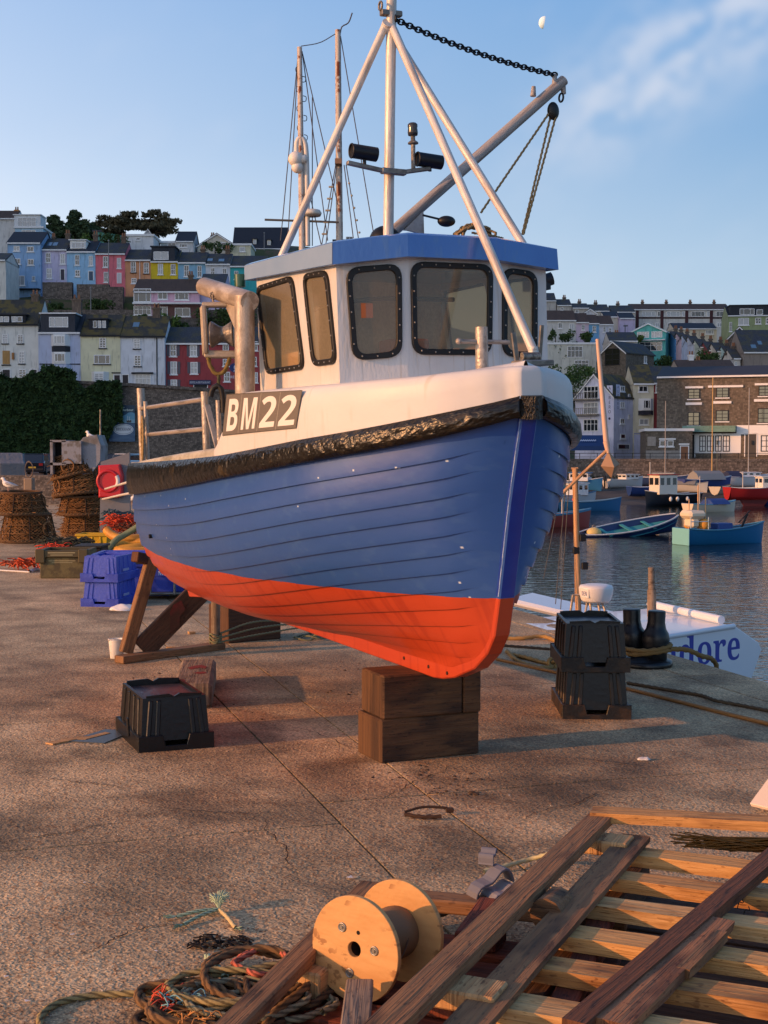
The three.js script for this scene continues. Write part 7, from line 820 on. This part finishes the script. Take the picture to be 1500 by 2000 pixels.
// ================= FOREGROUND: PALLETS, SPOOL, ROPE =================
const RS = V(-.40, 0, .917), SS = V(.917, 0, .40);      // pallet axes: along the rail, along the slats
{
  const A = G(1192, 1598, .28); A.y = 0;
  const at = (r, s, y) => A.clone().addScaledVector(RS, r).addScaledVector(SS, s).setY(y), o = thing('pallet', 'broken pale wooden pallet with open slats at lower right', 'pallet');
  const jr = rnd(77), woods = [wood(0xc79254, 0xe5b06c, 0x7c4e26, 301), wood(0xbb8448, 0xdca260, 0x6b4220, 311), wood(0xcf9f64, 0xeabc7e, 0x8a5e30, 321)];
  // ragged beam: box subdivided along its length with small random offsets
  const rough = (p, q, w, h, amp, off) => { let g = new THREE.BoxGeometry(p.distanceTo(q), h, w, 14, 1, 2); const a = g.attributes.position; for (let i = 0; i < a.count; i++) { const x = a.getX(i), y = a.getY(i), z = a.getZ(i); const n = (s) => (wn(x * 7 + off * 31 + Math.sign(z) * 9, Math.sign(y) * 5 + off * 13, s, 3) - .5) * amp * 2; a.setXYZ(i, x + n(5) * (Math.abs(x) > p.distanceTo(q) / 2 - .01 ? 1.2 : 0), y + n(6) * .55, z + n(7)); } g = g.toNonIndexed(); g.computeVertexNormals(); g = uvm(g, 1, 'x', off); return orient(g, p, q); };
  part(o, 'skid', rough(at(-.04, -.045, .263), at(2.15, -.06, .263), .085, .034, .004, .13), woodBrown);
  part(o, 'skid', rough(at(-.055, -.085, .272), at(-.25, 1.05, .285), .1, .036, .004, .61), woods[1]);
  part(o, 'stringer', rough(at(.02, .10, .226), at(2.1, .08, .226), .1, .02, .003, .33), woodBrown);
  for (const [r, h] of [[.13, 1], [.83, 0], [1.55, 1]]) part(o, 'spacer_block', h ? uvm(cbox(.12, .052, .17, .006), 1, 'x', r).applyMatrix4(new THREE.Matrix4().makeRotationY(Math.atan2(-RS.z, RS.x))).translate(...at(r, .02, .222).toArray()) : uvm(rod(at(r - .06, .03, .222), at(r + .08, .03, .222), .045, .05, 12), 1, 'x'), h ? woodPale : woodBrown);
  let r = .14; for (let k = 0; k < 8; k++) { const w = .098 + .014 * jr(), sk = (jr() - .5) * .03; part(o, 'slat', rough(at(r, .02 + .03 * jr(), .193), at(r + sk, 1.32, .193), w, .042, .0045, k * .37 + .1), woods[k % 3]); r += .262 + .03 * jr(); }
  part(o, 'under_beam', rough(at(0, .1, .077), at(2.1, .1, .077), .09, .15, .003, .2), woodDark); part(o, 'under_beam', rough(at(0, 1.2, .077), at(2.1, 1.2, .077), .09, .15, .003, .4), woodDark);
  for (let k = 0; k < 9; k++) part(o, 'bottom_board', beam(at(.05 + k * .22, .03, .012), at(.05 + k * .22, 1.3, .012), .2, .02, .003, 0, 1, k * .4), woodDark);
  const b = thing('timber_batten', 'long dark brown batten lying across the pallet slats', 'batten'); part(b, 'batten', rough(G(1545, 1652, .22).setY(.234), G(1120, 2020, .22).setY(.234), .062, .036, .002, .9), woodRust);
  const sp2 = thing('split_plank', 'split reddish brown plank lying on the pallet slats', 'plank'); part(sp2, 'plank', rough(G(1400, 1822, .2).setY(.231), G(1190, 2030, .2).setY(.231), .10, .028, .006, .25), wood(0x8d5f40, 0xa87850, 0x54331f, 331)); part(sp2, 'splinter', rough(G(1408, 1850, .2).setY(.235), G(1335, 1925, .2).setY(.233), .035, .026, .007, .66), woodBrown);
  // bundle of glinting line behind the far skid
  const w0 = at(-.0, .22, .2), strands = []; const rr = rnd(12); for (let k = 0; k < 60; k++) { const a = at(-.0 - .05 * rr(), .2 + .25 * rr(), .2 + .05 * rr()), e = at(-.1 - .05 * rr(), .7 + .25 * rr(), .2 + .05 * rr()), m2 = a.clone().lerp(e, .5).setY(.2 + .055 * rr()); strands.push(tube([a, m2, e], .0022, 4, .06)); } single('line_bundle', M(strands), mat(0x5a4720, .2, { metalness: .6 }), 'bundle of glinting brown line under the far pallet board', 'line');
  const bits = []; for (const [px, py] of [[1480, 1728], [1440, 1775], [1452, 1790], [1178, 1935], [1345, 1890], [1325, 1885]]) { const p = G(px, py, .195); bits.push(tube([p, p.clone().add(V(.006, .02, .0)), p.clone().add(V(.016, .022, .01)), p.clone().add(V(.012, .035, .012))], .0017, 5, .006)); } stuff(o, 'bent_nails', M(bits), mat(0x2a2019, .7));
}
{
  // second, stained pallet under the spool
  const R2 = V(-.30, 0, .954), S2 = V(.954, 0, .30), A = V(-.047, 0, -4.38); const at = (r, s, y) => A.clone().addScaledVector(R2, r).addScaledVector(S2, s).setY(y), o = thing('pallet', 'dark red-stained pallet lying under the cable spool', 'pallet');
  const bm = (p, q, w, h, m, off, n) => part(o, n, beam(p, q, w, h, .006, 0, 1, off), m);
  bm(at(-.02, 0, .148), at(1.35, .0, .148), .075, .042, woodBrown, .2, 'skid'); bm(at(.0, -.06, .125), at(-.02, .85, .125), .09, .045, woodBrown, .5, 'skid'); bm(at(.0, .78, .148), at(1.3, .78, .148), .075, .042, woodRed, .5, 'skid');
  for (const r of [.1, .62, 1.15]) for (const s of [.03, .42, .75]) part(o, 'spacer_block', uvm(cbox(.12, .085, .1, .006), 1, 'x', r + s).applyMatrix4(new THREE.Matrix4().makeRotationY(Math.atan2(-RS.z, RS.x))).translate(...at(r, s, .083).toArray()), s < .1 ? woodPale : woodRed);
  for (let k = 0; k < 6; k++) bm(at(.1 + k * .2, -.02, .022), at(.1 + k * .2, .84, .022), .15, .028, woodRed, k * .3, 'slat');
  bm(at(.02, .42, .148), at(.35, .42, .148), .08, .04, woodRed, .7, 'skid');
  const pl = thing('plank', 'short grey plank end standing proud in front of the spool', 'plank'); part(pl, 'plank', beam(G(703, 1925, .13).setY(.135), G(692, 2040, .13).setY(.15), .075, .03, .004, 0, 1, .8), woodGrey);
}
{
  // cable spool
  const c = G(698, 1852, .195), o = thing('cable_spool', 'small plywood cable spool wound with thin brown line', 'spool'); o.position.copy(c); o.rotation.y = -.60; o.rotation.order = 'YXZ'; o.rotation.x = -.06; o.position.y = .195;
  const ply = (() => { const t = tex(512, 512, (u, v) => { const x = u - .5, y = v - .5; let c2 = mix3([.79, .58, .34], [.86, .66, .42], fbm(u, v, 5, 30, 4, 401)); const s = sst(.6, .7, fbm(u, v, 12, 16, 4, 402)) * .5 * sst(.35, .6, fbm(u, v, 3, 3, 3, 403)); return mix3(c2, [.45, .27, .14], s); }); return mat(0xffffff, .7, { map: t, bumpMap: grain, bumpScale: .0012 }); })();
  const fl = (z, n) => { const s = new THREE.Shape(); s.absarc(0, 0, .148, 0, Math.PI*2, false); const h = new THREE.Path(); h.absarc(0, 0, .0235, 0, Math.PI*2, true); s.holes.push(h); const g = ext(s, .014, { curveSegments: 40, bevelEnabled: true, bevelSize: .0015, bevelThickness: .0015, bevelSegments: 1 }); g.translate(0, 0, z); const p = g.attributes.position, u = g.attributes.uv; for (let i = 0; i < p.count; i++) u.setXY(i, p.getX(i) * 3 + .5, p.getY(i) * 3 + .5); return part(o, n, g, ply); };
  const ff = fl(0, 'flange'); fl(-.225, 'flange');
  for (const a of [2.25, .15, -1.75]) { const x = Math.cos(a) * .07, y = Math.sin(a) * .07; part(ff, 'bolt', M([P3(new THREE.TorusGeometry(.0115, .0028, 8, 18)).translate(x, y, .0165), rod(V(x, y, .012), V(x, y, .0175), .0105, .009, 14), rod(V(x, y, .017), V(x, y, .021), .005, .004, 6)]), mat(0x9a958c, .35, { metalness: .7 })); }
  part(ff, 'small_hole', rod(V(.012, .05, .0125), V(.012, .05, .0162), .006, .006, 12), mat(0x120c08, .9));
  part(o, 'core', (() => { const g = P3(new THREE.CylinderGeometry(.0235, .0235, .225, 24, 1, true)); g.rotateX(Math.PI / 2); g.translate(0, 0, -.1); return g; })(), mat(0x2a1a10, .9, { side: THREE.DoubleSide }));
  { const pts = [], n = 30, R = .072; const prof = [[.024, -.212]]; for (let k = 0; k <= 60; k++) { const z = mix(-.21, -.001, k / 60); prof.push([R + .0022 * Math.abs(Math.sin(k / 60 * n * Math.PI)) + .003 * Math.sin(k * .2), z]); } prof.push([.024, 0]); const g = lathe(prof, 32); g.rotateX(Math.PI / 2); part(o, 'winding', g, mat(0x8b6a48, .6)); }
  part(o, 'loose_end', tube([V(.07, .01, -.16), V(.078, -.03, -.12), V(.06, -.09, .0), V(-.01, -.112, .018), V(-.012, -.125, .02)], .0022, 5, .01), mat(0x5f452c, .7));
}
// grey moulded plastic piece wedged beside the pallet
{
  const c = G(962, 1800, .04), o = thing('plastic_guard', 'bent grey plastic guard wedged between spool and pale pallet', 'plastic part'); o.position.copy(c); o.position.y = .03; const gm = mat(0x6f6e75, .5, { bumpMap: blotch, bumpScale: .004 }), arc = (r, t, a0, a1, w, sx = 1) => { const p = []; for (let k = 0; k <= 16; k++) { const a = mix(a0, a1, k / 16), q = r * (1 + .12 * Math.sin(k * .7)); p.push([Math.cos(a) * q * sx, Math.sin(a) * q]); } for (let k = 16; k >= 0; k--) { const a = mix(a0, a1, k / 16), q = r * (1 + .12 * Math.sin(k * .7)) - t; p.push([Math.cos(a) * q * sx, Math.sin(a) * q]); } return ext(poly(p), w, { bevelEnabled: true, bevelSize: .0015, bevelThickness: .0015, bevelSegments: 1 }); };
  part(o, 'shell', arc(.15, .006, .9, 3.3, .06, .62).rotateY(.5).translate(-.01, .04, 0), gm); part(o, 'shell', arc(.11, .005, .7, 3.2, .08, .62).rotateY(.5).translate(.01, .04, .01), mat(0x8c8a90, .5)); part(o, 'shell', arc(.075, .005, .6, 3.1, .09, .6).rotateY(.5).translate(.02, .04, .015), gm); part(o, 'flap', arc(.07, .004, 1.2, 2.6, .05, .6).rotateY(1.2).translate(-.035, .17, -.04), gm); part(o, 'liner', P3(new THREE.SphereGeometry(.04, 12, 8)).scale(1, .8, .6).translate(.015, .06, .06), mat(0xd4d2d6, .6));
}
{ // pale block cut by the right edge of the frame
  const c = G(1500, 1590, .02), o = thing('board', 'pale board leaning at the right edge beyond the pallet', 'board'); part(o, 'board', beam(V(c.x + .03, .0, c.z + .06), V(c.x + .16, .11, c.z - .05), .3, .02, .003, 0, 1, .1).translate(0.02, .03, -.06), mat(0xe3d2c0, .7));
}
// ropes
{
  const gp = (px, py, h = .012) => { const q = G(px, py, h); return q; };
  const grooveShadeT = tex(64, 64, (u, v) => { const q = .5 + .5 * Math.cos(6.2832 * (3 * v - u)), n = fbm(u, v, 6, 16, 3, 420), k = .62 + .4 * sst(.05, .6, q) + .25 * (n - .5); return [k, k * .98, k * .94]; }), lay = (c) => mat(c, .95, { map: grooveShadeT }), olive = lay(0xa08f62), brown = lay(0x7d5e3c), grey = lay(0x8f8a70), dark = lay(0x54402a), pink = lay(0xc86a54), mint = lay(0xadc4a8);  // twist map: grooves between the strands painted darker in place of shade
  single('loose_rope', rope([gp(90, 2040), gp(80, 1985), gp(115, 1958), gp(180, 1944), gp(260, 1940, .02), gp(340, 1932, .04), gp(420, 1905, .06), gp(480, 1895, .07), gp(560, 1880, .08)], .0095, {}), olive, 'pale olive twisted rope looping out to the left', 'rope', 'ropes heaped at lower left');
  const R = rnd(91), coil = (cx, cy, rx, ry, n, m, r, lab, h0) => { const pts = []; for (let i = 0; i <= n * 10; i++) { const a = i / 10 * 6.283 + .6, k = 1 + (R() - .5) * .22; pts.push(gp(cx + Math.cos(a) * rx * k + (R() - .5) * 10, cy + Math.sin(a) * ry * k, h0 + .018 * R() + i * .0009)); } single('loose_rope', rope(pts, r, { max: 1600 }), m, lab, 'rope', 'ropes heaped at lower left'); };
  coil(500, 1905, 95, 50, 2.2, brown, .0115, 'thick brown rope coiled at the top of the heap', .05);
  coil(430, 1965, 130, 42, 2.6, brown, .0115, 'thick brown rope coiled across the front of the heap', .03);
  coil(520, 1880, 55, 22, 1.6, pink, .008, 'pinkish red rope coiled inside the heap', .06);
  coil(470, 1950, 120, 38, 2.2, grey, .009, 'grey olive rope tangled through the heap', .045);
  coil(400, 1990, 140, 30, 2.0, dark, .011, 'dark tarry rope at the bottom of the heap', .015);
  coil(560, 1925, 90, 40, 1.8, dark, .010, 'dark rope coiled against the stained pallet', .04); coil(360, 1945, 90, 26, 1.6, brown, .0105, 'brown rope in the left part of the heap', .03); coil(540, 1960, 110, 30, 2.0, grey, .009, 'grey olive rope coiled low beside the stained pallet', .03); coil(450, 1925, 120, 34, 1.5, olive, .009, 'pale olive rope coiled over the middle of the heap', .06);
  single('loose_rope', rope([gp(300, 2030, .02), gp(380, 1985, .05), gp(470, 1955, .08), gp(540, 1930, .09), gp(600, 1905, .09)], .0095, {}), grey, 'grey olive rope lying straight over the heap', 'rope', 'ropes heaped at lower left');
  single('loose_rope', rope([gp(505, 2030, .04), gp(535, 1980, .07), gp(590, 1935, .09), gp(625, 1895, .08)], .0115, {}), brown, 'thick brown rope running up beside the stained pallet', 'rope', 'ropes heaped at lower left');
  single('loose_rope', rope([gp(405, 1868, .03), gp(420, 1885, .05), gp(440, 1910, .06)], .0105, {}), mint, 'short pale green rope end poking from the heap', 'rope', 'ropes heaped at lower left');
  // tufts of bright twine
  const tw = (px, py, n, m, name, lab) => { const g = []; for (let i = 0; i < n; i++) { const a = gp(px + (R() - .5) * 60, py + (R() - .5) * 26, .05 + .03 * R()), b = a.clone().add(V((R() - .5) * .08, .02 * R(), (R() - .5) * .08)), c = b.clone().add(V((R() - .5) * .06, -.03 * R(), (R() - .5) * .06)); g.push(tube([a, b, c], .0022, 4, .012)); } single(name, M(g), m, lab, 'twine', 'scraps of twine in the rope heap'); };
  tw(325, 1950, 26, mat(0xd0563a, .9), 'twine_tuft', 'orange red twine tuft on the rope heap'); tw(345, 1955, 14, mat(0x6f9fa6, .9), 'twine_tuft', 'pale blue twine tuft on the rope heap'); tw(480, 1975, 12, mat(0x2f6fb0, .9), 'twine_tuft', 'bright blue twine tuft low in the rope heap'); tw(385, 1990, 26, mat(0xc58a4c, .9), 'twine_tuft', 'tan orange twine tuft at the front of the rope heap');
  // frayed piece
  const f = thing('frayed_rope', 'frayed pale green rope offcut lying alone on the concrete', 'rope'), k = gp(427, 1776, .015);
  const arms = [[gp(345, 1790), .006], [gp(358, 1806), .006], [gp(460, 1812), .007]]; arms.forEach(([e, r], i) => { part(f, 'strand', rope([k, k.clone().lerp(e, .5).add(V(0, .006, 0)), e], r, {}), i === 2 ? mat(0xc9b483, .9) : mint); const t = []; for (let q = 0; q < 16; q++) { const dir = e.clone().sub(k).normalize().multiplyScalar(.035).add(V((R() - .5) * .03, .012 * R(), (R() - .5) * .03)); t.push(tube([e, e.clone().addScaledVector(dir, .5), e.clone().add(dir)], .0016, 4, .01)); } stuff(f, 'frayed_end', M(t), mint); });
  const t = []; for (let q = 0; q < 70; q++) { const a = R() * 6.283, e = k.clone().add(V(Math.cos(a) * .035, .02 + .03 * R(), Math.sin(a) * .035 - .03)); t.push(tube([k, k.clone().lerp(e, .6).add(V(0, .012, 0)), e], .0017, 4, .012)); } stuff(f, 'frayed_end', M(t), mat(0xb9c7a4, .9));
  single('short_rope', rope([gp(945, 1702, .012), gp(985, 1692, .02), gp(1040, 1677, .03), gp(1095, 1662, .1)], .0085, {}), mat(0xb6ad84, .9), 'short pale yellow rope leading to the pallet corner', 'rope');
  single('short_rope', M([rope([gp(845, 1752, .06), gp(890, 1750, .05), gp(935, 1748, .06)], .008, {}), rope([gp(850, 1790, .05), gp(890, 1778, .06), gp(930, 1776, .05)], .008, {})]), mat(0x6a5a42, .95), 'dull rope lengths lying behind the spool', 'rope');
  // seaweed scrap near the heap
  const sw = []; for (let q = 0; q < 60; q++) { const c = gp(380 + R() * 110, 1838 + (R() - .5) * 26 + 8, .006); sw.push(tube([c, c.clone().add(V((R() - .5) * .06, .012, (R() - .5) * .03)), c.clone().add(V((R() - .5) * .1, .004, (R() - .5) * .05))], .003, 4, .02)); } stuff(scene, 'seaweed', M(sw), mat(0x1d150d, .8));
}

renderer.render(scene, camera);
